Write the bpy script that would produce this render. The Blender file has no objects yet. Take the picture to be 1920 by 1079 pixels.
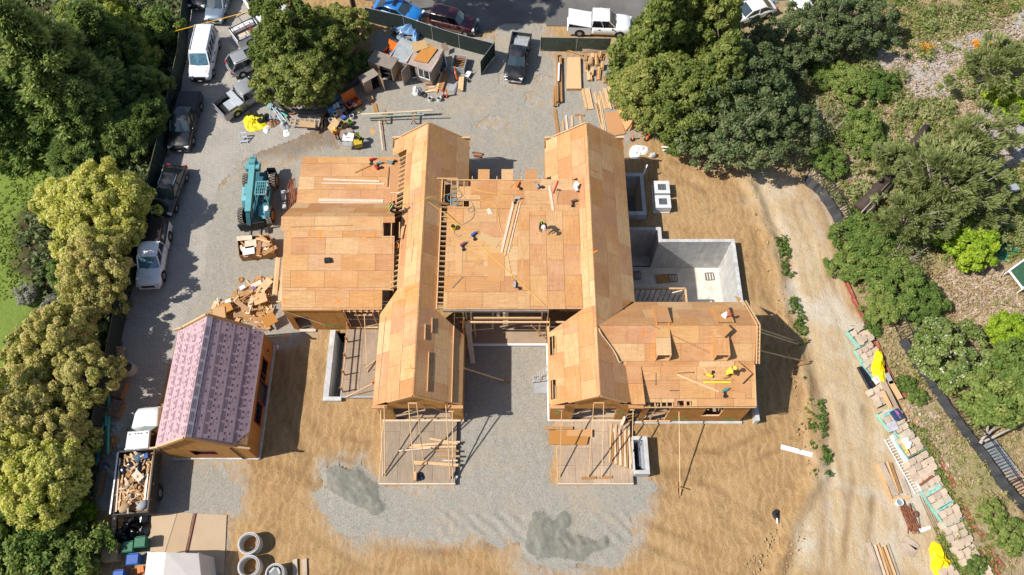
import bpy,bmesh,math,random
import numpy as np
from mathutils import Vector,Matrix,noise as mnoise
S = bpy.context.scene
C = S.collection
R = math.radians
rnd = random.Random(7)
PI = math.pi
# camera
FPX,TILT,CAMH = 1480.0,R(25.8),55.5
cam_d = bpy.data.cameras.new('camera')
cam_d.sensor_width = 36.0
cam_d.lens = FPX * 36.0 / 1920.0
cam_d.clip_start,cam_d.clip_end = 0.5,2000.0
cam = bpy.data.objects.new('camera',cam_d)
cam.location = (0,0,CAMH)
cam.rotation_euler = (TILT,0,0)
C.objects.link(cam)
S.camera = cam
# sky, sun, exposure
SUN_EL,SUN_AZ = R(48.5),R(12.0)
W = bpy.data.worlds.new('World')
S.world = W
W.use_nodes = True
wn = W.node_tree.nodes
sky = wn.new('ShaderNodeTexSky')
sky.sky_type = 'NISHITA'
sky.sun_disc = False
sky.sun_elevation = SUN_EL
sky.sun_rotation = R(258)
bg = wn['Background']
bg.inputs['Strength'].default_value = 0.10
W.node_tree.links.new(sky.outputs['Color'],bg.inputs['Color'])
sd = bpy.data.lights.new('sun','SUN')
sd.energy = 5.0
sd.angle = R(0.5)
sd.color = (1.0,0.95,0.87)
so = bpy.data.objects.new('sun',sd)
sun_dir = Vector((math.cos(SUN_AZ) * math.cos(SUN_EL),math.sin(SUN_AZ) * math.cos(SUN_EL),-math.sin(SUN_EL)))
so.rotation_euler = sun_dir.to_track_quat('-Z','Y').to_euler()
so.location = (-40,-10,60)
C.objects.link(so)
S.view_settings.view_transform = 'Standard'
S.view_settings.look = 'None'
S.view_settings.gamma = 1.0
S.view_settings.use_curve_mapping = False
S.view_settings.exposure = 0.30
S.render.engine = 'CYCLES'
S.cycles.max_bounces = 5
S.cycles.diffuse_bounces = 3
S.cycles.transparent_max_bounces = 6
# survey: pixel of the photograph -> point at height z
_s,_c = math.sin(TILT),math.cos(TILT)
def at(px,py,z=0.0):
 u,v = (px - 960.0) / FPX,(py - 539.5) / FPX
 d = (u,_s - v * _c,-(_c + v * _s))
 t = (CAMH - z) / -d[2]
 return Vector((d[0] * t,d[1] * t,z))
def atn(px,py):
 u,v = (px - 960.0) / FPX,(py - 539.5) / FPX
 dz = _c + v * _s
 return u * CAMH / dz,(_s - v * _c) * CAMH / dz
def px_of(x,y,z=0.0):
 d = y * _s - (z - CAMH) * _c
 return 960 + FPX * x / d,539.5 + FPX * (-y * _c - (z - CAMH) * _s) / d
# objects
WM = {}
def wm(o):
 return WM.get(o,Matrix.Identity(4))
def props(o,label=None,cat=None,group=None,kind=None):
 if label: o['label'] = label
 if cat: o['category'] = cat
 if group: o['group'] = group
 if kind: o['kind'] = kind
 return o
def thing(name,label,cat,loc=(0,0,0),rz=0.0,group=None,tilt=None):
 o = bpy.data.objects.new(name,None)
 o.empty_display_size = 0.2
 C.objects.link(o)
 o.location = loc
 o.rotation_euler = (tilt[0],tilt[1],rz) if tilt else (0,0,rz)
 WM[o] = o.matrix_basis.copy()
 return props(o,label,cat,group)
def link_mesh(name,me,parent=None):
 o = bpy.data.objects.new(name,me)
 C.objects.link(o)
 if parent is not None:
  o.parent = parent
  WM[o] = wm(parent)
 else:
  WM[o] = Matrix.Identity(4)
 return o
def copy_tree(src,parent=None,loc=None,rz=None,scale=None):
 c = src.copy()
 C.objects.link(c)
 if parent is not None: c.parent = parent
 if loc is not None: c.location = loc
 if rz is not None: c.rotation_euler = (c.rotation_euler[0],c.rotation_euler[1],rz)
 if scale is not None: c.scale = scale if hasattr(scale,'__len__') else (scale,) * 3
 WM[c] = (wm(parent) if parent is not None else Matrix.Identity(4)) @ c.matrix_basis
 for ch in KIDS.get(src,[]):
  k = copy_tree(ch,c)
  KIDS.setdefault(c,[]).append(k)
 return c
KIDS = {}
class MB:
 """collects boxes, beams, tubes and so on (world or parent space) and links them as one mesh"""
 def __init__(s):
  s.v,s.f,s.mi,s.uv = [],[],[],None
  s.m = 0
 def face(s,idx):
  s.f.append(tuple(idx)); s.mi.append(s.m)
 def pts(s,ps):
  b = len(s.v); s.v.extend([tuple(p) for p in ps]); return b
 def poly(s,ps):
  b = s.pts(ps); s.face(range(b,b + len(ps))); return s
 def hexa(s,lo,hi):
  n = len(lo); b = s.pts(list(lo) + list(hi))
  s.face([b + i for i in reversed(range(n))]); s.face([b + n + i for i in range(n)])
  for i in range(n):
   j = (i + 1) % n
   s.face((b + i,b + j,b + n + j,b + n + i))
  return s
 def box(s,c,sz,rz=0.0,M=None):
  hx,hy,hz = sz[0] / 2,sz[1] / 2,sz[2] / 2
  q = [(-hx,-hy),(hx,-hy),(hx,hy),(-hx,hy)]
  if M is None:
   cr,sr = math.cos(rz),math.sin(rz)
   f = lambda x,y,z: (c[0] + x * cr - y * sr,c[1] + x * sr + y * cr,c[2] + z)
  else:
   cv = Vector(c)
   f = lambda x,y,z: tuple(cv + M @ Vector((x,y,z)))
  return s.hexa([f(x,y,-hz) for x,y in q],[f(x,y,hz) for x,y in q])
 def bx(s,x0,x1,y0,y1,z0,z1):
  return s.box(((x0 + x1) / 2,(y0 + y1) / 2,(z0 + z1) / 2),(x1 - x0,y1 - y0,z1 - z0))
 def prism(s,poly,z0,z1):
  return s.hexa([(p[0],p[1],z0) for p in poly],[(p[0],p[1],z1) for p in poly])
 def extr(s,poly,n,t):
  n = Vector(n).normalized() * t
  return s.hexa([Vector(p) for p in poly],[Vector(p) + n for p in poly])
 def beam(s,p0,p1,w,h,up=(0,0,1)):
  p0,p1 = Vector(p0),Vector(p1); d = (p1 - p0)
  if d.length < 1e-6: return s
  d.normalize(); u = Vector(up)
  if abs(d.dot(u)) > .98: u = Vector((0,1,0))
  a = d.cross(u).normalized() * (w / 2); b = a.cross(d).normalized() * (h / 2)
  q = [-a - b,a - b,a + b,-a + b]
  return s.hexa([p0 + k for k in q],[p1 + k for k in q])
 def cyl(s,p0,p1,r0,r1=None,n=10,cap=True):
  r1 = r0 if r1 is None else r1
  p0,p1 = Vector(p0),Vector(p1); d = (p1 - p0).normalized()
  u = Vector((0,0,1)) if abs(d.z) < .9 else Vector((0,1,0))
  a = d.cross(u).normalized(); b = d.cross(a).normalized()
  lo = [p0 + (a * math.cos(k * 2 * PI / n) + b * math.sin(k * 2 * PI / n)) * r0 for k in range(n)]
  hi = [p1 + (a * math.cos(k * 2 * PI / n) + b * math.sin(k * 2 * PI / n)) * r1 for k in range(n)]
  b0 = s.pts(lo + hi)
  for i in range(n):
   j = (i + 1) % n; s.face((b0 + j,b0 + i,b0 + n + i,b0 + n + j))
  if cap:
   s.face([b0 + i for i in range(n)]); s.face([b0 + n + i for i in reversed(range(n))])
  return s
 def lathe(s,c,prof,n=20):
  b0 = len(s.v)
  for r,z in prof:
   s.pts([(c[0] + r * math.cos(k * 2 * PI / n),c[1] + r * math.sin(k * 2 * PI / n),c[2] + z) for k in range(n)])
  for i in range(len(prof) - 1):
   for k in range(n):
    j = (k + 1) % n
    s.face((b0 + i * n + k,b0 + i * n + j,b0 + (i + 1) * n + j,b0 + (i + 1) * n + k))
  return s
 def ell(s,c,r,n=10,m=7,M=None):
  b0 = len(s.v); cv = Vector(c)
  for i in range(m + 1):
   t = PI * i / m - PI / 2
   for k in range(n):
    a = k * 2 * PI / n
    p = Vector((r[0] * math.cos(t) * math.cos(a),r[1] * math.cos(t) * math.sin(a),r[2] * math.sin(t)))
    s.v.append(tuple(cv + (M @ p if M else p)))
  for i in range(m):
   for k in range(n):
    j = (k + 1) % n
    s.face((b0 + i * n + k,b0 + i * n + j,b0 + (i + 1) * n + j,b0 + (i + 1) * n + k))
  return s
 def tube(s,path,r,n=6,r1=None):
  P = [Vector(p) for p in path]; b0 = len(s.v); up = Vector((0,0,1)); N = len(P)
  for i,p in enumerate(P):
   d = (P[min(i + 1,N - 1)] - P[max(i - 1,0)]).normalized()
   a = d.cross(up)
   if a.length < .05: a = d.cross(Vector((0,1,0)))
   a.normalize(); b = a.cross(d)
   rr = r if r1 is None else r + (r1 - r) * i / max(1,N - 1)
   s.pts([p + (a * math.cos(k * 2 * PI / n) + b * math.sin(k * 2 * PI / n)) * rr for k in range(n)])
  for i in range(N - 1):
   for k in range(n):
    j = (k + 1) % n
    s.face((b0 + i * n + k,b0 + i * n + j,b0 + (i + 1) * n + j,b0 + (i + 1) * n + k))
  s.face([b0 + k for k in reversed(range(n))]); s.face([b0 + (N - 1) * n + k for k in range(n)])
  return s
 def ribbon(s,path,w,up=(0,0,1),closed=False):
  """flat strip along a polyline (paint strokes, straps)"""
  P = [Vector(p) for p in path]; up = Vector(up); L,Rr = [],[]
  for i,p in enumerate(P):
   d = (P[min(i + 1,len(P) - 1)] - P[max(i - 1,0)]).normalized()
   a = d.cross(up).normalized() * (w / 2)
   L.append(p + a); Rr.append(p - a)
  b0 = s.pts(L + Rr); n = len(P)
  for i in range(n - 1):
   s.face((b0 + i,b0 + i + 1,b0 + n + i + 1,b0 + n + i))
  return s
 def build(s,name,mat,parent=None,smooth=False,local=False):
  """vertices are world coordinates unless local=True (then parent space)"""
  V = np.array(s.v,dtype=np.float64).reshape(-1,3)
  if parent is not None and not local:
   M = np.array(wm(parent).inverted()); V = V @ M[:3,:3].T + M[:3,3]
  me = bpy.data.meshes.new(name)
  me.from_pydata([tuple(v) for v in V],[],s.f)
  mats = mat if isinstance(mat,(list,tuple)) else [mat]
  for m in mats: me.materials.append(m)
  if len(mats) > 1: me.polygons.foreach_set('material_index',s.mi)
  if smooth: me.polygons.foreach_set('use_smooth',[True] * len(s.f))
  bm = bmesh.new(); bm.from_mesh(me)
  bmesh.ops.recalc_face_normals(bm,faces=bm.faces); bm.to_mesh(me); bm.free()
  o = link_mesh(name,me,parent)
  if parent is not None: KIDS.setdefault(parent,[]).append(o)
  return o
 def solo(s,name,mat,label,cat,group=None,smooth=False,kind=None):
  """a thing that is one mesh: origin at its base centre"""
  V = np.array(s.v); o = V.mean(0); o[2] = V[:,2].min()
  s.v = [tuple(p) for p in (V - o)]
  ob = s.build(name,mat,None,smooth,local=True)
  ob.location = o
  WM[ob] = Matrix.Translation(o)
  return props(ob,label,cat,group,kind)
def np_mesh(name,V,F,mat,parent=None,smooth=False,attrs=None):
 """big meshes straight from numpy: V (n,3), F (m,k)"""
 V = np.ascontiguousarray(V,dtype=np.float32); F = np.ascontiguousarray(F,dtype=np.int32); k = F.shape[1]
 me = bpy.data.meshes.new(name)
 me.vertices.add(len(V)); me.vertices.foreach_set('co',V.ravel())
 me.loops.add(F.size); me.loops.foreach_set('vertex_index',F.ravel())
 me.polygons.add(len(F)); me.polygons.foreach_set('loop_start',np.arange(0,F.size,k,dtype=np.int32))
 me.update(calc_edges=True)
 for m in (mat if isinstance(mat,(list,tuple)) else [mat]): me.materials.append(m)
 if smooth: me.polygons.foreach_set('use_smooth',np.ones(len(F),dtype=bool))
 for nm,a in (attrs or {}).items():
  at_ = me.attributes.new(nm,'FLOAT','POINT'); at_.data.foreach_set('value',np.ascontiguousarray(a,dtype=np.float32))
 return link_mesh(name,me,parent)
# materials
def new_mat(name):
 m = bpy.data.materials.new(name); m.use_nodes = True
 nt = m.node_tree; n = nt.nodes; b = n['Principled BSDF']
 return m,nt,n,b
def node(nt,t,**kw):
 n = nt.nodes.new(t)
 for k,v in kw.items():
  if k.startswith('i_'): n.inputs[k[2:].replace('_',' ')].default_value = v
  else: setattr(n,k,v)
 return n
def mix(nt,fac,a,b,mode='MIX'):
 m = nt.nodes.new('ShaderNodeMix'); m.data_type = 'RGBA'; m.blend_type = mode
 for sock,val in ((0,fac),(6,a),(7,b)):
  if hasattr(val,'links') or hasattr(val,'is_linked'): nt.links.new(val,m.inputs[sock])
  elif isinstance(val,(int,float)): m.inputs[sock].default_value = val
  else: m.inputs[sock].default_value = (*val,1) if len(val) == 3 else val
 return m.outputs[2]
def ramp(nt,fac,stops):
 r = nt.nodes.new('ShaderNodeValToRGB'); e = r.color_ramp.elements
 while len(e) < len(stops): e.new(.5)
 for el,(p,col) in zip(e,stops):
  el.position = p; el.color = (*col,1) if hasattr(col,'__len__') else (col,col,col,1)
 nt.links.new(fac,r.inputs[0]); return r.outputs[0]
def noise(nt,vec,scale,detail=4,rough=.55,dist=0.0):
 n = nt.nodes.new('ShaderNodeTexNoise')
 n.inputs['Scale'].default_value = scale; n.inputs['Detail'].default_value = detail
 n.inputs['Roughness'].default_value = rough; n.inputs['Distortion'].default_value = dist
 if vec is not None: nt.links.new(vec,n.inputs['Vector'])
 return n.outputs['Fac']
def mapping(nt,vec,scale=(1,1,1),loc=None):
 m = nt.nodes.new('ShaderNodeMapping'); m.inputs['Scale'].default_value = scale
 nt.links.new(vec,m.inputs['Vector'])
 if loc is not None: nt.links.new(loc,m.inputs['Location'])
 return m.outputs[0]
def bump(nt,b,height,strength=.3,dist=.02):
 n = nt.nodes.new('ShaderNodeBump'); n.inputs['Strength'].default_value = strength; n.inputs['Distance'].default_value = dist
 nt.links.new(height,n.inputs['Height']); nt.links.new(n.outputs[0],b.inputs['Normal'])
def math_(nt,op,a,b=None,clamp=False):
 n = nt.nodes.new('ShaderNodeMath'); n.operation = op; n.use_clamp = clamp
 for i,v in enumerate((a,b)):
  if v is None: continue
  if isinstance(v,(int,float)): n.inputs[i].default_value = v
  else: nt.links.new(v,n.inputs[i])
 return n.outputs[0]
_mats = {}
def M(name,col,rough=.75,var=.18,scale=2.5,bmp=0.0,bscale=30,metal=0.0,obj=.12,spec=.35,coat=0.0,dirt=None):
 """plain procedural surface: noise-mottled colour, per-object shade, fine relief"""
 if name in _mats: return _mats[name]
 m,nt,n,b = new_mat(name)
 tc = n.new('ShaderNodeTexCoord'); oi = n.new('ShaderNodeObjectInfo')
 f = noise(nt,tc.outputs['Object'],scale,5,.6)
 c2 = ramp(nt,f,[(.3,tuple(max(0,x * (1 - var)) for x in col)),(.7,tuple(min(1,x * (1 + var)) for x in col))])
 g = math_(nt,'MULTIPLY_ADD',oi.outputs['Random'],2 * obj); nt.nodes[-1].inputs[2].default_value = 1 - obj
 cc = n.new('ShaderNodeVectorMath'); cc.operation = 'SCALE'
 nt.links.new(c2,cc.inputs[0]); nt.links.new(g,cc.inputs['Scale'])
 out = cc.outputs[0]
 if dirt:
  f2 = ramp(nt,noise(nt,tc.outputs['Object'],dirt[1],6,.65),[(.45,0.0),(.75,dirt[2])])
  out = mix(nt,f2,out,dirt[0])
 nt.links.new(out,b.inputs['Base Color'])
 b.inputs['Roughness'].default_value = rough; b.inputs['Metallic'].default_value = metal
 b.inputs['Specular IOR Level'].default_value = spec; b.inputs['Coat Weight'].default_value = coat
 if coat: b.inputs['Coat Roughness'].default_value = .05
 if bmp: bump(nt,b,noise(nt,tc.outputs['Object'],bscale,4),bmp,.02)
 _mats[name] = m; return m
def wood_mat(name,tones,uvgrain=True,grain=(1.2,26),knots=.25,rough=.7,wear=.0,blotch=.35,nails=0.0):
 """sheet or board timber: tone by object, grain along u, small plugs and knots"""
 m,nt,n,b = new_mat(name)
 tc = n.new('ShaderNodeTexCoord'); oi = n.new('ShaderNodeObjectInfo')
 src = tc.outputs['UV'] if uvgrain else tc.outputs['Object']
 off = n.new('ShaderNodeCombineXYZ')
 o1 = math_(nt,'MULTIPLY',oi.outputs['Random'],91.0); o2 = math_(nt,'MULTIPLY',oi.outputs['Random'],37.0)
 nt.links.new(o1,off.inputs[0]); nt.links.new(o2,off.inputs[1])
 base = ramp(nt,oi.outputs['Random'],[(i / max(1,len(tones) - 1),t) for i,t in enumerate(tones)])
 fade = lambda f: tuple(x * f for x in tones[len(tones) // 2])
 g = noise(nt,mapping(nt,src,(grain[0],grain[1] * .45,grain[1] * .45),off.outputs[0]),1.0,7,.7,.8)
 c1 = mix(nt,ramp(nt,g,[(.45,0.0),(.75,.75)]),base,tuple(x * f for x,f in zip(tones[len(tones) // 2],(.68,.55,.45))))
 c1 = mix(nt,ramp(nt,g,[(.25,.55),(.45,0.0)]),c1,tuple(min(.8,x * 1.25) for x in tones[0]))
 w1 = noise(nt,mapping(nt,src,(.5,2.6,2.6),off.outputs[0]),1.0,3,.5,2.2)
 c2 = mix(nt,ramp(nt,w1,[(.5,0.0),(.58,blotch),(.64,0.0)]),c1,fade(.72))
 c2 = mix(nt,ramp(nt,noise(nt,mapping(nt,src,(.35,.35,.35),off.outputs[0]),1.0,2),[(.45,0.0),(.7,blotch)]),c2,tuple(min(.8,x * 1.15) for x in tones[0]))
 vo = n.new('ShaderNodeTexVoronoi'); vo.inputs['Scale'].default_value = 1.0
 nt.links.new(mapping(nt,src,(4.2,8.0,8.0),off.outputs[0]),vo.inputs['Vector'])
 sp = n.new('ShaderNodeSeparateColor'); nt.links.new(vo.outputs['Color'],sp.inputs[0])
 gate = ramp(nt,sp.outputs[0],[(.62,0.0),(.66,1.0)])
 k = math_(nt,'MULTIPLY',ramp(nt,vo.outputs['Distance'],[(.10,min(1,knots * 3)),(.22,0.0)]),gate)
 c3 = mix(nt,k,c2,tuple(x * f for x,f in zip(tones[-1],(.5,.38,.3))))
 if wear:
  w = noise(nt,tc.outputs['Object'],.8,6,.7)
  c3 = mix(nt,ramp(nt,w,[(.45,0.0),(.65,wear)]),c3,(.20,.16,.12))
 if nails:
  sx = n.new('ShaderNodeSeparateXYZ'); nt.links.new(tc.outputs['UV'],sx.inputs[0])
  def near(o,per,wid):
   q = math_(nt,'ABSOLUTE',math_(nt,'SUBTRACT',math_(nt,'FRACT',math_(nt,'DIVIDE',o,per)),.5))
   return math_(nt,'LESS_THAN',q,wid)
  d = math_(nt,'MULTIPLY',near(sx.outputs[0],.406,.045),near(sx.outputs[1],.152,.17))
  d = math_(nt,'MULTIPLY',d,ramp(nt,noise(nt,tc.outputs['Object'],.9,3),[(.42,0.0),(.55,nails)]))
  c3 = mix(nt,d,c3,(.16,.085,.035))
  sc = noise(nt,tc.outputs['Object'],1.1,7,.75,1.5)
  c3 = mix(nt,ramp(nt,sc,[(.56,0.0),(.72,.38)]),c3,(.30,.19,.10))
 nt.links.new(c3,b.inputs['Base Color'])
 b.inputs['Roughness'].default_value = rough; b.inputs['Specular IOR Level'].default_value = .2
 bump(nt,b,g,.25,.006)
 _mats[name] = m; return m
ply = wood_mat('plywood',[(0.588,0.387,0.199),(0.461,0.216,0.0889),(0.519,0.283,0.125),(0.559,0.343,0.16),(0.436,0.199,0.0969),(0.539,0.298,0.114),(0.48,0.239,0.131),(0.598,0.403,0.217),(0.47,0.223,0.0855),(0.539,0.269,0.0969),(0.51,0.258,0.148)],blotch=.32,nails=.6)
ply_wall = wood_mat('sheathing_plywood',[(.50,.255,.075),(.42,.19,.045),(.46,.235,.07),(.40,.175,.045)],knots=.2)
ply_old = wood_mat('weathered_plywood',[(.45,.34,.24),(.40,.295,.205),(.48,.365,.26)],wear=.35,nails=.4)
ply_grey = wood_mat('grey_weathered_plywood',[(.36,.28,.205),(.30,.235,.17)],wear=.4,nails=.4)
osb = wood_mat('strand_board',[(.52,.36,.18),(.46,.30,.14)],grain=(9,11),knots=.1)
fir = wood_mat('fir_lumber',[(.64,.42,.22),(.56,.34,.155),(.70,.49,.29),(.50,.29,.12)],uvgrain=False,grain=(7,7),knots=.12)
fir_dk = wood_mat('brown_lumber',[(.40,.22,.09),(.34,.18,.07),(.46,.27,.12)],uvgrain=False,grain=(7,7),knots=.12)
fir_pale = wood_mat('pale_lumber',[(.66,.54,.42),(.60,.47,.34),(.70,.58,.45)],uvgrain=False,grain=(7,7),knots=.1)
old_board = wood_mat('weathered_boards',[(.46,.37,.29),(.40,.31,.23),(.52,.43,.34),(.40,.27,.17)],uvgrain=False,grain=(7,7),wear=.4)
redwood = wood_mat('redwood_boards',[(.20,.075,.05),(.16,.06,.045),(.25,.10,.07)],uvgrain=False,grain=(7,7))
concrete = M('concrete',(.52,.52,.51),.85,.16,1.2,.25,25,dirt=((.33,.29,.24),1.6,.6))
def formed(m):
 nt = m.node_tree; n = nt.nodes; b = n['Principled BSDF']; src = b.inputs['Base Color'].links[0].from_socket
 tc = n.new('ShaderNodeTexCoord'); sx = n.new('ShaderNodeSeparateXYZ'); nt.links.new(tc.outputs['Object'],sx.inputs[0])
 def line(o,per,w): return math_(nt,'LESS_THAN',math_(nt,'ABSOLUTE',math_(nt,'SUBTRACT',math_(nt,'FRACT',math_(nt,'DIVIDE',o,per)),.5)),w)
 xy = math_(nt,'ADD',sx.outputs[0],sx.outputs[1])
 s = math_(nt,'MAXIMUM',line(xy,1.22,.014),line(sx.outputs[2],1.22,.014))
 h = math_(nt,'MULTIPLY',line(xy,.61,.05),line(sx.outputs[2],.61,.05))
 st = noise(nt,mapping(nt,tc.outputs['Object'],(2.2,2.2,.3)),1.0,5,.65)
 c = mix(nt,ramp(nt,st,[(.45,0.0),(.68,.4)]),src,(.30,.29,.28))
 c = mix(nt,math_(nt,'MULTIPLY',math_(nt,'MAXIMUM',s,h),.4),c,(.22,.21,.20))
 nt.links.new(c,b.inputs['Base Color'])
formed(concrete)
conc_dark = M('dark_grey_concrete',(.30,.30,.31),.85,.15,1.5,.2,20)  # darker grey concrete for well floors, two basement walls, ring rims, garage floor
galv = M('galvanised_metal',(.48,.50,.52),.45,.1,3,metal=.6)
steel = M('bare_steel',(.30,.30,.31),.4,.1,4,metal=.7)
alu = M('aluminium',(.62,.64,.66),.4,.08,4,metal=.5)
blackm = M('black_metal',(.02,.02,.022),.5,.2)
rubber = M('tyre_rubber',(.022,.022,.024),.85,.2,6)
rim_m = M('wheel_metal',(.40,.41,.43),.35,.1,5,metal=.7)
glass_d = M('dark_glass',(.012,.016,.020),.06,.1,1,spec=.7,coat=.6)
glass_b = M('windscreen_glass',(.035,.055,.065),.05,.2,1,spec=.9,coat=1.0)
white_p = M('white_paint',(.80,.80,.80),.4,.03,2,coat=.5,obj=.03)
plastic_k = M('black_plastic',(.018,.018,.020),.55,.2,5)
film_k = M('black_plastic_film',(.012,.012,.016),.22,.3,3,.7,4,spec=.7)
tail_r = M('tail_lamp',(.35,.01,.012),.25,.1,2,coat=.5)
lamp_c = M('lamp_lens',(.65,.67,.68),.12,.05,2,spec=.8)
amber = M('amber_lens',(.7,.22,.02),.3,.1)
orange_p = M('orange_paint',(.72,.17,.02),.45,.15,3)
orange_pl = M('orange_plastic',(.85,.18,.02),.5,.08,3)
yellow_p = M('yellow_plastic',(.80,.62,.02),.45,.1,3)
blue_pl = M('blue_plastic',(.03,.10,.36),.45,.15,3)
green_pl = M('green_plastic',(.02,.12,.06),.45,.15,3)
teal_pl = M('teal_plastic_pipe',(.10,.42,.34),.45,.1,3)
white_pl = M('white_plastic',(.80,.80,.79),.45,.06,3)
red_pl = M('red_plastic',(.45,.025,.02),.45,.1,3)
lime_pl = M('lime_plastic',(.28,.60,.03),.5,.1)
grey_pl = M('grey_plastic',(.30,.31,.32),.55,.12,3)
card = M('cardboard',(.42,.28,.155),.9,.12,3)
tan_card = M('brown_cardboard',(.33,.19,.10),.9,.15,3)
rust = M('rusty_steel',(.24,.085,.045),.85,.3,4,.3,30)
rust_red = M('red_oxide_steel',(.33,.085,.055),.8,.22,3,.2,20,dirt=((.40,.25,.16),3,.6))
trim_wood = M('dark_trim',(.13,.07,.035),.8,.2)
red_tr = M('red_brown_trim',(.19,.035,.02),.7,.15)
black_void = M('painted_interior_shade',(.09,.06,.04),.9,.2)  # dark brown backing, paints the shade inside openings
# GROUND
def P2(pxs):
 return [tuple(at(*p)[:2]) for p in pxs]
def sd_poly(X,Y,poly):
 """signed distance to a polygon, positive inside"""
 d = np.full(X.shape,1e9); ins = np.zeros(X.shape,bool); n = len(poly)
 for i in range(n):
  ax,ay = poly[i]; bx_,by_ = poly[(i + 1) % n]
  ex,ey = bx_ - ax,by_ - ay
  t = np.clip(((X - ax) * ex + (Y - ay) * ey) / (ex * ex + ey * ey + 1e-12),0,1)
  d = np.minimum(d,np.hypot(X - ax - t * ex,Y - ay - t * ey))
  cnd = (ay > Y) != (by_ > Y)
  xi = ax + (Y - ay) * ex / (ey if abs(ey) > 1e-12 else 1e-12)
  ins ^= cnd & (X < xi)
 return np.where(ins,d,-d)
def vnoise(X,Y,sc,seed=0):
 """smooth value noise on arrays, -1..1"""
 x,y = X * sc,Y * sc
 xi,yi = np.floor(x).astype(np.int64),np.floor(y).astype(np.int64)
 fx,fy = x - xi,y - yi
 fx,fy = fx * fx * (3 - 2 * fx),fy * fy * (3 - 2 * fy)
 def h(a,b):
  q = (a * 374761393 + b * 668265263 + seed * 974634777) & 0xffffffff
  q = ((q ^ (q >> 13)) * 1274126177) & 0xffffffff
  return ((q ^ (q >> 16)) & 0xffff) / 32767.5 - 1
 return (h(xi,yi) * (1 - fx) + h(xi + 1,yi) * fx) * (1 - fy) + (h(xi,yi + 1) * (1 - fx) + h(xi + 1,yi + 1) * fx) * fy
def fbm(X,Y,sc,oct_=4,seed=0):
 r = 0; a = 1; t = 0
 for o in range(oct_):
  r = r + a * vnoise(X,Y,sc * 2 ** o,seed + o * 17); t += a; a *= .55
 return r / t
def sm(x,a,b):
 t = np.clip((x - a) / (b - a),0,1); return t * t * (3 - 2 * t)
PIT_E = [(9.0,23.0,17.45,30.55),(9.0,30.5,11.9,31.6)]
PIT_N = (8.6,33.2,10.55,36.7)
PIT_W = (-13.35,17.85,-12.45,22.9)
PIT_S = (8.5,12.35,9.25,14.5)
HOLES = PIT_E + [PIT_N,PIT_W,PIT_S]
YARD = [P2([(700,60),(930,75),(940,45),(1010,45),(1015,90),(1045,120),(1150,130),(1165,190),(1195,240),(1190,262),(1165,290),(1100,330),(1020,345),(560,345),
   (540,480),(525,590),(590,622),(560,628),(500,640),(320,660),(345,600),(372,540),(384,450),(400,360),(450,300),(560,262),(640,245),(660,200),(700,160)]),
  P2([(845,620),(1040,620),(1040,780),(1030,905),(1180,905),(1192,890),(1220,913),(1210,950),(1190,985),(1186,1017),(1160,1052),(1120,1070),(1080,1066),
   (1042,1058),(992,1056),(976,1026),(958,1006),(942,1023),(875,1008),(825,1015),(780,1011),(730,1001),(705,1000),(680,1016),(625,978),(594,932),(612,905),(604,877),(637,862),(654,880),(670,864),(715,915),(850,915)]),
  P2([(285,840),(350,868),(385,870),(420,880),(455,915),(440,960),(425,970),(430,1079),(270,1079),(280,960)])]
TRACK = P2([(1400,300),(1500,335),(1540,450),(1600,580),(1660,700),(1720,850),(1800,1000),(1860,1079),(1480,1079),(1500,960),(1545,880),(1530,760),(1500,620),(1440,440),(1380,330)])
DRIVE = P2([(352,-30),(470,-30),(520,110),(600,200),(610,240),(540,268),(460,300),(412,350),(396,450),(380,545),(350,605),(328,660),(300,760),(240,860),(205,960),(170,960),(195,800),(215,660),(250,500),(290,330),(330,140)])
ROAD = P2([(560,-60),(1560,-60),(1500,-12),(1400,36),(1180,66),(1010,52),(940,50),(900,62),(800,40),(690,5)])
LAWN = P2([(-200,240),(70,256),(128,300),(92,350),(50,392),(18,440),(40,510),(66,560),(52,640),(20,700),(-200,760)])
GARDEN = P2([(1165,-60),(2300,-60),(2300,1200),(1880,1200),(1845,1050),(1770,900),(1700,760),(1640,640),(1590,530),(1545,410),(1505,330),(1420,300),(1340,290),(1240,262),(1195,235),(1160,170),(1145,100)])
WOODS = P2([(-300,-80),(352,-80),(335,130),(290,330),(250,500),(215,660),(180,830),(165,960),(185,1300),(-300,1300)])
CHIPS = [P2([(1740,90),(1830,60),(1930,10),(1930,75),(1850,90),(1800,130),(1770,160),(1745,130)]),P2([(1690,130),(1760,100),(1800,150),(1770,190),(1720,190),(1690,150)]),
         P2([(1840,180),(1920,190),(1930,300),(1880,330),(1830,260)]),P2([(1640,95),(1700,100),(1700,135),(1650,135)])]
LITTER = [P2([(1760,490),(1880,500),(1960,600),(1960,760),(1860,700),(1790,600),(1740,560)]),P2([(1500,330),(1590,330),(1620,420),(1560,440),(1530,380)])]
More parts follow.
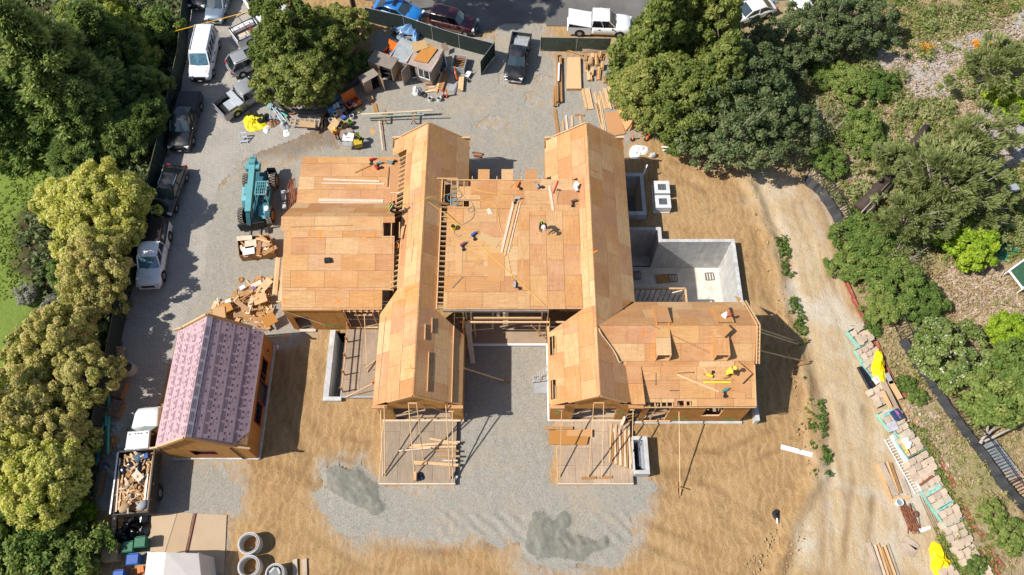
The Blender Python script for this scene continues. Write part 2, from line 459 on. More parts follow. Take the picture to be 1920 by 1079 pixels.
def build_ground():
 st = .2
 xs = np.arange(-54,54 + st / 2,st); ys = np.arange(-1,65 + st / 2,st)
 X,Y = np.meshgrid(xs,ys)
 nx,ny = len(xs),len(ys)
 n1 = fbm(X,Y,.35,4,3); n2 = fbm(X,Y,1.4,3,9)
 track = sm(sd_poly(X,Y,TRACK) + n1 * 1.2,-1.2,1.0)
 garden = sm(sd_poly(X,Y,GARDEN) + n1 * .8 + n2 * .4,-.4,.5)
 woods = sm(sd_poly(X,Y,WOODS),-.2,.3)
 lawn = sm(sd_poly(X,Y,LAWN) + n1 * 1.5,-.8,.6) * woods
 drive = sd_poly(X,Y,DRIVE)
 chips = np.zeros_like(X)
 for p in CHIPS: chips = np.maximum(chips,sm(sd_poly(X,Y,p) + n1 * 1.5 + n2 * .8,-.6,.7))
 lit = np.zeros_like(X)
 for p in LITTER: lit = np.maximum(lit,sm(sd_poly(X,Y,p) + n1 * 1.2,-.6,.8))
 grav = np.full(X.shape,-99.)
 for p in YARD: grav = np.maximum(grav,sd_poly(X,Y,p))
 grav_t = sm(grav + n1 * 1.6 + n2 * .5,-1.6,.6)
 flat = np.maximum(sm(grav,.3,1.3),sm(drive,-.3,.3))
 near = sm(grav,-2.2,-.2)
 Z = n2 * .025 + n1 * .03
 bank = P2([(1395,320),(1440,440),(1478,600),(1520,760),(1535,890),(1490,960),(1450,1079)])
 bd = np.full(X.shape,99.)
 for a,b in zip(bank[:-1],bank[1:]):
  ex,ey = b[0] - a[0],b[1] - a[1]
  t = np.clip(((X - a[0]) * ex + (Y - a[1]) * ey) / (ex * ex + ey * ey),0,1)
  bd = np.minimum(bd,np.hypot(X - a[0] - t * ex,Y - a[1] - t * ey))
 Z += np.exp(-(bd / .55) ** 2) * (.22 + .18 * n2) + np.exp(-((bd - .9) / .4) ** 2) * -.06
 for o in (-1.0,1.0):
  cx = P2([(1465 + o * 25,380),(1545 + o * 30,600),(1590 + o * 35,780),(1610 + o * 40,1079)])
  rd = np.full(X.shape,99.)
  for a,b in zip(cx[:-1],cx[1:]):
   ex,ey = b[0] - a[0],b[1] - a[1]
   t = np.clip(((X - a[0]) * ex + (Y - a[1]) * ey) / (ex * ex + ey * ey),0,1)
   rd = np.minimum(rd,np.hypot(X - a[0] - t * ex,Y - a[1] - t * ey))
  Z -= np.exp(-(rd / .3) ** 2) * .06
 hump = P2([(1270,285),(1370,290),(1420,330),(1400,350),(1330,335)])
 Z += sm(sd_poly(X,Y,hump),-1.2,1.2) * (.35 + .25 * fbm(X,Y,1.8,3,4))
 Z += garden * (fbm(X,Y,.5,4,21) * .16 + .05)
 Z = Z * (1 - .92 * flat) * (1 - .8 * near) - .02 * flat
 rut = np.zeros_like(X)
 for path in ([(545,660),(560,780),(600,860),(560,960),(520,1079)],[(575,640),(588,760),(640,840),(690,850)],[(470,880),(560,910),(600,990),(700,1050),(860,1060)],[(900,1040),(1000,1075),(1120,1085)],[(1230,900),(1330,930),(1430,1000)],[(1250,860),(1360,870),(1460,820)],[(1210,1000),(1300,1040),(1420,1079)],
                 [(1420,400),(1440,500),(1470,640),(1480,760)],[(1300,330),(1380,370),(1420,430),(1432,560)],[(1250,310),(1330,350),(1400,450),(1410,560)],[(1520,380),(1590,560),(1640,720),(1660,850)],[(1500,700),(1540,800),(1570,950),(1560,1079)],[(1600,760),(1620,900),(1600,1079)]):
  Q = P2(path)
  for off in (-.75,.75):
   rd = np.full(X.shape,99.); al = np.zeros_like(X); base = 0
   for a,c in zip(Q[:-1],Q[1:]):
    ex,ey = c[0] - a[0],c[1] - a[1]; L = math.hypot(ex,ey); nx_,ny_ = -ey / L * off,ex / L * off
    t = np.clip(((X - a[0] - nx_) * ex + (Y - a[1] - ny_) * ey) / (L * L),0,1); q = np.hypot(X - a[0] - nx_ - t * ex,Y - a[1] - ny_ - t * ey)
    al = np.where(q < rd,base + t * L,al); rd = np.minimum(rd,q); base += L
   rut = np.maximum(rut,np.exp(-(rd / .24) ** 2) * (.8 + .2 * np.sin(al * 2.1)) * np.clip(.5 + 1.2 * fbm(X,Y,.4,3,77),0,1))
 Z = Z - .06 * rut
 rd_ = sm(sd_poly(X,Y,ROAD),-.6,.2)
 Z = Z * (1 - rd_) - .06 * rd_
 Z = np.where(Y < 40,np.where((X > -18.5) & (X < 18.3) & (Y > 11) & (Y < 38.5),np.minimum(Z,.03) ,Z),Z)
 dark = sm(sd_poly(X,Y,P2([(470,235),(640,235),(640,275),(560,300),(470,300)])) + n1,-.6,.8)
 V = np.stack([X,Y,Z],-1).reshape(-1,3)
 i = np.arange(nx * ny).reshape(ny,nx)
 F = np.stack([i[:-1,:-1],i[:-1,1:],i[1:,1:],i[1:,:-1]],-1).reshape(-1,4)
 cxy = V[F].mean(1)
 keep = np.ones(len(F),bool)
 for x0,y0,x1,y1 in HOLES:
  keep &= ~((cxy[:,0] > x0) & (cxy[:,0] < x1) & (cxy[:,1] > y0) & (cxy[:,1] < y1))
 F = F[keep]
 b = len(V); B = 900.
 x0,x1,y0,y1 = xs[0],xs[-1],ys[0],ys[-1]
 V = np.vstack([V,[(x0,y0,0),(x1,y0,0),(x1,y1,0),(x0,y1,0),(-B,-B,0),(B,-B,0),(B,B,0),(-B,B,0)]])
 F = np.vstack([F,[(b + 4,b + 5,b + 1,b),(b + 5,b + 6,b + 2,b + 1),(b + 6,b + 7,b + 3,b + 2),(b + 7,b + 4,b,b + 3)]])
 pad = lambda a,v: np.concatenate([a.ravel(),np.full(8,v)])
 m,nt,n,bs = new_mat('site_ground')
 tc = n.new('ShaderNodeTexCoord'); P = tc.outputs['Object']
 def att(nm):
  a = n.new('ShaderNodeAttribute'); a.attribute_name = nm; return a.outputs['Fac']
 big = noise(nt,P,.22,5,.6,.4); mid = noise(nt,P,1.6,5,.65,.5); fine = noise(nt,P,9,5,.7); grit = noise(nt,P,34,3,.7)
 dirt = ramp(nt,big,[(.28,(0.273,0.159,0.0655)),(.45,(0.373,0.228,0.0983)),(.6,(0.428,0.273,0.127)),(.76,(0.328,0.196,0.0819))])
 dirt = mix(nt,ramp(nt,mid,[(.38,0.0),(.7,.55)]),dirt,(0.473,0.319,0.164))
 dirt = mix(nt,ramp(nt,fine,[(.42,.0),(.66,.5)]),dirt,(0.246,0.141,0.0592))
 stain = noise(nt,P,.55,6,.7,1.2)
 dirt = mix(nt,ramp(nt,stain,[(.5,0.0),(.66,.6)]),dirt,(0.228,0.137,0.0637))
 dirt = mix(nt,ramp(nt,stain,[(.28,.55),(.42,0.0)]),dirt,(0.491,0.346,0.191))
 wv = n.new('ShaderNodeTexWave'); wv.inputs['Scale'].default_value = .55; wv.inputs['Distortion'].default_value = 9; wv.inputs['Detail'].default_value = 4; wv.inputs['Detail Scale'].default_value = 1.4
 nt.links.new(P,wv.inputs['Vector'])
 dirt = mix(nt,ramp(nt,wv.outputs['Fac'],[(.55,0.0),(.95,.38)]),dirt,(0.501,0.346,0.182))
 strk = noise(nt,mapping(nt,P,(1.5,.22,1)),1.0,6,.65,.8)
 pale = ramp(nt,strk,[(.3,(.43,.30,.165)),(.48,(.50,.375,.225)),(.6,(.53,.43,.29)),(.75,(.44,.32,.19))])
 pale = mix(nt,ramp(nt,stain,[(.5,0.0),(.7,.5)]),pale,(.35,.25,.15))
 pale = mix(nt,ramp(nt,fine,[(.45,0.0),(.7,.4)]),pale,(.33,.23,.13))
 pale = mix(nt,ramp(nt,big,[(.5,0.0),(.66,.75)]),pale,(.56,.52,.45))
 col = mix(nt,att('track'),dirt,pale)
 gcol = ramp(nt,fine,[(.3,(.21,.20,.175)),(.5,(.36,.345,.31)),(.75,(.47,.455,.42))])
 col = mix(nt,math_(nt,'MULTIPLY',att('gravel'),ramp(nt,mid,[(.35,.25),(.6,1.0)])),col,gcol)
 soil = ramp(nt,mid,[(.3,(.24,.17,.10)),(.5,(.38,.28,.18)),(.7,(.50,.38,.26))])
 soil = mix(nt,ramp(nt,fine,[(.4,0.0),(.62,.65)]),soil,(.20,.19,.08))
 soil = mix(nt,ramp(nt,big,[(.45,0.0),(.6,.55)]),soil,(.27,.25,.10))
 col = mix(nt,att('garden'),col,soil)
 leaf = ramp(nt,fine,[(.3,(.20,.14,.095)),(.48,(.44,.32,.235)),(.66,(.56,.44,.33)),(.8,(.30,.21,.14))])
 col = mix(nt,att('litter'),col,leaf)
 ch = ramp(nt,fine,[(.32,(.17,.15,.14)),(.5,(.40,.38,.37)),(.68,(.56,.54,.53))])
 col = mix(nt,att('chips'),col,ch)
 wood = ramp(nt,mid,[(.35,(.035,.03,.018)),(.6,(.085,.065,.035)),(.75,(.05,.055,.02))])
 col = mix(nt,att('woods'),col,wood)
 gr = ramp(nt,fine,[(.3,(.11,.16,.03)),(.55,(.19,.26,.05)),(.75,(.28,.34,.08))])
 gr = mix(nt,ramp(nt,big,[(.4,0.0),(.65,.5)]),gr,(.15,.22,.04))
 col = mix(nt,att('lawn'),col,gr)
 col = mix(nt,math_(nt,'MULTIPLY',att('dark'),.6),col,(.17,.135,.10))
 col = mix(nt,math_(nt,'MULTIPLY',att('rut'),.75),col,(.22,.13,.06))
 col = mix(nt,ramp(nt,grit,[(.3,.35),(.5,0.0)]),col,(.12,.08,.05))
 nt.links.new(col,bs.inputs['Base Color'])
 bs.inputs['Roughness'].default_value = .95; bs.inputs['Specular IOR Level'].default_value = .1
 hsum = math_(nt,'ADD',math_(nt,'MULTIPLY',fine,1.0),math_(nt,'MULTIPLY',mid,2.2))
 bump(nt,bs,hsum,.8,.07)
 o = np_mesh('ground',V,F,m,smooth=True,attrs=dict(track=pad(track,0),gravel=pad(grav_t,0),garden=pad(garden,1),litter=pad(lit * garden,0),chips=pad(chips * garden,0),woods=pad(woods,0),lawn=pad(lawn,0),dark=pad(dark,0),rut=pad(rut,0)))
 o['kind'] = 'structure'
def build_gravel():
 m,nt,n,bs = new_mat('crushed_gravel')
 tc = n.new('ShaderNodeTexCoord'); P = tc.outputs['Object']
 a = n.new('ShaderNodeAttribute'); a.attribute_name = 'heap'
 big = noise(nt,P,.3,4,.6,.3); mid = noise(nt,P,2.0,4,.6); st = noise(nt,P,13,4,.75); sp = noise(nt,P,40,3,.7)
 c = ramp(nt,st,[(.28,(.13,.12,.102)),(.45,(.305,.283,.24)),(.6,(.38,.356,.305)),(.78,(.51,.48,.42))])
 c = mix(nt,ramp(nt,big,[(.5,0.0),(.7,.5)]),c,(.43,.33,.215))
 c = mix(nt,ramp(nt,mid,[(.5,0.0),(.75,.3)]),c,(.24,.235,.22))
 hf = ramp(nt,math_(nt,'ADD',a.outputs['Fac'],math_(nt,'MULTIPLY',math_(nt,'SUBTRACT',noise(nt,P,4.5,6,.75),.5),1.8)),[(.42,0.0),(.6,.85)])
 c = mix(nt,math_(nt,'MULTIPLY',hf,ramp(nt,mid,[(.3,.45),(.55,1.0)])),c,(.185,.182,.15))
 c = mix(nt,ramp(nt,sp,[(.3,.5),(.45,0.0)]),c,(.08,.08,.08))
 nt.links.new(c,bs.inputs['Base Color']); bs.inputs['Roughness'].default_value = .95; bs.inputs['Specular IOR Level'].default_value = .1
 bump(nt,bs,st,.9,.06)
 st_ = .12
 for k,poly in enumerate(YARD):
  A = np.array(poly); x0,y0 = A.min(0) - 1.2; x1,y1 = A.max(0) + 1.2
  X,Y = np.meshgrid(np.arange(x0,x1,st_),np.arange(y0,min(y1,54),st_))
  d = sd_poly(X,Y,poly) + fbm(X,Y,.6,5,5) * .9 + vnoise(X,Y,5,2) * .12
  if k == 0:
   d = np.minimum(d,-sd_poly(X,Y,DRIVE) + .5 + fbm(X,Y,1.5,3,8) * .5)
   d = np.minimum(d,-sd_poly(X,Y,P2([(440,200),(655,200),(650,265),(560,300),(480,320),(430,290)])) + fbm(X,Y,.8,3,8))
   bare = [((925,228),1.1),((960,150),.9),((1000,190),.7),((1025,150),.8)]
   for q,r in bare:
    g = at(*q); d = np.minimum(d,np.hypot(X - g.x,Y - g.y) - r + fbm(X,Y,1.2,4,6) * 1.1)
  for hx0,hy0,hx1,hy1 in HOLES:
   d = np.where((X > hx0 - .1) & (X < hx1 + .1) & (Y > hy0 - .1) & (Y < hy1 + .1),-1,d)
  ok = d > 0
  if k == 2:
   pass
  Z = .008 + sm(d,0,1.2) * .03 + (vnoise(X,Y,3.1,4) * .014 + vnoise(X,Y,7.3,5) * .01) * sm(d,.1,.8) + .2 * (fbm(X,Y,1.4,3,9) * .025 + fbm(X,Y,.35,4,3) * .03) * (1 - sm(d,0,.8))
  heap = np.zeros_like(X)
  if k == 1:
   for pl,h in (([(608,880),(640,868),(672,872),(712,915),(722,935),(728,955),(700,975),(640,935),(605,920)],.14),([(985,985),(1000,960),(1040,970),(1050,957),(1072,962),(1075,985),(1050,1000),(1140,1005),(1145,1025),(1095,1050),(1000,1050),(978,1020)],.12)):
    s_ = sd_poly(X,Y,P2(pl)) + fbm(X,Y,1.1,4,31) * .5
    w = sm(s_,-.25,.7); heap = np.maximum(heap,sm(s_,-.2,.35))
    Z += w * (h + .09 * fbm(X * 1.3 + Y * .8,Y * .3 - X * .2,2.6,4,12) + .04 * fbm(X,Y,5,2,13))
   g = (Y < at(900,960).y)
   Z += np.where(g,.035 * np.sin((X * .8 + Y * .9) * 7 + 2.5 * fbm(X,Y,.5,2,3)) * sm(fbm(X,Y,.45,3,44),.0,.3),0)
  idx = np.arange(X.size).reshape(X.shape)
  q = ok[:-1,:-1] & ok[1:,1:] & ok[:-1,1:] & ok[1:,:-1]
  F = np.stack([idx[:-1,:-1][q],idx[:-1,1:][q],idx[1:,1:][q],idx[1:,:-1][q]],-1)
  V = np.stack([X + vnoise(X,Y,9,71) * .04,Y + vnoise(X,Y,9,72) * .04,Z],-1).reshape(-1,3)
  u,inv = np.unique(F,return_inverse=True)
  o = np_mesh('gravel_yard',V[u],inv.reshape(F.shape),m,smooth=True,attrs=dict(heap=heap.ravel()[u]))
  o['kind'] = 'structure'
def sheet(name,poly,z,mat,st=.4,wob=.05):
 A = np.array(poly); x0,y0 = A.min(0); x1,y1 = A.max(0)
 X,Y = np.meshgrid(np.arange(x0 - .5,x1 + .5,st),np.arange(y0 - .5,y1 + .5,st))
 d = sd_poly(X,Y,poly) + vnoise(X,Y,.8,4) * wob
 ok = d > 0; idx = np.arange(X.size).reshape(X.shape)
 q = ok[:-1,:-1] & ok[1:,1:] & ok[:-1,1:] & ok[1:,:-1]
 F = np.stack([idx[:-1,:-1][q],idx[:-1,1:][q],idx[1:,1:][q],idx[1:,:-1][q]],-1)
 V = np.stack([X,Y,np.full(X.shape,z) + vnoise(X,Y,.5,3) * .01],-1).reshape(-1,3)
 u,inv = np.unique(F,return_inverse=True)
 o = np_mesh(name,V[u],inv.reshape(F.shape),mat,smooth=True); o['kind'] = 'structure'; return o
def build_pavings():
 m,nt,n,bs = new_mat('herringbone_pavers')
 tc = n.new('ShaderNodeTexCoord'); P = tc.outputs['Object']
 mp = n.new('ShaderNodeMapping'); mp.inputs['Rotation'].default_value = (0,0,R(38)); nt.links.new(P,mp.inputs['Vector'])
 br = n.new('ShaderNodeTexBrick'); br.inputs['Scale'].default_value = 1.0
 br.inputs['Brick Width'].default_value = .42; br.inputs['Row Height'].default_value = .21; br.inputs['Mortar Size'].default_value = .016; br.inputs['Mortar Smooth'].default_value = .3
 br.inputs['Color1'].default_value = (.39,.36,.32,1); br.inputs['Color2'].default_value = (.32,.295,.265,1); br.inputs['Mortar'].default_value = (.21,.19,.165,1)
 nt.links.new(mp.outputs[0],br.inputs['Vector'])
 big = noise(nt,P,.5,5,.6); fine = noise(nt,P,12,4,.7)
 c = mix(nt,ramp(nt,big,[(.4,0.0),(.68,.6)]),br.outputs['Color'],(.40,.365,.31))
 c = mix(nt,ramp(nt,fine,[(.4,0.0),(.7,.3)]),c,(.19,.17,.15))
 nt.links.new(c,bs.inputs['Base Color']); bs.inputs['Roughness'].default_value = .9; bs.inputs['Specular IOR Level'].default_value = .15
 bump(nt,bs,br.outputs['Fac'],-.5,.02)
 sheet('driveway',DRIVE,.006,m,.2,.12)
 ma,nt,n,bs = new_mat('asphalt')
 tc = n.new('ShaderNodeTexCoord'); P = tc.outputs['Object']
 a = ramp(nt,noise(nt,P,14,4,.7),[(.3,(.075,.07,.066)),(.7,(.16,.15,.14))])
 a = mix(nt,ramp(nt,noise(nt,P,.3,5,.6),[(.4,0.0),(.7,.7)]),a,(.215,.205,.195))
 nt.links.new(a,bs.inputs['Base Color']); bs.inputs['Roughness'].default_value = .9; bs.inputs['Specular IOR Level'].default_value = .2
 sheet('road',ROAD,.012,ma,.4,.3)
def stone_mesh(mb,c,r,k):
 q = Matrix.Rotation(k * 1.7,3,'Z') @ Matrix.Rotation(k * .9,3,'X')
 mb.ell(c,(r,r * (.6 + .3 * math.sin(k)),r * .6),6,4,q)
build_ground()
build_gravel()
build_pavings()
# THE HOUSE UNDER CONSTRUCTION
def clip2(poly,a,b,c):
 out = []
 for i in range(len(poly)):
  p,q = poly[i],poly[(i + 1) % len(poly)]
  dp,dq = a * p[0] + b * p[1] - c,a * q[0] + b * q[1] - c
  if dp <= 0: out.append(p)
  if (dp < 0 < dq) or (dq < 0 < dp):
   t = dp / (dp - dq); out.append((p[0] + (q[0] - p[0]) * t,p[1] + (q[1] - p[1]) * t))
 return out
def area2(p):
 return abs(sum(p[i][0] * p[(i + 1) % len(p)][1] - p[(i + 1) % len(p)][0] * p[i][1] for i in range(len(p)))) / 2
def frame_of(P3,udir):
 P3 = [Vector(p) for p in P3]
 N = Vector((0,0,0))
 for i in range(len(P3)):
  N += P3[i].cross(P3[(i + 1) % len(P3)])
 N.normalize()
 U = Vector(udir); U = (U - N * U.dot(N)).normalized()
 return P3,N,U
def sheet_piece(name,mat,parent,O,U,V,N,poly,t,lift,loc0):
 n = len(poly)
 base = [O + U * u + V * v + N * lift - loc0 for u,v in poly]
 vs = [tuple(p) for p in base] + [tuple(p + N * t) for p in base]
 fs = [tuple(reversed(range(n))),tuple(range(n,2 * n))] + [(i,(i + 1) % n,n + (i + 1) % n,n + i) for i in range(n)]
 me = bpy.data.meshes.new(name); me.from_pydata(vs,[],fs); me.materials.append(mat)
 uvl = me.uv_layers.new(name='UVMap')
 li = np.empty(len(me.loops),np.int32); me.loops.foreach_get('vertex_index',li)
 pu = np.array(poly,dtype=np.float32)
 uvl.data.foreach_set('uv',pu[li % n].ravel())
 o = link_mesh(name,me,parent)
 KIDS.setdefault(parent,[]).append(o)
 return o
def lay(parent,name,mat,P3,udir,outward,pw=2.44,ph=1.22,holes=(),origin=None,t=.018,gap=.016,off=.5,phase=(0,0),seed=1,flip=False):
 """covers a planar convex polygon with separate staggered sheets, cut round the rectangular holes (each two opposite 3-D corners)"""
 P3,N,U = frame_of(P3,udir)
 if N.dot(Vector(outward)) < 0: N = -N
 V = N.cross(U)
 O = Vector(origin) if origin is not None else P3[0]
 O = O - N * N.dot(O - P3[0])
 to2 = lambda p: ((Vector(p) - O).dot(U),(Vector(p) - O).dot(V))
 poly = [to2(p) for p in P3]
 if sum(poly[i][0] * poly[(i + 1) % len(poly)][1] - poly[(i + 1) % len(poly)][0] * poly[i][1] for i in range(len(poly))) < 0: poly.reverse()
 hs = [(to2(a),to2(b)) for a,b in holes]
 r = random.Random(seed); loc0 = wm(parent).translation
 us,vs = [p[0] for p in poly],[p[1] for p in poly]
 j0,j1 = math.floor((min(vs) - phase[1]) / ph),math.ceil((max(vs) - phase[1]) / ph)
 for j in range(j0,j1):
  sh = phase[0] + (off * pw if j % 2 else 0)
  i0,i1 = math.floor((min(us) - sh) / pw),math.ceil((max(us) - sh) / pw)
  for i in range(i0,i1):
   g = gap / 2
   x0,x1,y0,y1 = sh + i * pw + g,sh + (i + 1) * pw - g,phase[1] + j * ph + g,phase[1] + (j + 1) * ph - g
   c = [(x0,y0),(x1,y0),(x1,y1),(x0,y1)]
   for k in range(len(poly)):
    p,q = poly[k],poly[(k + 1) % len(poly)]
    a,b = q[1] - p[1],-(q[0] - p[0])
    c = clip2(c,a,b,a * p[0] + b * p[1])
    if len(c) < 3: break
   if len(c) < 3 or area2(c) < .02: continue
   parts = [c]
   for (hx0,hy0),(hx1,hy1) in hs:
    hx0,hx1 = min(hx0,hx1),max(hx0,hx1); hy0,hy1 = min(hy0,hy1),max(hy0,hy1)
    nxt = []
    for q in parts:
     if max(p[0] for p in q) <= hx0 or min(p[0] for p in q) >= hx1 or max(p[1] for p in q) <= hy0 or min(p[1] for p in q) >= hy1:
      nxt.append(q); continue
     nxt.append(clip2(q,1,0,hx0)); nxt.append(clip2(q,-1,0,-hx1))
     m_ = clip2(clip2(q,-1,0,-hx0),1,0,hx1)
     if len(m_) > 2: nxt.append(clip2(m_,0,1,hy0)); nxt.append(clip2(m_,0,-1,-hy1))
    parts = [q for q in nxt if len(q) > 2 and area2(q) > .012]
   for q in parts:
    sheet_piece(name,mat,parent,O,U,V,N,q,t,r.uniform(0,.007),loc0)
def hit(px,py,P0,N):
 d = at(px,py,0) - Vector((0,0,CAMH)); o = Vector((0,0,CAMH))
 return o + d * ((Vector(P0) - o).dot(N) / d.dot(N))
house = thing('framed_house','large plywood-sheathed house under construction with two long gabled wings','house',(0,24,0))
LX0,LX1,LXR = -9.42,-3.38,-6.43
RX0,RX1,RXR = 2.60,8.83,5.745
ZE,ZR = 3.9,6.15
YS,YN = 16.05,37.9
def zL(x): return ZE + (ZR - ZE) * (1 - abs(x - LXR) / ((LX1 - LX0) / 2))
def zR(x): return ZE + (ZR - ZE) * (1 - abs(x - RXR) / ((RX1 - RX0) / 2))
LP = lambda x,y: (x,y,zL(x))
RP = lambda x,y: (x,y,zR(x))
CD = 5.5
RWR = 21.0
planes = dict(
 LBW=(LP(LX0,20),Vector((-(ZR - ZE),0,LXR - LX0)).normalized()),LBE=(LP(LX1,20),Vector((ZR - ZE,0,LX1 - LXR)).normalized()),
 RBW=(RP(RX0,20),Vector((-(ZR - ZE),0,RXR - RX0)).normalized()),RBE=(RP(RX1,20),Vector((ZR - ZE,0,RX1 - RXR)).normalized()),
 CD=((0,0,CD),Vector((0,0,1))),LF=((0,0,3.75),Vector((0,0,1))),
 LS=((-12,23.25,3.72),Vector((0,-(5.85 - 3.72),29.75 - 23.25)).normalized()),LN=((-12,32.2,3.75),Vector((0,2.1,2.45)).normalized()),
 RN=((12,23.75,3.95),Vector((0,2.2,2.75)).normalized()),RS=((12,18.55,4.75),Vector((0,-1.4,2.45)).normalized()),RL=((12,16.05,3.95),Vector((0,-.8,2.5)).normalized()),
 G=((0,0,0),Vector((0,0,1))),PD=((0,0,.37),Vector((0,0,1))))
def on(pl,px,py,lift=.02):
 P0,N = planes[pl]; return hit(px,py,P0,N) + N * lift
def build_roofs():
 up = (0,0,1); Yd = (0,1,0); Xd = (1,0,0)
 o = LP(LX0,YS)
 kw = dict(udir=Yd,outward=up,origin=o)
 hol = []
 lay(house,'plywood_sheet',ply,[LP(LX0,36.45),LP(LXR,36.45),LP(LXR,YN),LP(LX0,YN)],seed=1,**kw)
 lay(house,'plywood_sheet',ply,[LP(-8.15,24.3),LP(LXR,24.3),LP(LXR,36.45),LP(-8.15,36.45)],seed=2,phase=(.4,.3),**kw)
 lay(house,'plywood_sheet',ply,[LP(LX0,22.8),LP(LXR,22.8),LP(LXR,24.3),LP(-8.15,24.3)],seed=3,**kw)
 lay(house,'plywood_sheet',ply,[LP(LX0,YS),LP(LXR,YS),LP(LXR,22.8),LP(LX0,22.8)],seed=4,**kw)
 kw['origin'] = LP(LX1,YS)
 lay(house,'plywood_sheet',ply,[LP(LX1,33.3),LP(LXR,33.3),LP(LXR,YN),LP(LX1,YN)],seed=5,**kw)
 lay(house,'plywood_sheet',ply,[LP(-5.25,22.5),LP(LXR,22.5),LP(LXR,33.3),LP(-5.25,33.3)],seed=6,phase=(.9,0),**kw)
 lay(house,'plywood_sheet',ply,[LP(LX1,21.2),LP(LXR,21.2),LP(LXR,22.5),LP(-5.25,22.5)],seed=7,**kw)
 lay(house,'plywood_sheet',ply,[LP(LX1,YS),LP(LXR,YS),LP(LXR,21.2),LP(LX1,21.2)],seed=8,**kw)
 kw['origin'] = RP(RX0,YS)
 h1 = (on('RBW',1031,632,0),on('RBW',1041,665,0)); h2 = (on('RBW',1033,714,0),on('RBW',1043,748,0))
 lay(house,'plywood_sheet',ply,[RP(RX0,33.3),RP(RXR,33.3),RP(RXR,YN),RP(RX0,YN)],seed=9,**kw)
 lay(house,'plywood_sheet',ply,[RP(4.95,22.5),RP(RXR,22.5),RP(RXR,33.3),RP(4.95,33.3)],seed=10,phase=(1.1,.2),**kw)
 lay(house,'plywood_sheet',ply,[RP(RX0,21.4),RP(RXR,21.4),RP(RXR,22.5),RP(4.95,22.5)],seed=11,**kw)
 lay(house,'plywood_sheet',ply,[RP(RX0,YS),RP(RXR,YS),RP(RXR,21.4),RP(RX0,21.4)],seed=12,holes=[h1,h2],**kw)
 kw['origin'] = RP(RX1,YS)
 lay(house,'plywood_sheet',ply,[RP(RX1,23.75),RP(RXR,23.75),RP(RXR,YN),RP(RX1,YN)],seed=13,**kw)
 lay(house,'plywood_sheet',ply,[RP(RX1 - .2,23.75),RP(RXR,23.75),RP(RXR,RWR),RP(5.95,RWR)][::-1],seed=14,**kw)
 lay(house,'plywood_sheet',ply,[RP(5.95,RWR),RP(RXR,RWR),RP(RXR,18.55),RP(7.75,18.55)],seed=15,**kw)
 lay(house,'plywood_sheet',ply,[RP(7.75,18.55),RP(RXR,18.55),RP(RXR,YS),RP(8.05,YS)],seed=16,**kw)
 lay(house,'deck_sheet',ply,[(-16.58,32.2,3.75),(-8.85,32.2,3.75),(-8.85,36.5,3.75),(-16.58,36.5,3.75)],Xd,up,seed=17)
 lay(house,'deck_sheet',ply,[(-16.62,32.2,3.76),(-8.8,32.2,3.76),(-8.6,29.75,5.85),(-16.8,29.75,5.85)],Xd,up,seed=18)
 hatch = (on('LS',718,418,0),on('LS',749,443,0))
 s = lambda x,y: (x,y,3.72 + (y - 23.25) / 6.5 * 2.13)
 lay(house,'deck_sheet',ply,[s(-16.85,28.75),s(-8.55,28.75),s(-8.55,29.75),s(-16.85,29.75)],Xd,up,seed=19,holes=[hatch])
 lay(house,'deck_sheet',ply,[s(-16.6,24.6),s(-8.55,24.6),s(-8.55,28.75),s(-16.6,28.75)],Xd,up,seed=20,holes=[hatch],phase=(.6,.2))
 lay(house,'deck_sheet',ply,[s(-16.6,23.25),s(-9.35,23.25),s(-9.35,24.6),s(-16.6,24.6)],Xd,up,seed=21,phase=(0,.15))
 q = lambda x,y: (x,y,CD)
 ha = (on('CD',834,339,0),on('CD',857,386,0)); hb = (on('CD',857,339,0),on('CD',883,350,0)); hc = (on('CD',857,374,0),on('CD',880,388,0))
 lay(house,'deck_sheet',ply,[q(-4.78,28.2),q(.4,28.2),q(.4,33.15),q(-4.78,33.15)],Xd,up,seed=22,holes=[ha,hb,hc])
 lay(house,'deck_sheet',ply,[q(.4,30.4),q(4.95,30.4),q(4.95,33.15),q(.4,33.15)],Xd,up,seed=23,phase=(.5,.6))
 lay(house,'deck_sheet',ply,[q(-4.78,22.5),q(.4,22.5),q(.4,28.2),q(-4.78,28.2)],Xd,up,seed=24,phase=(.3,.1))
 lay(house,'deck_sheet',ply,[q(.4,22.5),q(4.95,22.5),q(4.95,30.4),q(.4,30.4)],Yd,up,seed=25,phase=(.2,.35))
 for x in (896,940,985):
  a,b = on('CD',x,337,0),on('CD',x + 22,318,0)
  lay(house,'deck_sheet',ply,[(a.x,a.y,CD),(b.x,a.y,CD),(b.x,b.y,CD),(a.x,b.y,CD)],Xd,up,seed=x)
 lay(house,'plywood_sheet',ply,[(16.5,23.75,3.95),(8.85,23.75,3.95),(5.9,RWR,6.15),(16.6,RWR,6.15)],Xd,up,seed=26)
 lay(house,'plywood_sheet',ply,[(5.9,RWR,6.15),(7.72,18.55,4.75),(16.5,18.55,4.75),(16.6,RWR,6.15)],Xd,up,seed=27,phase=(.7,0))
 hr = (on('RL',1270,752,0),on('RL',1284,765,0)); hr2 = (on('RL',1287,753,0),on('RL',1297,761,0)); hr3 = (on('RL',1205,755,0),on('RL',1264,768,0))
 lay(house,'plywood_sheet',ply,[(8.7,18.55,4.75),(16.5,18.55,4.75),(16.45,16.0,3.95),(8.7,16.0,3.95)],Xd,up,seed=28,phase=(.2,.3),holes=[hr,hr2,hr3])
 lay(house,'plywood_sheet',ply,[(7.72,18.58,4.80),(8.78,18.58,4.80),(8.92,15.95,4.52),(8.0,15.95,4.52)],Yd,up,seed=29)
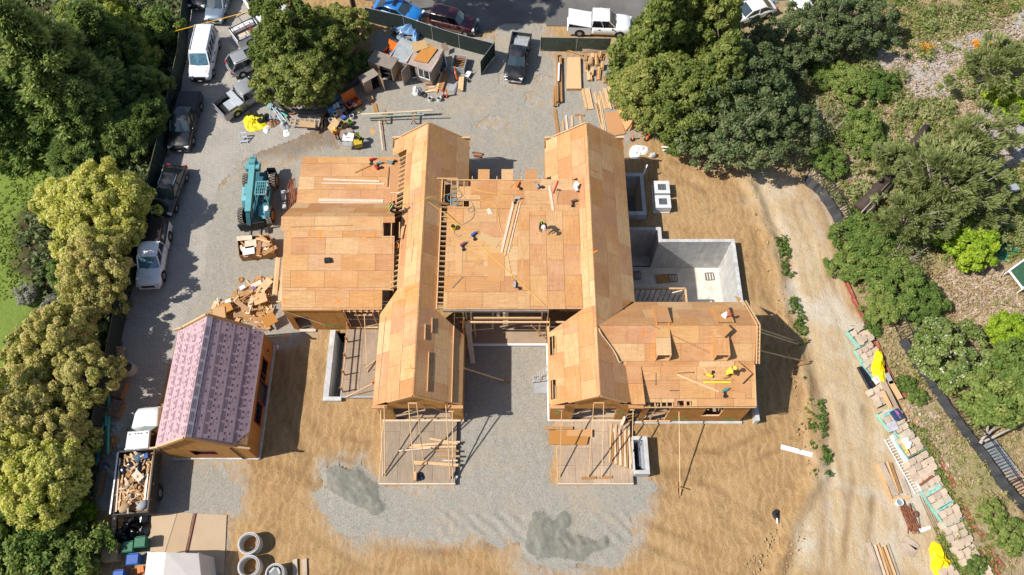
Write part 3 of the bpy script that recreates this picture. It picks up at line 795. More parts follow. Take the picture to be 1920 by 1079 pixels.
 for nm,x0,x1 in (('n',1225,1253),('n',1338,1368),('s',1230,1258),('s',1340,1368)):
  if nm == 'n':
   ya,yb = 22.95,21.25; zt = 5.05; zin = 6.1
   xa,xb = at(x0,580,5.4).x,at(x1,580,5.4).x
   top = [(xa,ya,zt),(xb,ya,zt),(xb,yb,zin),(xa,yb,zin)]
   zf = 3.95 + (23.75 - ya) / 2.75 * 2.2
  else:
   xa,xb = at(x0,650,5.9).x,at(x1,650,5.9).x
   ya,yb = 18.95,20.8; zt = 5.85; zin = 6.06
   top = [(xa,ya,zt),(xb,ya,zt),(xb,yb,zin),(xa,yb,zin)]
   zf = 4.75 + (ya - 18.55) / 2.45 * 1.4
  zrb = 6.12 - abs(yb - RWR) * (.8 if nm == 'n' else .57)
  lay(house,'dormer_roof',ply,top,Yd,up,seed=int(x0))
  for x in (xa + .02,xb - .02):
   mb = MB(); mb.extr([(x,ya,zf),(x,yb,zrb - .02),(x,yb,zin - .02),(x,ya,zt - .02)],(1 if x > xa + .1 else -1,0,0),-.02)
   mb.build('dormer_cheek',ply_wall,house)
  if nm == 's':
   mb = MB()
   for x in (xa + .05,xb - .05): mb.beam((x,ya - .02,zf),(x,ya - .02,zt - .04),.05,.09)
   mb.beam((xa,ya - .02,zf + .03),(xb,ya - .02,zf + .03),.06,.06)
   f = mb.build('dormer_frame',fir,house)
   MB().bx(xa + .08,xb - .08,ya + .6,ya + .63,zf + .25,zt - .06).build('dormer_shade_back',black_void,house)  # dark panel paints the shade inside the open dormer
build_roofs()
def build_frame():
 for nm,x0,x1,xr,zf in (('l',LX0,LX1,LXR,zL),('r',RX0,RX1,RXR,zR)):
  for y in (YN + .06,YS - .06):
   for xe in (x0,x1):
    sx = 1 if xe > xr else -1
    inn = .78 if y > 30 else .62
    b = MB(); b.beam((xr + sx * .02,y,ZR + .02),(xr + sx * (abs(xe - xr) * inn),y,zf(xr + sx * (abs(xe - xr) * inn)) + .02),.06,.20)
    b.build('rake_board',fir if y > 30 else ply,house)
    if y > 30:
     for k in (0,1):
      b = MB(); xa,xb = xe - sx * (.02 + .55 * k),xe - sx * (.75 if k == 0 else 1.05)
      b.beam((xe + sx * .04,y + .12 * (1 - k) - .02,zf(xe) + .1 + .35 * k),(xb,y + .12 * (1 - k) - .02,zf(xe) + .1 + .35 * k),.14,.1)
      b.build('return_box',fir,house)
     b = MB(); b.beam((xe + sx * .02,y - .75,zf(xe) + .06),(xe + sx * .02,y + .1,zf(xe) + .06),.05,.22); b.build('return_box',fir_dk,house)
    else:
     b = MB(); b.beam((xe + sx * .06,y - .04,zf(xe) + .02),(xe - sx * .95,y - .04,zf(xe) + .05),.22,.16); b.build('return_box',ply,house)
 def rafters(xa,za,xb,zb,y0,y1,step,deep=.2):
  y = y0
  while y < y1:
   MB().beam((xa,y,za),(xb,y,zb),.045,deep).build('rafter',fir,house); y += step
 rafters(-8.15,zL(-8.15) - .12,-8.75,zL(-8.15) - .6,24.7,28.4,.41)
 rafters(-8.15,zL(-8.15) - .12,-8.75,zL(-8.15) - .6,30.6,36.3,.41)
 rafters(-5.25,CD - .10,-4.76,CD - .10,22.6,31.0,.41,.2)
 MB().bx(-5.29,-5.21,22.5,33.2,CD - .22,CD + .03).build('ledger',fir,house)
 MB().bx(-8.2,-8.12,24.4,36.4,zL(-8.15) - .1,zL(-8.15) + .05).build('ledger',fir,house)
 MB().bx(-8.62,-8.54,24.6,28.6,3.9,4.2).build('ledger',fir,house)
 for x0,y0,x1,y1 in ((834,339,857,386),(857,339,883,350),(857,374,880,388)):
  a,b = on('CD',x0,y0,-.1),on('CD',x1,y1,-.1)
  n = 1 if x1 - x0 < 30 else 2
  for k in range(3):
   x = a.x + (b.x - a.x) * k / 2
   MB().beam((x,a.y,CD - .1),(x,b.y,CD - .1),.045,.2).build('joist',fir,house)
 a,b = on('LS',718,443,0),on('LS',749,418,0)
 for k in range(3):
  x = a.x + (b.x - a.x) * k / 2
  MB().beam((x,a.y - .1,a.z - .12),(x,b.y + .1,b.z - .12),.05,.2).build('rafter',fir,house)
 y = on('CD',960,337).y
 for x in np.arange(-3.0,3.3,.62):
  MB().bx(x - .022,x + .022,y - .1,y + .32,CD - .16,CD - .01).build('rafter_tail',fir,house)
 MB().bx(-4.9,4.2,y - .06,y - .01,CD - .2,CD + .03).build('fascia',fir,house)
 MB().bx(-4.8,2.55,22.38,22.46,CD - .26,CD + .02).build('fascia',trim_grey,house)
 a,b = on('CD',816,336,.06),on('CD',858,336,.06)
 MB().beam(a,b,.09,.09).build('plate',fir,house)
 for y0,y1 in ((632,665),(714,748)):
  a,b = on('RBW',1036,y0),on('RBW',1037,y1)
  MB().beam(a + Vector((0,0,-.05)),b + Vector((0,0,-.05)),.06,.14).build('curb',fir,house)
  a,b = on('RBW',1042,y0,0),on('RBW',1043,y1,0)
  MB().beam(a,b,.05,.12).build('curb',fir_dk,house)
 tb = [('LBW',723,596,708,756,.05),('LBW',757,601,754,663,.03),('LBW',752,675,748,741,.03),('LBE',796,609,795.5,638,.14),('LBE',809,597,808.5,625,.14),('LBE',803,661,800,735,.14),('LBE',849.5,613,845.5,755,.14),
          ('LBE',849.8,613,848.6,645,.16),('RBW',1073.5,595,1074.5,646,.03),('RBW',1079,708,1080,745,.03),('RBW',1083.5,258,1083.5,316,.04),('LBW',775,259,774,283,.04),('LBW',774,363,771,446,.04),('LBW',776,448,771.5,492,.04),('RBW',1090.5,380,1094,468,.05),('LBW',777,360,776,394,.03)]
 for pl,x0,y0,x1,y1,h in tb:
  MB().beam(on(pl,x0,y0,h / 2 + .02),on(pl,x1,y1,h / 2 + .02),.045,h).build('toe_board',fir,house)
 for x,w in ((16.62,.05),(16.80,.06)):
  MB().beam((x,23.8,3.98),(x,RWR,6.2),w,.2).build('rake_board',fir,house)
  MB().beam((x,RWR,6.2),(x,18.7,4.9),w,.2).build('rake_board',fir,house)
 for k in range(9):
  t = (k + .5) / 9
  MB().bx(16.6,16.82,RWR - 2.2 * t - .02,RWR - 2.2 * t + .02,6.2 - 1.25 * t - .08,6.2 - 1.25 * t + .05).build('lookout',fir,house)
  if k < 7: MB().bx(16.6,16.82,RWR + 2.6 * t - .02,RWR + 2.6 * t + .02,6.2 - 2.1 * t - .08,6.2 - 2.1 * t + .05).build('lookout',fir,house)
 MB().extr([(16.3,23.78,3.9),(16.3,23.78,4.5),(16.3,24.6,3.2)],(1,0,0),.04).build('eave_bracket',ply_wall,house)
 MB().beam((16.5,18.65,4.85),(16.48,15.98,4.0),.05,.14).build('rake_board',fir,house)
 MB().beam((8.95,15.93,3.9),(16.5,15.93,3.9),.04,.14).build('fascia',fir,house)
 MB().beam((-16.62,23.2,3.68),(-12.3,23.2,3.68),.04,.12).build('fascia',ply_wall,house)
trim_grey = M('weathered_beam',(.28,.23,.18),.8,.2,3)
build_frame()
def wall_studs(x0,x1,y,z0,z1,openx=(),step=.41,name='stud'):
 for x in np.arange(x0 + .03,x1,step):
  if any(a < x < b for a,b in openx): continue
  MB().bx(x - .02,x + .02,y - .05,y + .05,z0,z1).build(name,fir,house)
def build_walls():
 S_ = (0,-1,0)
 def swall(x0,x1,z0,z1,y,holes=(),seed=1,name='wall_sheet',top=None):
  P = top or [(x0,y,z0),(x1,y,z0),(x1,y,z1),(x0,y,z1)]
  lay(house,name,ply_wall,P,(0,0,1),S_,holes=[((a,y,b),(c,y,d)) for a,b,c,d in holes],origin=(x0,y,z0),seed=seed)
 swall(-16.5,-12.25,.12,3.62,23.28,[(-16.08,.12,-15.0,2.35)],31)
 wall_studs(-12.2,-9.45,23.3,.3,3.35,[(-11.9,-11.55),(-11.1,-10.35)])
 for z,x0,x1 in ((3.42,-12.25,-9.4),(.34,-12.25,-9.4),(2.7,-11.5,-10.2)):
  MB().bx(x0,x1,23.24,23.36,z - .05,z + .05).build('plate',fir,house)
 for x in np.arange(-12.1,-9.4,.42):
  MB().bx(x - .025,x + .025,23.1,23.5,3.5,3.66).build('rafter_tail',fir,house)
 MB().bx(-16.1,-14.9,23.05,23.25,.1,.16).build('sill',fir_pale,house)
 for nm,x0,x1,xr,oa,ob,sd_ in (('l',LX0 + .12,LX1 - .08,LXR,-8.35,-4.3,41),('r',RX0 + .1,RX1 - .75,RXR,4.25,7.3,51)):
  f = zL if nm == 'l' else zR
  swall(x0,oa,.3,f(x0) - .05,16.15,(),sd_)
  swall(ob,x1,.3,f(min(x1,RX1)) - .05 if nm == 'l' else 3.9,16.15,(),sd_ + 1)
  P = [(oa,16.15,3.05),(ob,16.15,3.05),(ob,16.15,f(ob) - .05),(xr,16.15,ZR - .05),(oa,16.15,f(oa) - .05)]
  swall(oa,ob,3.05,0,16.15,(),sd_ + 2,top=P)
  MB().bx(oa - .02,oa + .06,16.18,16.3,.3,3.05).build('stud',fir,house)
  MB().bx(ob - .06,ob + .02,16.18,16.3,.3,3.05).build('stud',fir,house)
  MB().bx(x0,x1,16.0,16.14,.22,.34).build('sill',fir_pale,house)
  MB().bx(x0 + .1,x1 - .1,16.3,21.8,.24,.30).build('floor_deck',ply_old,house)
  MB().beam((oa + .5,16.6,.4),(ob - .8,16.6,3.0),.04,.09).build('brace',fir,house)
  MB().beam((ob - .5,16.7,.4),(oa + 1.2,16.7,3.0),.04,.09).build('brace',fir,house)
 lay(house,'wall_sheet',ply_wall,[(LX1 - .12,16.2,.25),(LX1 - .12,22.6,.25),(LX1 - .12,22.6,3.8),(LX1 - .12,16.2,3.8)],(0,0,1),(1,0,0),seed=61)
 lay(house,'wall_sheet',ply_wall,[(RX0 + .1,16.2,.25),(RX0 + .1,22.6,.25),(RX0 + .1,22.6,3.8),(RX0 + .1,16.2,3.8)],(0,0,1),(-1,0,0),seed=62,holes=[((RX0 + .1,17.2,.8),(RX0 + .1,18.6,2.8)),((RX0 + .1,20.3,.8),(RX0 + .1,21.5,2.8))])
 MB().bx(RX0 - .03,RX0 + .08,16.05,21.9,.18,.3).build('sill',white_p,house)
 MB().bx(RX0 - .1,RX0 + .02,16.2,21.9,3.55,3.9).build('eave_beam',fir,house)
 for nm,a,b in (('w',(-16.5,23.3),(-16.5,36.3)),('n',(-16.5,36.3),(-9.2,36.3)),('lw',(LX0 + .15,16.3),(LX0 + .15,23.2)),('ln',(LX0 + .2,37.7),(LX1 - .2,37.7)),('le',(LX1 - .15,33.4),(LX1 - .15,37.7)),('cn',(LX1,33.0),(RX0,33.0)),
                     ('rw',(RX0 + .15,33.2),(RX0 + .15,37.7)),('rn',(RX0 + .2,37.7),(RX1 - .2,37.7)),('re',(RX1 - .15,23.8),(RX1 - .15,37.7)),('wn',(RX1,23.6),(16.3,23.6))):
  MB().beam((*a,1.85),(*b,1.85),.1,3.6).build('wall',ply_wall,house)
 MB().extr([(16.35,16.2,.1),(16.35,23.6,.1),(16.35,23.6,3.9),(16.35,21,6.0),(16.35,18.6,4.6),(16.35,16.2,3.9)],(1,0,0),.08).build('wall',ply_wall,house)
 for x0,x1,xr,y in ((LX0 + .2,LX1 - .2,LXR,37.72),(RX0 + .2,RX1 - .2,RXR,37.72)):
  MB().extr([(x0,y,3.65),(x1,y,3.65),(x1,y,3.9),(xr,y,ZR - .1),(x0,y,3.9)],(0,-1,0),.08).build('gable_wall',ply_wall,house)
 swall(11.0,16.38,.2,3.85,16.1,[(13.35,1.45,14.6,3.35)],71)
 swall(8.95,9.35,.2,3.85,16.1,(),72)
 for a,b in (((13.3,3.38),(14.65,3.38)),((13.3,1.42),(14.65,1.42)),((13.33,1.4),(13.33,3.4)),((14.62,1.4),(14.62,3.4))):
  MB().beam((a[0],16.12,a[1]),(b[0],16.12,b[1]),.1 if a[1] == b[1] else .07,.07).build('window_frame',fir,house)
 for k,x in enumerate((9.4,9.9,10.95,11.1,11.3)):
  MB().bx(x - .025,x + .025,16.12,16.24,.3,3.75).build('stud',fir,house)
 MB().bx(9.3,11.35,15.98,16.1,.2,.32).build('sill',fir,house)
 MB().bx(9.35,11.3,16.12,16.24,3.1,3.25).build('header',fir_dk,house)
 MB().bx(9.35,11.3,16.12,16.24,2.0,2.08).build('plate',fir_dk,house)
 for x in np.arange(9.3,12.2,.4):
  MB().bx(x - .03,x + .03,16.0,17.2,3.78,3.9).build('joist',fir,house)
 MB().bx(8.9,16.4,16.2,23.5,.14,.2).build('floor_deck',ply_old,house)
 MB().bx(8.85,16.55,15.9,16.08,.0,.14).build('footing',concrete,house)
 MB().bx(-16.4,-9.5,23.4,36.2,.14,.2).build('floor_deck',ply_old,house)
 MB().bx(LX1,RX0,22.0,32.9,.26,.32).build('floor_deck',ply_old,house)
 MB().bx(LX1 + .05,RX0 + .1,21.86,22.0,.15,.34).build('sill',white_p,house)
 MB().bx(LX1,RX0,26.2,26.3,.3,5.2).build('wall',black_void,house)  # dark back wall paints the shade under the middle deck
 for px0,px1,py,z,h in ((868,1028,580.5,4.9,.12),(888,1015,597,3.75,.2),(862,1058,604.5,3.2,.12)):
  a,b = at(px0,py,z),at(px1,py,z)
  MB().beam(a,b,.12,h).build('beam',fir,house)
 for px,y0,z0,z1 in ((869,22.7,.3,4.9),(874,22.75,3.2,4.9),(883,22.7,3.2,4.9),(1016,22.7,2.9,4.9),(1027,22.65,.3,5.2),(1013,22.6,.3,3.1),(888,22.6,.3,3.1)):
  x = at(px,590,4).x
  MB().bx(x - .045,x + .045,y0 - .05,y0 + .05,z0,z1).build('post',fir,house)
 for px,z1 in ((934,5.2),(950,4.7)):
  x = at(px,600,2).x; MB().bx(x - .12,x + .12,24.0,24.08,.3,z1).build('post',fir_pale,house)
 MB().beam((2.5,22.4,.4),(1.4,22.4,2.9),.04,.09).build('brace',fir,house)
 for x0,x1,nm in ((-9.2,-3.95,1),(3.2,8.42,2)):
  lay(house,'floor_sheet',ply_grey if nm == 1 else ply_old,[(x0,11.6,.35),(x1,11.6,.35),(x1,16.0,.35),(x0,16.0,.35)],(0,1,0),(0,0,1),seed=80 + nm)
  MB().bx(x0 - .02,x1 + .02,11.52,11.6,.02,.36).build('rim_board',fir_pale,house)
  for x in (x0,x1): MB().bx(x - .06,x,11.6,16.0,.02,.36).build('rim_board',fir,house)
  MB().bx(x0,x1,11.65,15.95,.02,.34).build('underframe',trim_wood,house)
 lay(house,'floor_sheet',ply_grey,[(-12.4,17.9,.32),(-9.4,17.9,.32),(-9.4,23.15,.32),(-12.4,23.15,.32)],(0,1,0),(0,0,1),seed=90)
 MB().bx(-12.4,-9.3,17.78,17.9,.05,.34).build('rim_board',galv,house)
 MB().bx(-12.42,-9.4,17.9,23.2,.02,.31).build('underframe',trim_wood,house)
 for k in range(2):
  c = (-9.2 + .25 if k == 0 else 3.3,11.5,.06)
build_walls()
def build_paint():
 org = M('orange_spray',(.80,.24,.02),.8,.2,8); grn = M('green_spray',(.12,.42,.10),.8,.25,8); ink = M('black_stamp',(.05,.035,.03),.8,.3,8)
 def stroke(pl,pts,w,mat=org,name='spray_mark',lift=.028):
  P = [on(pl,*p,lift) for p in pts]
  MB().ribbon(P,w,planes[pl][1]).build(name,mat,house)
 for a in ([(543,427),(544,436),(546,443)],[(543,443),(547,450),(544,455)],[(581,424),(582,447),(582,455)],[(600,431),(600,452)],[(593,431),(598,440)],[(605,431),(601,440)],[(595,446),(600,451),(605,446)],
              [(682,434),(682,440)],[(678,434),(686,440)],[(679,446),(686,446),(686,452),(680,452)],[(697,434),(704,440)],[(704,434),(697,440)],[(701,440),(701,450)],[(745,455),(748,460),(746,466)]):
  stroke('LS',a,.05)
 for a in ([(630,562),(640,568)],[(640,562),(630,568)],[(533,560),(534,570)]): stroke('LS',a,.07)
 for a in ([(757,593),(780,586)],[(750,596),(757,593)],[(757,694),(771,690)],[(768,684),(772,693)],[(758,549),(781,536)]): stroke('LBW',a,.045)
 for a in ([(782,586),(797,590)],[(773,691),(790,694)],[(782,596),(786,600)]): stroke('LBE',a,.045)
 for a in ([(1094,592),(1118,589)],[(1102,610),(1119,607)],[(1104,646),(1119,642)],[(1104,652),(1119,648)],[(1104,690),(1121,686)],[(1106,732),(1124,728)],[(1100,497),(1103,510)],[(1108,580),(1111,585)],[(1105,695),(1117,693)]): stroke('RBW',a,.04)
 stroke('RBW',[(1095,647),(1101,647)],.18)
 for a in ([(1110,318),(1118,323)],[(1113,322),(1121,322)],[(1113,498),(1122,506)],[(1114,463),(1119,470)],[(1118,592),(1130,600)],[(1131,648),(1138,654)]): stroke('RBE',a,.06)
 for a in ([(1206,611),(1206,634)],[(1206,626),(1214,628)],[(1231,605),(1231,616)],[(1254,605),(1254,616)],[(1120,470),(1112,474)]): stroke('RS',a,.06)
 for a in ([(1055,478),(1085,478)],[(1098,500),(1104,512)]): stroke('CD',a,.035)
 for a in ([(1270,700),(1302,699)],[(1255,733),(1300,732)],[(1230,700),(1230,722)],[(1370,733),(1398,737)]):
  stroke('RL',a,.05,ink,'stamp_mark')
  p,q = a[-1],a[0]; dx,dy = (1,0) if abs(p[0] - q[0]) > 5 else (0,1)
  stroke('RL',[(p[0] - 2 * dx - 2 * dy,p[1] - 2 * dx - 2 * dy),p,(p[0] - 2 * dx + 2 * dy,p[1] + 2 * dx - 2 * dy)],.03,ink,'stamp_mark')
 for k in range(26):
  x,y = rnd.choice([(1232 + k * .1,700 + k),(1040 + rnd.uniform(-20,40),520 + rnd.uniform(0,40)),(1005 + rnd.uniform(0,40),440 + rnd.uniform(0,90))])
  if y < 575: stroke('CD',[(x,y),(x + 5,y)],.03,M('faint_stamp',(.36,.2,.09),.8,.2),'stamp_mark')
 def wallmark(pts,y,w,mat=grn):
  MB().ribbon([(x,y,z) for x,z in pts],w,(0,-1,0)).build('spray_mark',mat,house)
 wallmark([(-14.2,.75),(-13.7,.95),(-13.4,.7)],23.24,.18); wallmark([(-13.2,.7),(-12.7,.8)],23.24,.18)
 for x in (-9.15,-8.75,-3.9): wallmark([(x,2.0),(x + .25,2.05)],16.11,.2)
 for x in (3.2,7.6): wallmark([(x,1.9),(x,2.3)],16.11,.28)
 for x0 in (11.5,14.9): wallmark([(x0,.55),(x0 + .5,.7),(x0 + .2,.95),(x0 + .8,.85),(x0 + 1.1,.6)],16.06,.16)
build_paint()
# concrete retaining pits
def build_pits():
 t = thing('basement_walls','open concrete basement walls and slab beside the right-hand gable','basement',(13,26,0))
 MB().bx(8.9,17.5,23.0,30.6,-3.7,-3.6).build('slab',slabm,t)
 MB().bx(8.9,11.9,30.5,31.7,-3.7,-3.6).build('slab',slabm,t)
 for x0,x1,y0,y1,z1 in ((17.35,17.62,15.9,30.40,.9),(11.62,17.62,30.40,30.66,.9),(11.62,11.88,30.66,31.5,.9),(9.3,11.88,31.5,31.75,.9)):
  MB().bx(x0,x1,y0,y1,-3.65,z1).build('wall',concrete if y1 > 16 else conc_dark,t)
 MB().bx(8.8,9.05,23.4,31.7,-3.65,.1).build('wall',conc_dark,t)
 MB().bx(8.9,17.5,22.95,23.1,-3.65,.1).build('wall',conc_dark,t)
 n = thing('light_well','blue-shadowed concrete light well on the north-east side of the house','light well',(9.7,35,0),group='concrete light wells round the house')
 for a in ((8.5,10.85,36.65,36.95),(8.5,10.85,32.95,33.25),(10.55,10.85,33.25,36.65)): MB().bx(*a,-2.4,.85).build('wall',concrete,n)
 MB().bx(8.5,10.6,33.2,36.7,-2.5,-2.4).build('slab',conc_dark,n)
 n = thing('light_well','long narrow concrete light well beside the left porch rails','light well',(-12.9,20,0),group='concrete light wells round the house')
 for a in ((-13.75,-13.35,17.85,23.1),(-13.75,-12.42,17.55,17.85),(-12.5,-12.42,17.85,23.1)): MB().bx(*a,-2.2,.34).build('wall',concrete,n)
 MB().bx(-13.5,-12.4,17.7,23.1,-2.3,-2.2).build('slab',conc_dark,n)
 n = thing('light_well','concrete stair well with steps beside the right front porch','light well',(8.9,13.4,0),group='concrete light wells round the house')
 for a in ((9.22,9.5,12.1,14.75),(8.45,9.22,14.48,14.75),(8.45,9.22,12.1,12.36),(8.42,8.5,12.36,14.48)): MB().bx(*a,-1.8,1.0).build('wall',concrete,n)
 MB().bx(8.45,9.25,12.3,14.5,-1.9,-1.8).build('slab',conc_dark,n)
 for k in range(3): MB().bx(9.22 - .1 * (k + 1),9.22 - .1 * k - .005,12.4 + .18 * k,14.45,-1.6,.92 - .28 * k).build('ledge',galv,n)
 s = thing('stud_wall','low timber stud enclosure standing in the concrete basement','stud wall',(11.2,25,-3.6))
 a,b = at(1190,541,0),at(1285,541,0)
 y1 = a.y; x0,x1 = a.x,b.x
 MB().bx(x0,x1,y1 - .07,y1 + .07,-.1,.0).build('top_plate',fir,s)
 MB().bx(x1 - .07,x1 + .07,23.9,y1,-.1,.0).build('top_plate',fir,s)
 for x in np.arange(x0 + .1,x1 - .1,.41): MB().bx(x - .02,x + .02,y1 - .05,y1 + .05,-3.55,-.1).build('stud',fir,s)
 for y in np.arange(24.0,y1 - .1,.41): MB().bx(x1 - .05,x1 + .05,y - .02,y + .02,-3.55,-.1).build('stud',fir,s)
 MB().beam((x1 - 2.0,y1 - .35,-.7),(x1 - .2,y1 - .1,-.15),.09,.05).build('brace',fir_pale,s)
 MB().bx(x1 - 2.0,x1 - .1,23.9,y1 - .5,-1.4,-1.36).build('landing',ply_old,s)
slabm = M('stained_slab',(.60,.57,.51),.85,.15,1.0,.1,20,dirt=((.24,.20,.17),.6,.55))
build_pits()
# GARAGE WITH PINK ROOF UNDERLAYMENT
def build_garage():
 g = thing('garage','small gabled timber outbuilding with pink printed roof underlayment','garage',(-20.9,17.6,0))
 x0,x1,xr,y0,y1,ze,zr = -24.0,-17.85,-20.95,13.3,21.95,3.0,5.75
 pink = M('pink_underlayment',(.45,.31,.335),.6,.1,1.2,.5,2.5,obj=.08,dirt=((.36,.27,.25),1.3,.45))
 ink = M('underlayment_print',(.085,.03,.055),.6,.1)
 lap = M('dark_lap_line',(.03,.02,.03),.6,.1)
 for side,xe in ((-1,x0),(1,x1)):
  sl = Vector((xe - xr,0,ze - zr)); Ln = sl.length; d = sl / Ln
  N = Vector((-d.z * side,0,d.x * side)); N = N if N.z > 0 else -N
  n = 4; wdt = Ln / n
  MB().extr([(xr,y0 + .1,zr - .02),(xr,y1 - .1,zr - .02),(xe,y1 - .1,ze - .02),(xe,y0 + .1,ze - .02)],N,-.02).build('roof_deck',ply,g)
  for k in range(n):
   a = Vector((xr,0,zr)) + d * (k * wdt); b = Vector((xr,0,zr)) + d * ((k + 1) * wdt + .02)
   lift = N * (.012 * (k + 1) * 0 + .004 * (n - k))
   P = [Vector((a.x,y0 + .1,a.z)) + lift,Vector((a.x,y1 - .1,a.z)) + lift,Vector((b.x,y1 - .1,b.z)) + lift,Vector((b.x,y0 + .1,b.z)) + lift]
   if side == 1 and k == n - 1: P[3] = P[3] + Vector((-.75,.0,.62)); P.insert(3,Vector((b.x,y0 + 1.2,b.z)) + lift)
   s = MB().extr(P,N,.006).build('underlayment_strip',pink,g)
   mb = MB(); lf = lift + N * .012
   def mark(u0,u1,y_0,y_1,t=.0):
    q = [a + d * u0,a + d * u1]
    mb.poly([(q[0].x,y_0,q[0].z) + lf if False else Vector((q[0].x,y_0,q[0].z)) + lf,Vector((q[1].x,y_0,q[1].z)) + lf,Vector((q[1].x,y_1,q[1].z)) + lf,Vector((q[0].x,y_1,q[0].z)) + lf])
   y = y0 + .25 + (.3 * k) % .8
   top = .08
   while y < y1 - .95:
    mark(top,top + .025,y,y + .62); mark(top + .17,top + .195,y,y + .62); mark(top,top + .195,y,y + .022); mark(top,top + .195,y + .60,y + .62)
    for q in range(7):
     yy = y + .05 + q * .078
     mark(top + .055,top + .14,yy,yy + .028)
     mark(top + .055 + .057 * (q % 2),top + .083 + .057 * (q % 2),yy + .028,yy + .055)
    y += .80
   y = y0 + .3
   i = 0
   while y < y1 - .3:
    u = .36
    mark(u,u + .05,y,y + .05); mark(u + .03,u + .10,y + .05,y + .09); mark(u,u + .05,y + .09,y + .15); mark(u + .06,u + .12,y,y + .04); mark(u + .06,u + .12,y + .10,y + .15)
    if i % 2 == 0:
     for q in range(6): mark(.55,.58,y + .05 + q * .065,y + .09 + q * .065)
     if wdt > .9: mark(.78,.83,y + .2,y + .24)
    else: mark(.74,.79,y,y + .2); mark(.64,.67,y + .05,y + .09)
    y += .42; i += 1
   pr = mb.build('printed_lettering',ink,s); pr['kind'] = 'stuff'
   if k: 
    c = a + d * .0
    MB().bx(c.x - .008,c.x + .008,y0 + .1,y1 - .1,c.z + .018,c.z + .03).build('lap_line',lap,g)
 c = Vector((xr + .3,0,zr - .26))
 cap = MB().extr([(xr,y0 + .08,zr + .03),(xr,y1 - .08,zr + .03),(c.x,y1 - .08,c.z + .03),(c.x,y0 + .08,c.z + .03)],(.66,0,.75),.012).build('ridge_strip',M('grey_pink_ridge_strip',(.40,.34,.36),.6,.08),g)
 mb = MB(); y = y0 + .3
 while y < y1 - .9:
  for u0,u1,ya,yb in ((.05,.07,0,.62),(.21,.23,0,.62),(.05,.23,0,.02),(.05,.23,.6,.62),*[(.10,.17,.06 + .078 * q,.10 + .078 * q) for q in range(7)]):
   P = [Vector((xr + u0,0,zr - u0 * .9)),Vector((xr + u1,0,zr - u1 * .9))]
   mb.poly([(P[0].x,y + ya,P[0].z + .065),(P[1].x,y + ya,P[1].z + .065),(P[1].x,y + yb,P[1].z + .065),(P[0].x,y + yb,P[0].z + .065)])
  y += .86
 mb.build('printed_lettering',ink,cap)['kind'] = 'stuff'
 MB().bx(c.x - .0,c.x + .045,y0 + .1,y1 - .1,c.z,c.z + .035).build('lap_line',lap,g)
 for y in (y0 + .02,y1 - .02):
  for xe in (x0,x1):
   sx = 1 if xe > xr else -1
   xk = xr + sx * 2.45
   MB().beam((xr,y,zr + .1),(xk,y,zr + .1 - 2.45 / 3.05 * (zr - ze)),.12,.26).build('rake_board',fir_dk if sx > 0 else fir,g)
   MB().beam((xr + sx * 2.6,y,ze + .5),(xe + sx * .25,y,ze + .12),.1,.2).build('return_box',fir,g)
 MB().bx(x0 + .25,x0 + .35,y0 + .1,y1 - .1,.15,ze).build('wall',ply_wall,g)
 MB().extr([(x0 + .25,y1 - .1,.15),(x1 - .1,y1 - .1,.15),(x1 - .1,y1 - .1,ze),(xr,y1 - .1,zr - .1),(x0 + .25,y1 - .1,ze)],(0,-1,0),.1).build('gable_wall',ply_wall,g)
 yw = y0 + .12
 wx0,wx1 = -22.0,-20.3
 lay(g,'wall_sheet',ply_wall,[(x0 + .25,yw,.2),(x1,yw,.2),(x1,yw,ze),(xr,yw,zr - .08),(x0 + .25,yw,ze)],(0,0,1),(0,-1,0),holes=[((wx0,yw,1.0),(wx1,yw,2.2))],seed=5)
 MB().bx(wx0 - .05,wx1 + .05,yw - .02,yw + .06,.92,1.0).build('window_trim',red_tr,g); MB().bx(wx0 - .05,wx1 + .05,yw - .02,yw + .06,2.2,2.27).build('window_trim',red_tr,g)
 for x in (wx0 - .03,wx1 + .03): MB().bx(x - .03,x + .03,yw - .02,yw + .06,1.0,2.2).build('window_trim',red_tr,g)
 MB().bx(wx0,wx1,yw + .12,yw + .15,1.0,2.2).build('window_pane',glass_d,g)
 MB().bx(-18.95,-18.85,yw - .12,yw - .01,.25,ze + .3).build('corner_trim',trim_wood,g)
 MB().bx(-18.9,-17.9,yw - .06,yw - .02,.25,ze + .1).build('return_panel',ply_wall,g)
 xw = x1 - .06
 ops = [(19.0,20.15,1.0,2.3,True),(17.3,18.6,.3,2.35,False),(15.5,16.8,.8,2.3,True)]
 cedar = wood_mat('cedar_boards',[(.42,.185,.05),(.34,.14,.035),(.48,.23,.07),(.38,.16,.04)],uvgrain=False,grain=(7,7),knots=.15)
 y = y0 + .15
 while y < y1 - .15:
  yb = min(y + .4,y1 - .12)
  segs = [(.25,ze - .05)]
  for oy0,oy1,za,zb,_ in ops:
   if y + .02 < oy1 and yb - .02 > oy0: segs = [(.25,za),(zb,ze - .05)]
  for za,zb in segs:
   if zb - za > .12: MB().bx(xw - .02,xw + .02 + .006 * rnd.random(),y + .005,yb - .005,za,zb).build('board',cedar,g)
  y = yb
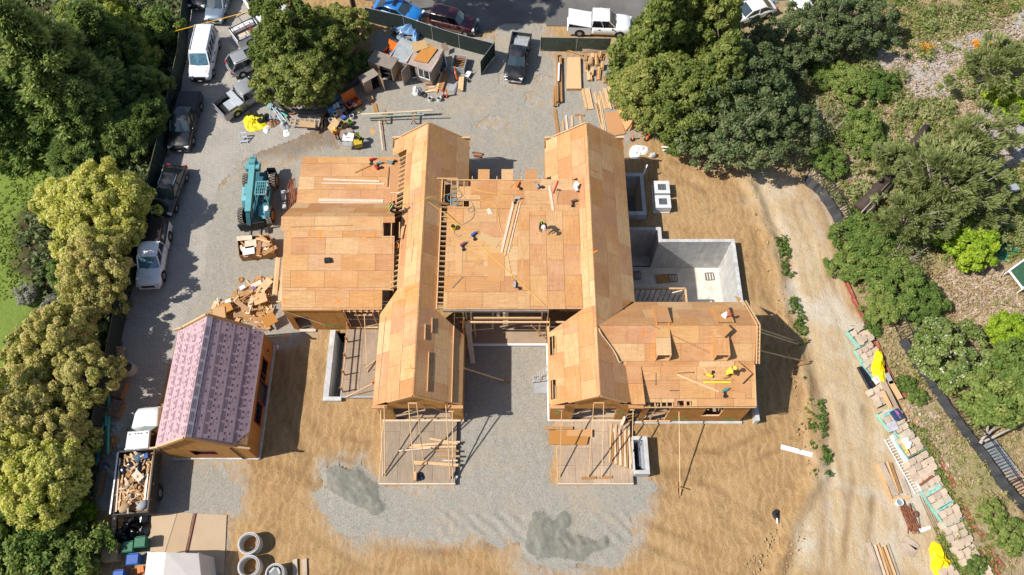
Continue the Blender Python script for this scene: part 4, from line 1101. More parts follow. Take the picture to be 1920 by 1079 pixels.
 for oy0,oy1,za,zb,glz in ops:
  oy0,oy1 = y0 + .15 + .4 * round((oy0 - y0 - .15) / .4 - .25),y0 + .15 + .4 * round((oy1 - y0 - .15) / .4 + .25)
  f = MB()
  w = MB()
  for ya,yb2,z_0,z_1 in ((oy0,oy0 + .08,za,zb),(oy1 - .08,oy1,za,zb),(oy0,oy1,zb - .08,zb),(oy0,oy1,za,za + .08)):
   w.bx(xw - .03,xw + .05,ya,yb2,z_0,z_1)
  fr = w.build('window_frame' if glz else 'door_frame',red_tr,g)
  MB().bx(xw - .2,xw - .16,oy0 + .08,oy1 - .08,za + .08,zb - .08).build('pane' if glz else 'door_shade_panel',glass_d if glz else black_void,fr)  # unglazed doorway is closed by a dark panel as painted shade
 MB().bx(xw - .02,xw + .12,20.9,21.0,1.5,1.62).build('lamp_box',blackm,g)
 MB().bx(x1 - .15,x1 + .08,y0 + .05,y1 - .05,.0,.24).build('footing',concrete,g)
 MB().bx(x0 + .1,x1,y0,y0 + .14,.0,.19).build('footing',concrete,g)
 MB().bx(x0 + .3,x1 - .2,y0 + .2,y1 - .2,.1,.16).build('floor_deck',conc_dark,g)
build_garage()
# VEHICLES
def car_paint(name,col,metal=.0):
 return M('paint_' + name,col,.32,.03,1.2,metal=metal,obj=0,spec=.5,coat=.8,dirt=((.30,.27,.23),1.5,.2))
def loft_sections(mb,secs):
 """secs: (x, half width, z bottom, z top, crown) from tail to nose"""
 prof = []
 for x,w,zb,zt,cr in secs:
  half = [(.90 * w,zb),(w,zb + (zt - zb) * .28),(w * 1.005,zb + (zt - zb) * .62),(.955 * w,zt - .02),(.84 * w,zt + cr * .45),(.45 * w,zt + cr * .9)]
  prof.append([(x,y,z) for y,z in half] + [(x,0,zt + cr)] + [(x,-y,z) for y,z in reversed(half)])
 n = len(prof[0]); b0 = len(mb.v)
 for p in prof: mb.pts(p)
 for i in range(len(prof) - 1):
  for k in range(n - 1):
   mb.face((b0 + i * n + k,b0 + (i + 1) * n + k,b0 + (i + 1) * n + k + 1,b0 + i * n + k + 1))
  mb.face((b0 + i * n + n - 1,b0 + (i + 1) * n + n - 1,b0 + (i + 1) * n,b0 + i * n))
 mb.face([b0 + k for k in range(n)]); mb.face([b0 + (len(prof) - 1) * n + k for k in reversed(range(n))])
def wheels(t,W,xs,r=.36,tw=.24):
 for x in xs:
  for s in (1,-1):
   y = s * (W / 2 - tw / 2 + .01)
   wh = MB().cyl((x,y - tw / 2,r),(x,y + tw / 2,r),r,n=18).build('wheel',rubber,t,smooth=False,local=True)
   MB().cyl((x,y + s * (tw / 2 - .02),r),(x,y + s * (tw / 2 + .012),r),r * .62,r * .5,n=12).build('rim',rim_m,wh,local=True)
   MB().cyl((x,y - s * .08,r + .02),(x,s * (W / 2 + .004),r + .02),r * 1.16,n=18).build('wheel_arch',plastic_k,t,local=True)
def vehicle(name,label,front,rear,W,H,paint,kind='car',group='vehicles parked round the site',L=None,zpx=.9,**o):
 f,r = at(*front,zpx),at(*rear,zpx)
 d = f - r; Lr = d.length if L is None else L
 mid = (f + r) / 2
 if L is not None: mid = f - d.normalized() * (L / 2)
 L = Lr
 t = thing(name,label,o.get('cat','car'),(mid.x,mid.y,.015),math.atan2(d.y,d.x),group)
 h = L / 2; w = W / 2; bl = lambda m,n,mt,p=t,**k: m.build(n,mt,p,local=True,**k)
 belt = o.get('belt',.95); hoodz = o.get('hood',.92); gc = .24
 ca,cb,cc,cd = o['cab']
 X = lambda q: -h + q * L
 body = MB()
 if kind == 'pickup':
  xb = X(ca) + .02
  loft_sections(body,[(xb,w * .98,gc,belt,.02),(xb + .3,w,gc,belt,.02),(X(cd) - .05,w,gc,belt,.03),(X(cd) + .25,w,gc,hoodz + .04,.06),(X(.90),w * .99,gc,hoodz - .02,.06),(X(.965),w * .95,gc + .08,hoodz - .10,.05),(h,w * .84,gc + .14,hoodz - .26,.03)])
 else:
  tail = o.get('tail',belt - .06)
  loft_sections(body,[(-h,w * .80,gc + .16,tail - .22,.02),(-h + .10,w * .92,gc + .08,tail - .03,.03),(X(.10),w * .985,gc,tail,.03),(X(.3),w,gc,belt,.02),(X(.6),w,gc,belt,.02),(X(cd) + .05,w * .995,gc,hoodz + .05,.04),(X(.88),w * .98,gc,hoodz - .05,.07),(X(.955),w * .92,gc + .06,hoodz - .15,.06),(h,w * .72,gc + .12,hoodz - .34,.03)])
 bl(body,'body',paint,smooth=True)
 wb,wr = w * .93,w * o.get('roofw',.77)
 zb,zr = belt + .01,H - .05
 xa,xb_,xc,xd = X(ca),X(cb),X(cc),X(cd)
 A = [(xa,wb * .94,zb),(xd,wb * .92,zb + .0)]; B = [(xb_,wr,zr),(xc,wr * .96,zr)]
 bl(MB().poly([(xd,-A[1][1],zb),(xd + .1,0,zb + .02),(xd,A[1][1],zb),(xc,B[1][1],zr),(xc + .06,0,zr + .02),(xc,-B[1][1],zr)]),'windscreen',o.get('ws',glass_b))
 bl(MB().poly([(xa,A[0][1],zb),(xa - .05,0,zb + .02),(xa,-A[0][1],zb),(xb_,-B[0][1],zr),(xb_ - .03,0,zr + .02),(xb_,B[0][1],zr)]),'rear_window',glass_d)
 for s in (1,-1):
  sd_ = MB(); sd_.poly([(xa,s * A[0][1],zb),(xd,s * A[1][1],zb),(xc,s * B[1][1],zr),(xb_,s * B[0][1],zr)])
  bl(sd_,'side_window',glass_d)
  for q in o.get('pillars',(.5,)):
   xq = xb_ + (xc - xb_) * q; xl = xa + (xd - xa) * (q * .82 + .1)
   bl(MB().beam((xl,s * (wb * .935),zb),(xq,s * (wr + .004),zr),.05,.11,(0,s,.4)),'pillar',paint)
  for a,b in (((xa,s * A[0][1],zb),(xb_,s * B[0][1],zr)),((xd,s * A[1][1],zb),(xc,s * B[1][1],zr))):
   bl(MB().beam(a,b,.07,.09,(0,s,.5)),'pillar',paint)
  bl(MB().ell((X(cd) - .28,s * (w + .12),belt + .08),(.09,.13,.08),8,5),'mirror',o.get('mirror',paint),smooth=True)
  if o.get('handles',True):
   bl(MB().bx(X(.47),X(.51),s * w * 1.0 - .01,s * w * 1.0 + .03,belt - .16,belt - .12),'door_handle',o.get('mirror',paint))
 rf = MB(); sec = []
 for x,wv,dz in ((xb_ - .06,wr * .92,-.03),(xb_ + .12,wr,.02),((xb_ + xc) / 2,wr * 1.02,.035),(xc - .12,wr,.015),(xc + .08,wr * .92,-.04)):
  sec.append([(x,wv,zr + dz - .02),(x,wv * .9,zr + dz + .035),(x,wv * .45,zr + dz + .055),(x,0,zr + dz + .06),(x,-wv * .45,zr + dz + .055),(x,-wv * .9,zr + dz + .035),(x,-wv,zr + dz - .02)])
 b0 = 0
 for p in sec: rf.pts(p)
 for i in range(4):
  for k in range(6): rf.face((i * 7 + k,(i + 1) * 7 + k,(i + 1) * 7 + k + 1,i * 7 + k + 1))
 roof = bl(rf,'roof',o.get('roofmat',paint),smooth=True)
 if o.get('sunroof'): bl(MB().bx(xb_ + (xc - xb_) * .52,xb_ + (xc - xb_) * .80,-wr * .55,wr * .55,zr + .085,zr + .105),'sunroof',glass_d,roof)
 if o.get('rails'):
  for s in (1,-1): bl(MB().beam((xb_ + .1,s * wr * .88,zr + .1),(xc - .2,s * wr * .88,zr + .1),.04,.05),'roof_rail',o.get('railmat',galv),roof)
 if o.get('ribs'):
  for q in range(5): bl(MB().bx(xb_ + .15,xc - .3,-wr * .7 + q * wr * .35 - .02,-wr * .7 + q * wr * .35 + .02,zr + .05,zr + .085),'roof_rib',o.get('roofmat',paint),roof)
 for s in (1,-1):
  bl(MB().box((h - .12,s * w * .72,hoodz - .22),(.22,.34,.15),-s * .35),'headlight',lamp_c)
  if kind == 'pickup': bl(MB().bx(-h - .005,-h + .06,s * w * .86 - .08,s * w * .86 + .08,belt - .42,belt - .06),'tail_light',tail_r)
  else: bl(MB().box((-h + .07,s * w * .74,o.get('tail',belt) - .14),(.12,.34,.14),s * .35),'tail_light',tail_r)
 bm_ = o.get('bumper',paint)
 bl(MB().bx(h - .08,h + .05,-w * .8,w * .8,.34,.52),'bumper',bm_); bl(MB().bx(-h - .06,-h + .08,-w * .82,w * .82,.36,.54),'bumper',bm_)
 bl(MB().bx(h - .06,h + .025,-w * .52,w * .52,.55,hoodz - .22),'grille',plastic_k)
 bl(MB().bx(h + .05,h + .06,-.15,.15,.4,.5),'number_plate',white_p)
 if o.get('hoodline',True):
  hl = MB()
  for s in (1,-1): hl.beam((X(cd) + .12,s * w * .72,hoodz + .055),(X(.93),s * w * .66,hoodz - .03),.012,.012)
  bl(hl,'bonnet_seam',plastic_k)
 wp = MB()
 for s in (.35,-.25): wp.beam((X(cd) + .1,s * w,belt + .05),(X(cd) - .06,s * w + .45 * w,belt + .13),.02,.02)
 bl(wp,'wiper',plastic_k)
 ax = o.get('axles',(.19,.82)); wheels(t,W,[X(ax[0]),X(ax[1])],o.get('wr',.34))
 if kind == 'pickup':
  bx0,bx1 = -h,X(ca) - .03; bd = o.get('bedmat',plastic_k); zf,zt = .62,belt
  for s in (1,-1):
   p = MB(); y0_,y1_ = sorted((s * w * .99,s * (w * .99 - .09))); p.bx(bx0,bx1,y0_,y1_,gc + .06,zt); bl(p,'bed_side',paint)
   y0_,y1_ = sorted((s * (w * .99 - .01),s * (w * .99 - .14))); bl(MB().bx(bx0 + .02,bx1,y0_,y1_,zt + .002,zt + .022),'bed_rail',o.get('railmat',plastic_k))
  bl(MB().bx(bx0,bx0 + .07,-w * .9,w * .9,.45,zt - .01),'tailgate',paint)
  bl(MB().bx(bx1 - .05,bx1,-w * .9,w * .9,.45,zt),'bed_front',paint)
  bl(MB().bx(bx0 + .07,bx1 - .05,-w * .9,w * .9,zf - .06,zf),'bed_floor',bd)
  for q in range(6): bl(MB().bx(bx0 + .08,bx1 - .06,-w * .75 + q * w * .3 - .03,-w * .75 + q * w * .3 + .03,zf,zf + .02),'bed_rib',bd)
 t['length'] = L
 return t,(L,W,h,w,belt,X,bl)
pw,ps = car_paint('white',(.78,.79,.80)),car_paint('silver',(.33,.335,.34),.3)
pk,pb = car_paint('black',(.012,.012,.014)),car_paint('blue',(.012,.17,.50))
pm,pg = car_paint('maroon',(.055,.006,.011)),car_paint('blue_grey',(.16,.21,.27),.2)
chrome = M('chrome',(.6,.6,.62),.15,.05,3,metal=.9)
blinds = M('sunshade_glass',(.07,.16,.22),.08,.6,6,spec=.9,coat=1.0)
vehicle('cargo_van','white panel van with ladderless flat roof on the paved drive',(370,141),(391,47),2.0,2.05,pw,L=5.3,cab=(.03,.05,.66,.78),belt=1.15,hood=1.08,roofw=.82,cat='van',zpx=1.2,ws=blinds,pillars=(.12,.3,.5,.72,.9),bumper=plastic_k,rails=True,axles=(.2,.82),mirror=plastic_k)
vehicle('parked_car','blue-grey hatchback at the top of the drive',(398,36),(424,-52),1.8,1.5,pg,L=4.4,cab=(.06,.16,.55,.72),pillars=(.35,.65))
vehicle('parked_car','dark saloon whose nose shows beside the green screen at the top of the drive',(366,10),(392,-75),1.8,1.45,pk,L=4.6,cab=(.1,.24,.55,.72))
t,(L,W,h,w,belt,X,bl) = vehicle('pickup_truck','white work pickup with a black ladder rack over its cluttered bed',(543,20),(430,75),2.0,1.85,pw,'pickup',L=5.7,cab=(.44,.46,.64,.76),belt=1.12,hood=1.08,roofw=.8,cat='pickup truck',bumper=chrome,bedmat=M('chalky_bed',(.45,.44,.42),.7),wr=.38)
rk = MB()
for s in (1,-1):
 rk.beam((-h + .15,s * w * .9,1.15),(-h + .15,s * w * .9,1.95),.05,.05); rk.beam((X(.42),s * w * .9,1.15),(X(.42),s * w * .9,1.95),.05,.05)
 rk.beam((-h + .05,s * w * .92,1.97),(X(.7),s * w * .92,1.97),.05,.05)
for q in (.03,.22,.42,.66): rk.beam((X(q),-w * .92,1.99),(X(q),w * .92,1.99),.05,.05)
bl(rk,'ladder_rack',blackm)
bl(MB().bx(-h + .2,X(.4),w * .45,w * .85,.8,1.14),'tool_box',white_p); bl(MB().bx(-h + .3,X(.36),-w * .8,-w * .5,.7,1.05),'tool_box',alu)
bl(MB().bx(-h + .5,X(.25),-.3,.25,.66,.72),'board_load',fir_pale)
bl(MB().cyl((X(.3),.1,.7),(X(.3),.1,.95),.14),'drum',red_pl)
t,(L,W,h,w,belt,X,bl) = vehicle('pickup_truck','white pickup partly under the tree, hood end hidden, white rack bars over bed',(566,-42),(444,10),2.0,1.85,pw,'pickup',L=5.8,cab=(.44,.46,.64,.76),belt=1.12,hood=1.08,roofw=.8,cat='pickup truck',wr=.38)
rk = MB()
for s in (1,-1): rk.beam((-h - .1,s * w * .9,1.9),(X(.7),s * w * .9,1.9),.06,.06); rk.beam((-h + .1,s * w * .9,1.1),(-h + .1,s * w * .9,1.9),.05,.05)
for q in (.0,.2,.42): rk.beam((X(q),-w * .9,1.92),(X(q),w * .9,1.92),.06,.06)
bl(rk,'ladder_rack',white_p)
vehicle('parked_car','silver estate car with a sunroof, tucked under the drive-side tree',(520,88),(426,128),1.85,1.65,ps,L=4.75,cab=(.03,.14,.62,.76),sunroof=True,rails=True,pillars=(.28,.6),belt=1.0)
t,(L,W,h,w,belt,X,bl) = vehicle('pickup_truck','silver pickup with an aluminium tool box across its black bed',(516,140),(398,216),1.95,1.75,ps,'pickup',L=5.9,cab=(.36,.385,.60,.72),belt=1.05,hood=1.0,cat='pickup truck',bumper=chrome,mirror=chrome,wr=.37)
bl(MB().bx(X(.25),X(.34),-w * .98,w * .98,.92,1.16),'tool_box',alu); bl(MB().bx(X(.12),X(.25),-.55,.5,.62,.82),'crate',alu)
t,(L,W,h,w,belt,X,bl) = vehicle('pickup_truck','black pickup with a flat bed cover beside the green fence screen',(333,277),(361,160),1.95,1.85,pk,'pickup',L=5.8,cab=(.38,.40,.62,.74),belt=1.1,hood=1.06,cat='pickup truck',wr=.39,mirror=pk)
bl(MB().bx(-h + .03,X(.37),-w * .95,w * .95,1.10,1.15),'bed_cover',M('bed_cover_vinyl',(.055,.055,.06),.6,.15))
vehicle('parked_car','black saloon with chrome window trim in the middle of the drive',(300,400),(334,302),1.85,1.45,pk,L=4.75,cab=(.10,.27,.56,.73),railmat=chrome,rails=True)
t,(L,W,h,w,belt,X,bl) = vehicle('pickup_truck','white pickup with a black ribbed camper shell',(276,536),(296,418),1.95,1.8,pw,'pickup',L=5.6,cab=(.38,.40,.62,.74),belt=1.05,hood=1.04,cat='pickup truck',ws=blinds,wr=.42,roofw=.8)
sh = MB(); sh.hexa([(-h + .02,-w * .96,1.06),(X(.38),-w * .96,1.06),(X(.38),w * .96,1.06),(-h + .02,w * .96,1.06)],[(-h + .12,-w * .80,1.78),(X(.38),-w * .80,1.82),(X(.38),w * .80,1.82),(-h + .12,w * .80,1.78)])
s = bl(sh,'camper_shell',M('black_shell',(.03,.02,.018),.5,.2))
for q in range(6): bl(MB().beam((-h + .2,-w * .66 + q * w * .264,1.80),(X(.37),-w * .66 + q * w * .264,1.835),.05,.03),'shell_rib',plastic_k,s)
for sg in (1,-1): bl(MB().poly([(-h + .35,sg * (w * .955),1.2),(X(.33),sg * (w * .955),1.2),(X(.33),sg * w * .865,1.66),(-h + .35,sg * w * .865,1.66)]),'shell_window',glass_b,s)
bl(MB().bx(X(.80),X(.87),-.28,.28,1.08,1.14),'bonnet_scoop',pw)
vehicle('parked_car','bright blue saloon parked on the road behind the screened fence',(789,30),(697,0),1.85,1.42,pb,L=4.7,cab=(.10,.27,.56,.74),sunroof=True)
vehicle('parked_suv','dark red boxy off-roader parked on the road behind the screened fence',(893,47),(815,28),1.8,1.72,pm,L=4.4,cab=(.02,.05,.58,.70),belt=1.05,hood=1.02,ribs=True,bumper=chrome,cat='off-roader',pillars=(.4,.7))
t,(L,W,h,w,belt,X,bl) = vehicle('pickup_truck','black pickup standing in the gateway to the yard',(962,146),(980,58),1.85,1.7,pk,'pickup',L=5.2,cab=(.40,.42,.64,.76),belt=1.0,hood=.98,cat='pickup truck',bumper=chrome,bedmat=grey_pl)
bl(MB().bx(X(.12),X(.36),-.55,.7,.62,.9),'tool_box',grey_pl)
t,(L,W,h,w,belt,X,bl) = vehicle('pickup_truck','white crew-cab pickup on the road with its bed cover propped up',(1184,45),(1066,40),2.0,1.9,pw,'pickup',L=5.8,cab=(.37,.385,.63,.75),belt=1.1,hood=1.08,cat='pickup truck',wr=.4,mirror=plastic_k,roofw=.8)
M_ = Matrix.Rotation(R(10),3,'Y')
bl(MB().box((X(.18),0,1.33),(L * .37,W * .95,.06),M=M_),'bed_cover',pw)
vehicle('parked_car','white saloon on the road beyond the tall evergreens',(1366,32),(1485,-8),1.85,1.45,pw,L=4.8,cab=(.10,.27,.56,.73),mirror=plastic_k)
vehicle('parked_car','white car cut off at the top edge of the photo',(1492,6),(1600,-36),1.85,1.45,pw,L=4.8,cab=(.10,.27,.56,.73))
def dump_truck():
 f,r = at(277,762,1.2),at(253,966,1.2)
 d = f - r; L = d.length; mid = (f + r) / 2
 t = thing('dump_truck','white-cabbed dump truck with its dark bed heaped with scrap timber','truck',(mid.x,mid.y,.015),math.atan2(d.y,d.x),'vehicles parked round the site')
 h = L / 2; bl = lambda m,n,mt,p=t,**k: m.build(n,mt,p,local=True,**k)
 cab = MB(); loft_sections(cab,[(h - 3.35,.98,.5,1.25,.02),(h - 2.9,.99,.45,1.25,.02),(h - 1.75,.99,.45,1.25,.03),(h - 1.5,.95,.5,1.3,.05),(h - .5,.88,.5,1.2,.08),(h - .12,.8,.55,1.08,.06),(h,.66,.6,.9,.03)])
 bl(cab,'cab_body',pw,smooth=True)
 bl(MB().poly([(h - 1.55,-.9,1.28),(h - 1.45,0,1.3),(h - 1.55,.9,1.28),(h - 2.1,.78,2.05),(h - 2.03,0,2.07),(h - 2.1,-.78,2.05)]),'windscreen',M('green_windscreen',(.03,.085,.06),.06,.2,2,spec=.9,coat=1))
 for s in (1,-1):
  bl(MB().poly([(h - 3.2,s * .93,1.27),(h - 1.6,s * .92,1.27),(h - 2.12,s * .79,2.04),(h - 3.15,s * .80,2.04)]),'side_window',glass_d)
  bl(MB().beam((h - 3.3,s * .9,1.25),(h - 3.25,s * .8,2.05),.08,.1),'pillar',pw)
  bl(MB().ell((h - 1.7,s * 1.15,1.45),(.08,.14,.16),8,5),'mirror',plastic_k)
  bl(MB().bx(h - .16,h - .02,s * .62 - .16,s * .62 + .16,.78,.96),'headlight',lamp_c)
 rf = bl(MB().hexa([(h - 3.35,-.83,2.02),(h - 2.02,-.80,2.02),(h - 2.02,.80,2.02),(h - 3.35,.83,2.02)],[(h - 3.3,-.76,2.14),(h - 2.12,-.72,2.12),(h - 2.12,.72,2.12),(h - 3.3,.76,2.14)]),'roof',pw)
 for y in (-.58,-.2,0,.2,.58): bl(MB().bx(h - 2.3,h - 2.22,y - .04,y + .04,2.12,2.17),'clearance_lamp',trim_wood,rf)
 bl(MB().bx(h - .12,h + .06,-.85,.85,.38,.58),'bumper',chrome)
 bl(MB().bx(-h + .05,h - 1,-.42,.42,.48,.7),'chassis',blackm)
 x0,x1,w = -h,h - 3.45,1.2
 steel_k = M('dark_bed_steel',(.05,.043,.038),.6,.25,3,dirt=((.14,.10,.07),2,.4))
 bl(MB().bx(x0,x1,-w,w,.85,.93),'bed_floor',steel_k)
 for s in (1,-1):
  q = bl(MB().bx(x0,x1,s * w - .04,s * w + .04,.9,2.1),'bed_side',steel_k)
  for k in range(6): bl(MB().bx(x0 + .15 + k * (x1 - x0 - .3) / 5 - .05,x0 + .15 + k * (x1 - x0 - .3) / 5 + .05,s * (w + .05) - .03,s * (w + .05) + .03,.85,2.12),'stake',steel_k,q)
  bl(MB().bx(x0,x1,s * (w + .02) - .05,s * (w + .02) + .05,2.08,2.15),'top_rail',alu if s > 0 else steel_k)
 bl(MB().bx(x0 - .05,x0 + .03,-w,w,.9,1.9),'tailgate',steel_k); bl(MB().bx(x1 - .03,x1 + .05,-w,w,.9,2.15),'headboard',steel_k)
 wheels(t,2.2,[h - .95],.42,.26)
 for x in (-h + 1.5,): wheels(t,2.5,[x],.46,.4)
 for k in range(150):
  fx = rnd.random(); x = x0 + .25 + fx * (x1 - x0 - .5); y = rnd.uniform(-w + .2,w - .2)
  z = 1.72 + .38 * (1 - (y / w) ** 2) + rnd.uniform(-.1,.1)
  ln = rnd.choice((.3,.4,.6,.9,.35)); ang = rnd.uniform(0,PI)
  mt = rnd.choice((fir,fir,fir_dk,ply,fir_pale,old_board))
  Mx = Matrix.Rotation(ang,3,'Z') @ Matrix.Rotation(rnd.uniform(-.4,.4),3,'Y') @ Matrix.Rotation(rnd.uniform(-.6,.6),3,'X')
  bl(MB().box((x,y,z),(ln,rnd.uniform(.06,.18),rnd.uniform(.02,.07)),M=Mx),'scrap_board',mt)
 bl(MB().hexa([(x0 + .05,-w + .06,.95),(x1 - .05,-w + .06,.95),(x1 - .05,w - .06,.95),(x0 + .05,w - .06,.95)],[(x0 + .1,-w + .06,1.6),(x1 - .1,-w + .06,1.6),(x1 - .4,w - .1,1.75),(x0 + .3,w - .1,1.75)]),'load_core',fir_dk)
 for k,(y,ln,mt) in enumerate(((w - .12,.92,fir),(w - .28,.9,fir_pale),(w - .45,.96,fir),(w - .6,.7,fir_dk),(-w + .15,.9,fir),(-w + .3,.6,galv),(-w + .42,.75,fir),(.05,.5,fir_pale))):
  bl(MB().beam((x0 + .05 + .1 * k,y,1.95 + .03 * (k % 3)),(x0 + (x1 - x0) * ln,y + rnd.uniform(-.25,.25),2.02 + .05 * (k % 2)),.1,.05),'long_board',mt)
 bl(MB().box((x0 + 2.35,-.35,2.2),(.75,.5,.12),.8),'white_panel',fir_pale)
 for x,y,mt in ((x1 - .9,.3,film_k),(x1 - 1.3,-.25,film_k),(x1 - .5,-.2,M('denim_bag',(.05,.09,.13),.7)),(x0 + .4,-.8,grey_pl),(x0 + .35,.35,card),(x1 - 1.2,.75,film_k)):
  bl(MB().ell((x,y,2.05),(.42,.3,.2),9,6,Matrix.Rotation(x * 3,3,'Z')),'refuse_bag',mt,smooth=True)
 bl(MB().box((x1 - .45,-.72,2.15),(.35,.3,.25),.2),'bucket_box',blue_pl)
dump_truck()
def telehandler():
 f,r = at(478,430,.6),at(492,322,.6)
 d = f - r; mid = (f + r) / 2
 t = thing('telehandler','teal telescopic forklift with rusty wheels beside the timber crate','telehandler',(mid.x,mid.y,.015),math.atan2(d.y,d.x))
 teal = M('teal_machine_paint',(.10,.33,.36),.45,.12,2,obj=0,dirt=((.28,.24,.18),2.5,.35)); teal_d = M('dark_teal_paint',(.03,.11,.14),.5,.2,2)
 bl = lambda m,n,mt,p=t,**k: m.build(n,mt,p,local=True,**k)
 tread = M('dusty_tread',(.20,.18,.15),.95,.3,8); hub = M('rusty_wheel_centre',(.30,.13,.04),.8,.3,5)
 for x in (-1.75,1.55):
  for s in (1,-1):
   y = s * 1.12
   w_ = bl(MB().cyl((x,y - .2,.66),(x,y + .2,.66),.66,n=22),'wheel',rubber)
   bl(MB().cyl((x,y + s * .17,.66),(x,y + s * .23,.66),.42,.34,n=16),'wheel_rim',hub,w_)
   tr = MB()
   for k in range(20):
    a = k * 2 * PI / 20
    for q in (1,-1): tr.box((x + .67 * math.cos(a + q * .08),y + q * .1,.66 + .67 * math.sin(a + q * .08)),(.06,.2,.1),M=Matrix.Rotation(-a,3,'Y'))
   o_ = bl(tr,'tread',tread,w_); o_['kind'] = 'stuff'
 bl(MB().bx(-2.4,2.0,-.55,.55,.55,1.0),'chassis',teal_d)
 for x in (-1.75,1.55): bl(MB().cyl((x,-1.0,.66),(x,1.0,.66),.14),'axle',blackm)
 bl(MB().hexa([(-.7,-1.25,.7),(.75,-1.2,.7),(.75,-.55,.7),(-.7,-.55,.7)],[(-.7,-1.15,1.45),(.6,-1.05,1.45),(.6,-.55,1.45),(-.7,-.55,1.45)]),'engine_cover',M('pale_teal_cover',(.16,.42,.46),.4,.1,2))
 bl(MB().hexa([(-.9,-.95,1.5),(.1,-.95,1.5),(.1,-.6,1.5),(-.9,-.6,1.5)],[(-.85,-.9,1.62),(.05,-.9,1.62),(.05,-.6,1.62),(-.85,-.6,1.62)]),'cover_lid',teal)
 bl(MB().beam((-2.9,-.25,2.25),(1.9,-.28,1.75),.46,.5),'boom',teal)
 bl(MB().beam((-2.95,-.25,2.3),(-2.2,-.25,2.5),.5,.28),'boom_pivot',teal); bl(MB().box((-2.2,-.25,2.1),(.7,1.1,.5)),'boom_cradle',teal)
 for y in (-.15,-.35): bl(MB().cyl((-2.75,y,2.46),(-2.75,y,2.55),.06),'pivot_bolt',blackm)
 bl(MB().beam((1.9,-.28,1.72),(2.55,-.34,.95),.34,.36),'boom_nose',teal_d)
 bl(MB().beam((1.4,-.05,1.5),(2.4,-.1,.95),.09,.09),'tilt_cylinder',chrome)
 bl(MB().box((2.55,-.2,.7),(.12,2.1,.9),.12),'fork_carriage',blackm); bl(MB().beam((2.5,.8,.35),(2.9,.9,.25),.3,.1),'fork_frame',blackm)
 for y in (-.55,.25): bl(MB().beam((2.55,y,.12),(3.5,y + .08,.1),.14,.06),'fork',steel)
 xa,xb,ya,yb = -.55,.65,.28,1.12
 cab = bl(MB().hexa([(xa,ya,.9),(xb + .35,ya,.9),(xb + .35,yb,.9),(xa,yb,.9)],[(xa,ya,1.35),(xb + .35,ya,1.35),(xb + .35,yb,1.35),(xa,yb,1.35)]),'cab_tub',teal_d)
 for x,y in ((xa,ya),(xa,yb),(xb,ya),(xb,yb)): bl(MB().beam((x + (.35 if x > 0 else 0),y,1.3),(x,y,2.35),.07,.07),'cab_post',teal)
 g = MB()
 for x in (xa,xb): g.beam((x,ya,2.38),(x,yb,2.38),.09,.07)
 for y in (ya,yb): g.beam((xa,y,2.38),(xb,y,2.38),.09,.07)
 gd = bl(g,'roof_guard',teal)
 for k in range(1,4): bl(MB().beam((xa + k * (xb - xa) / 4,ya,2.38),(xa + k * (xb - xa) / 4,yb,2.38),.03,.03),'guard_bar',teal,gd)
 for k in range(1,5): bl(MB().beam((xa,ya + k * (yb - ya) / 5,2.38),(xb,ya + k * (yb - ya) / 5,2.38),.035,.035),'guard_bar',teal,gd)
 bl(MB().bx(xa + .25,xa + .75,ya + .2,yb - .2,1.35,1.5),'seat',M('worn_seat',(.10,.05,.035),.8)); bl(MB().bx(xa + .15,xa + .27,ya + .2,yb - .2,1.5,2.0),'seat_back',M('worn_seat',(.10,.05,.035),.8))
 bl(MB().cyl((xb + .05,.7,1.55),(xb + .0,.7,1.6),.19,n=14),'steering_wheel',blackm)
 bl(MB().hexa([(.95,.3,.9),(2.0,.3,.9),(2.0,.9,.9),(.95,.9,.9)],[(1.0,.32,1.3),(1.6,.32,1.15),(1.6,.85,1.15),(1.0,.85,1.3)]),'front_cover',teal)
 for x in (-1.75,1.55): bl(MB().hexa([(x - .5,.9,1.25),(x + .5,.9,1.25),(x + .5,1.3,1.25),(x - .5,1.3,1.25)],[(x - .35,.9,1.38),(x + .35,.9,1.38),(x + .35,1.28,1.38),(x - .35,1.28,1.38)]),'mudguard',teal_d) if x > 0 else None
 for x,y in ((-1.1,.55),(-.95,.8),(-1.3,.75)): bl(MB().ell((x,y,1.2),(.14,.16,.18),8,6),'canister',white_pl,smooth=True)
 bl(MB().tube([(-.9,.35,1.3),(-.4,.2,1.6),(.6,.1,1.5),(1.9,.0,1.2)],.035,6),'hydraulic_hose',blackm)
 bl(MB().bx(-2.7,-2.45,.55,1.2,.6,1.2),'stabiliser_frame',blackm); bl(MB().beam((-2.9,.35,.5),(-1.9,.6,1.7),.1,.14),'lift_cylinder',blackm)
 bl(MB().ell((1.35,1.0,1.42),(.28,.2,.08),8,5),'lamp_pod',white_pl)
telehandler()
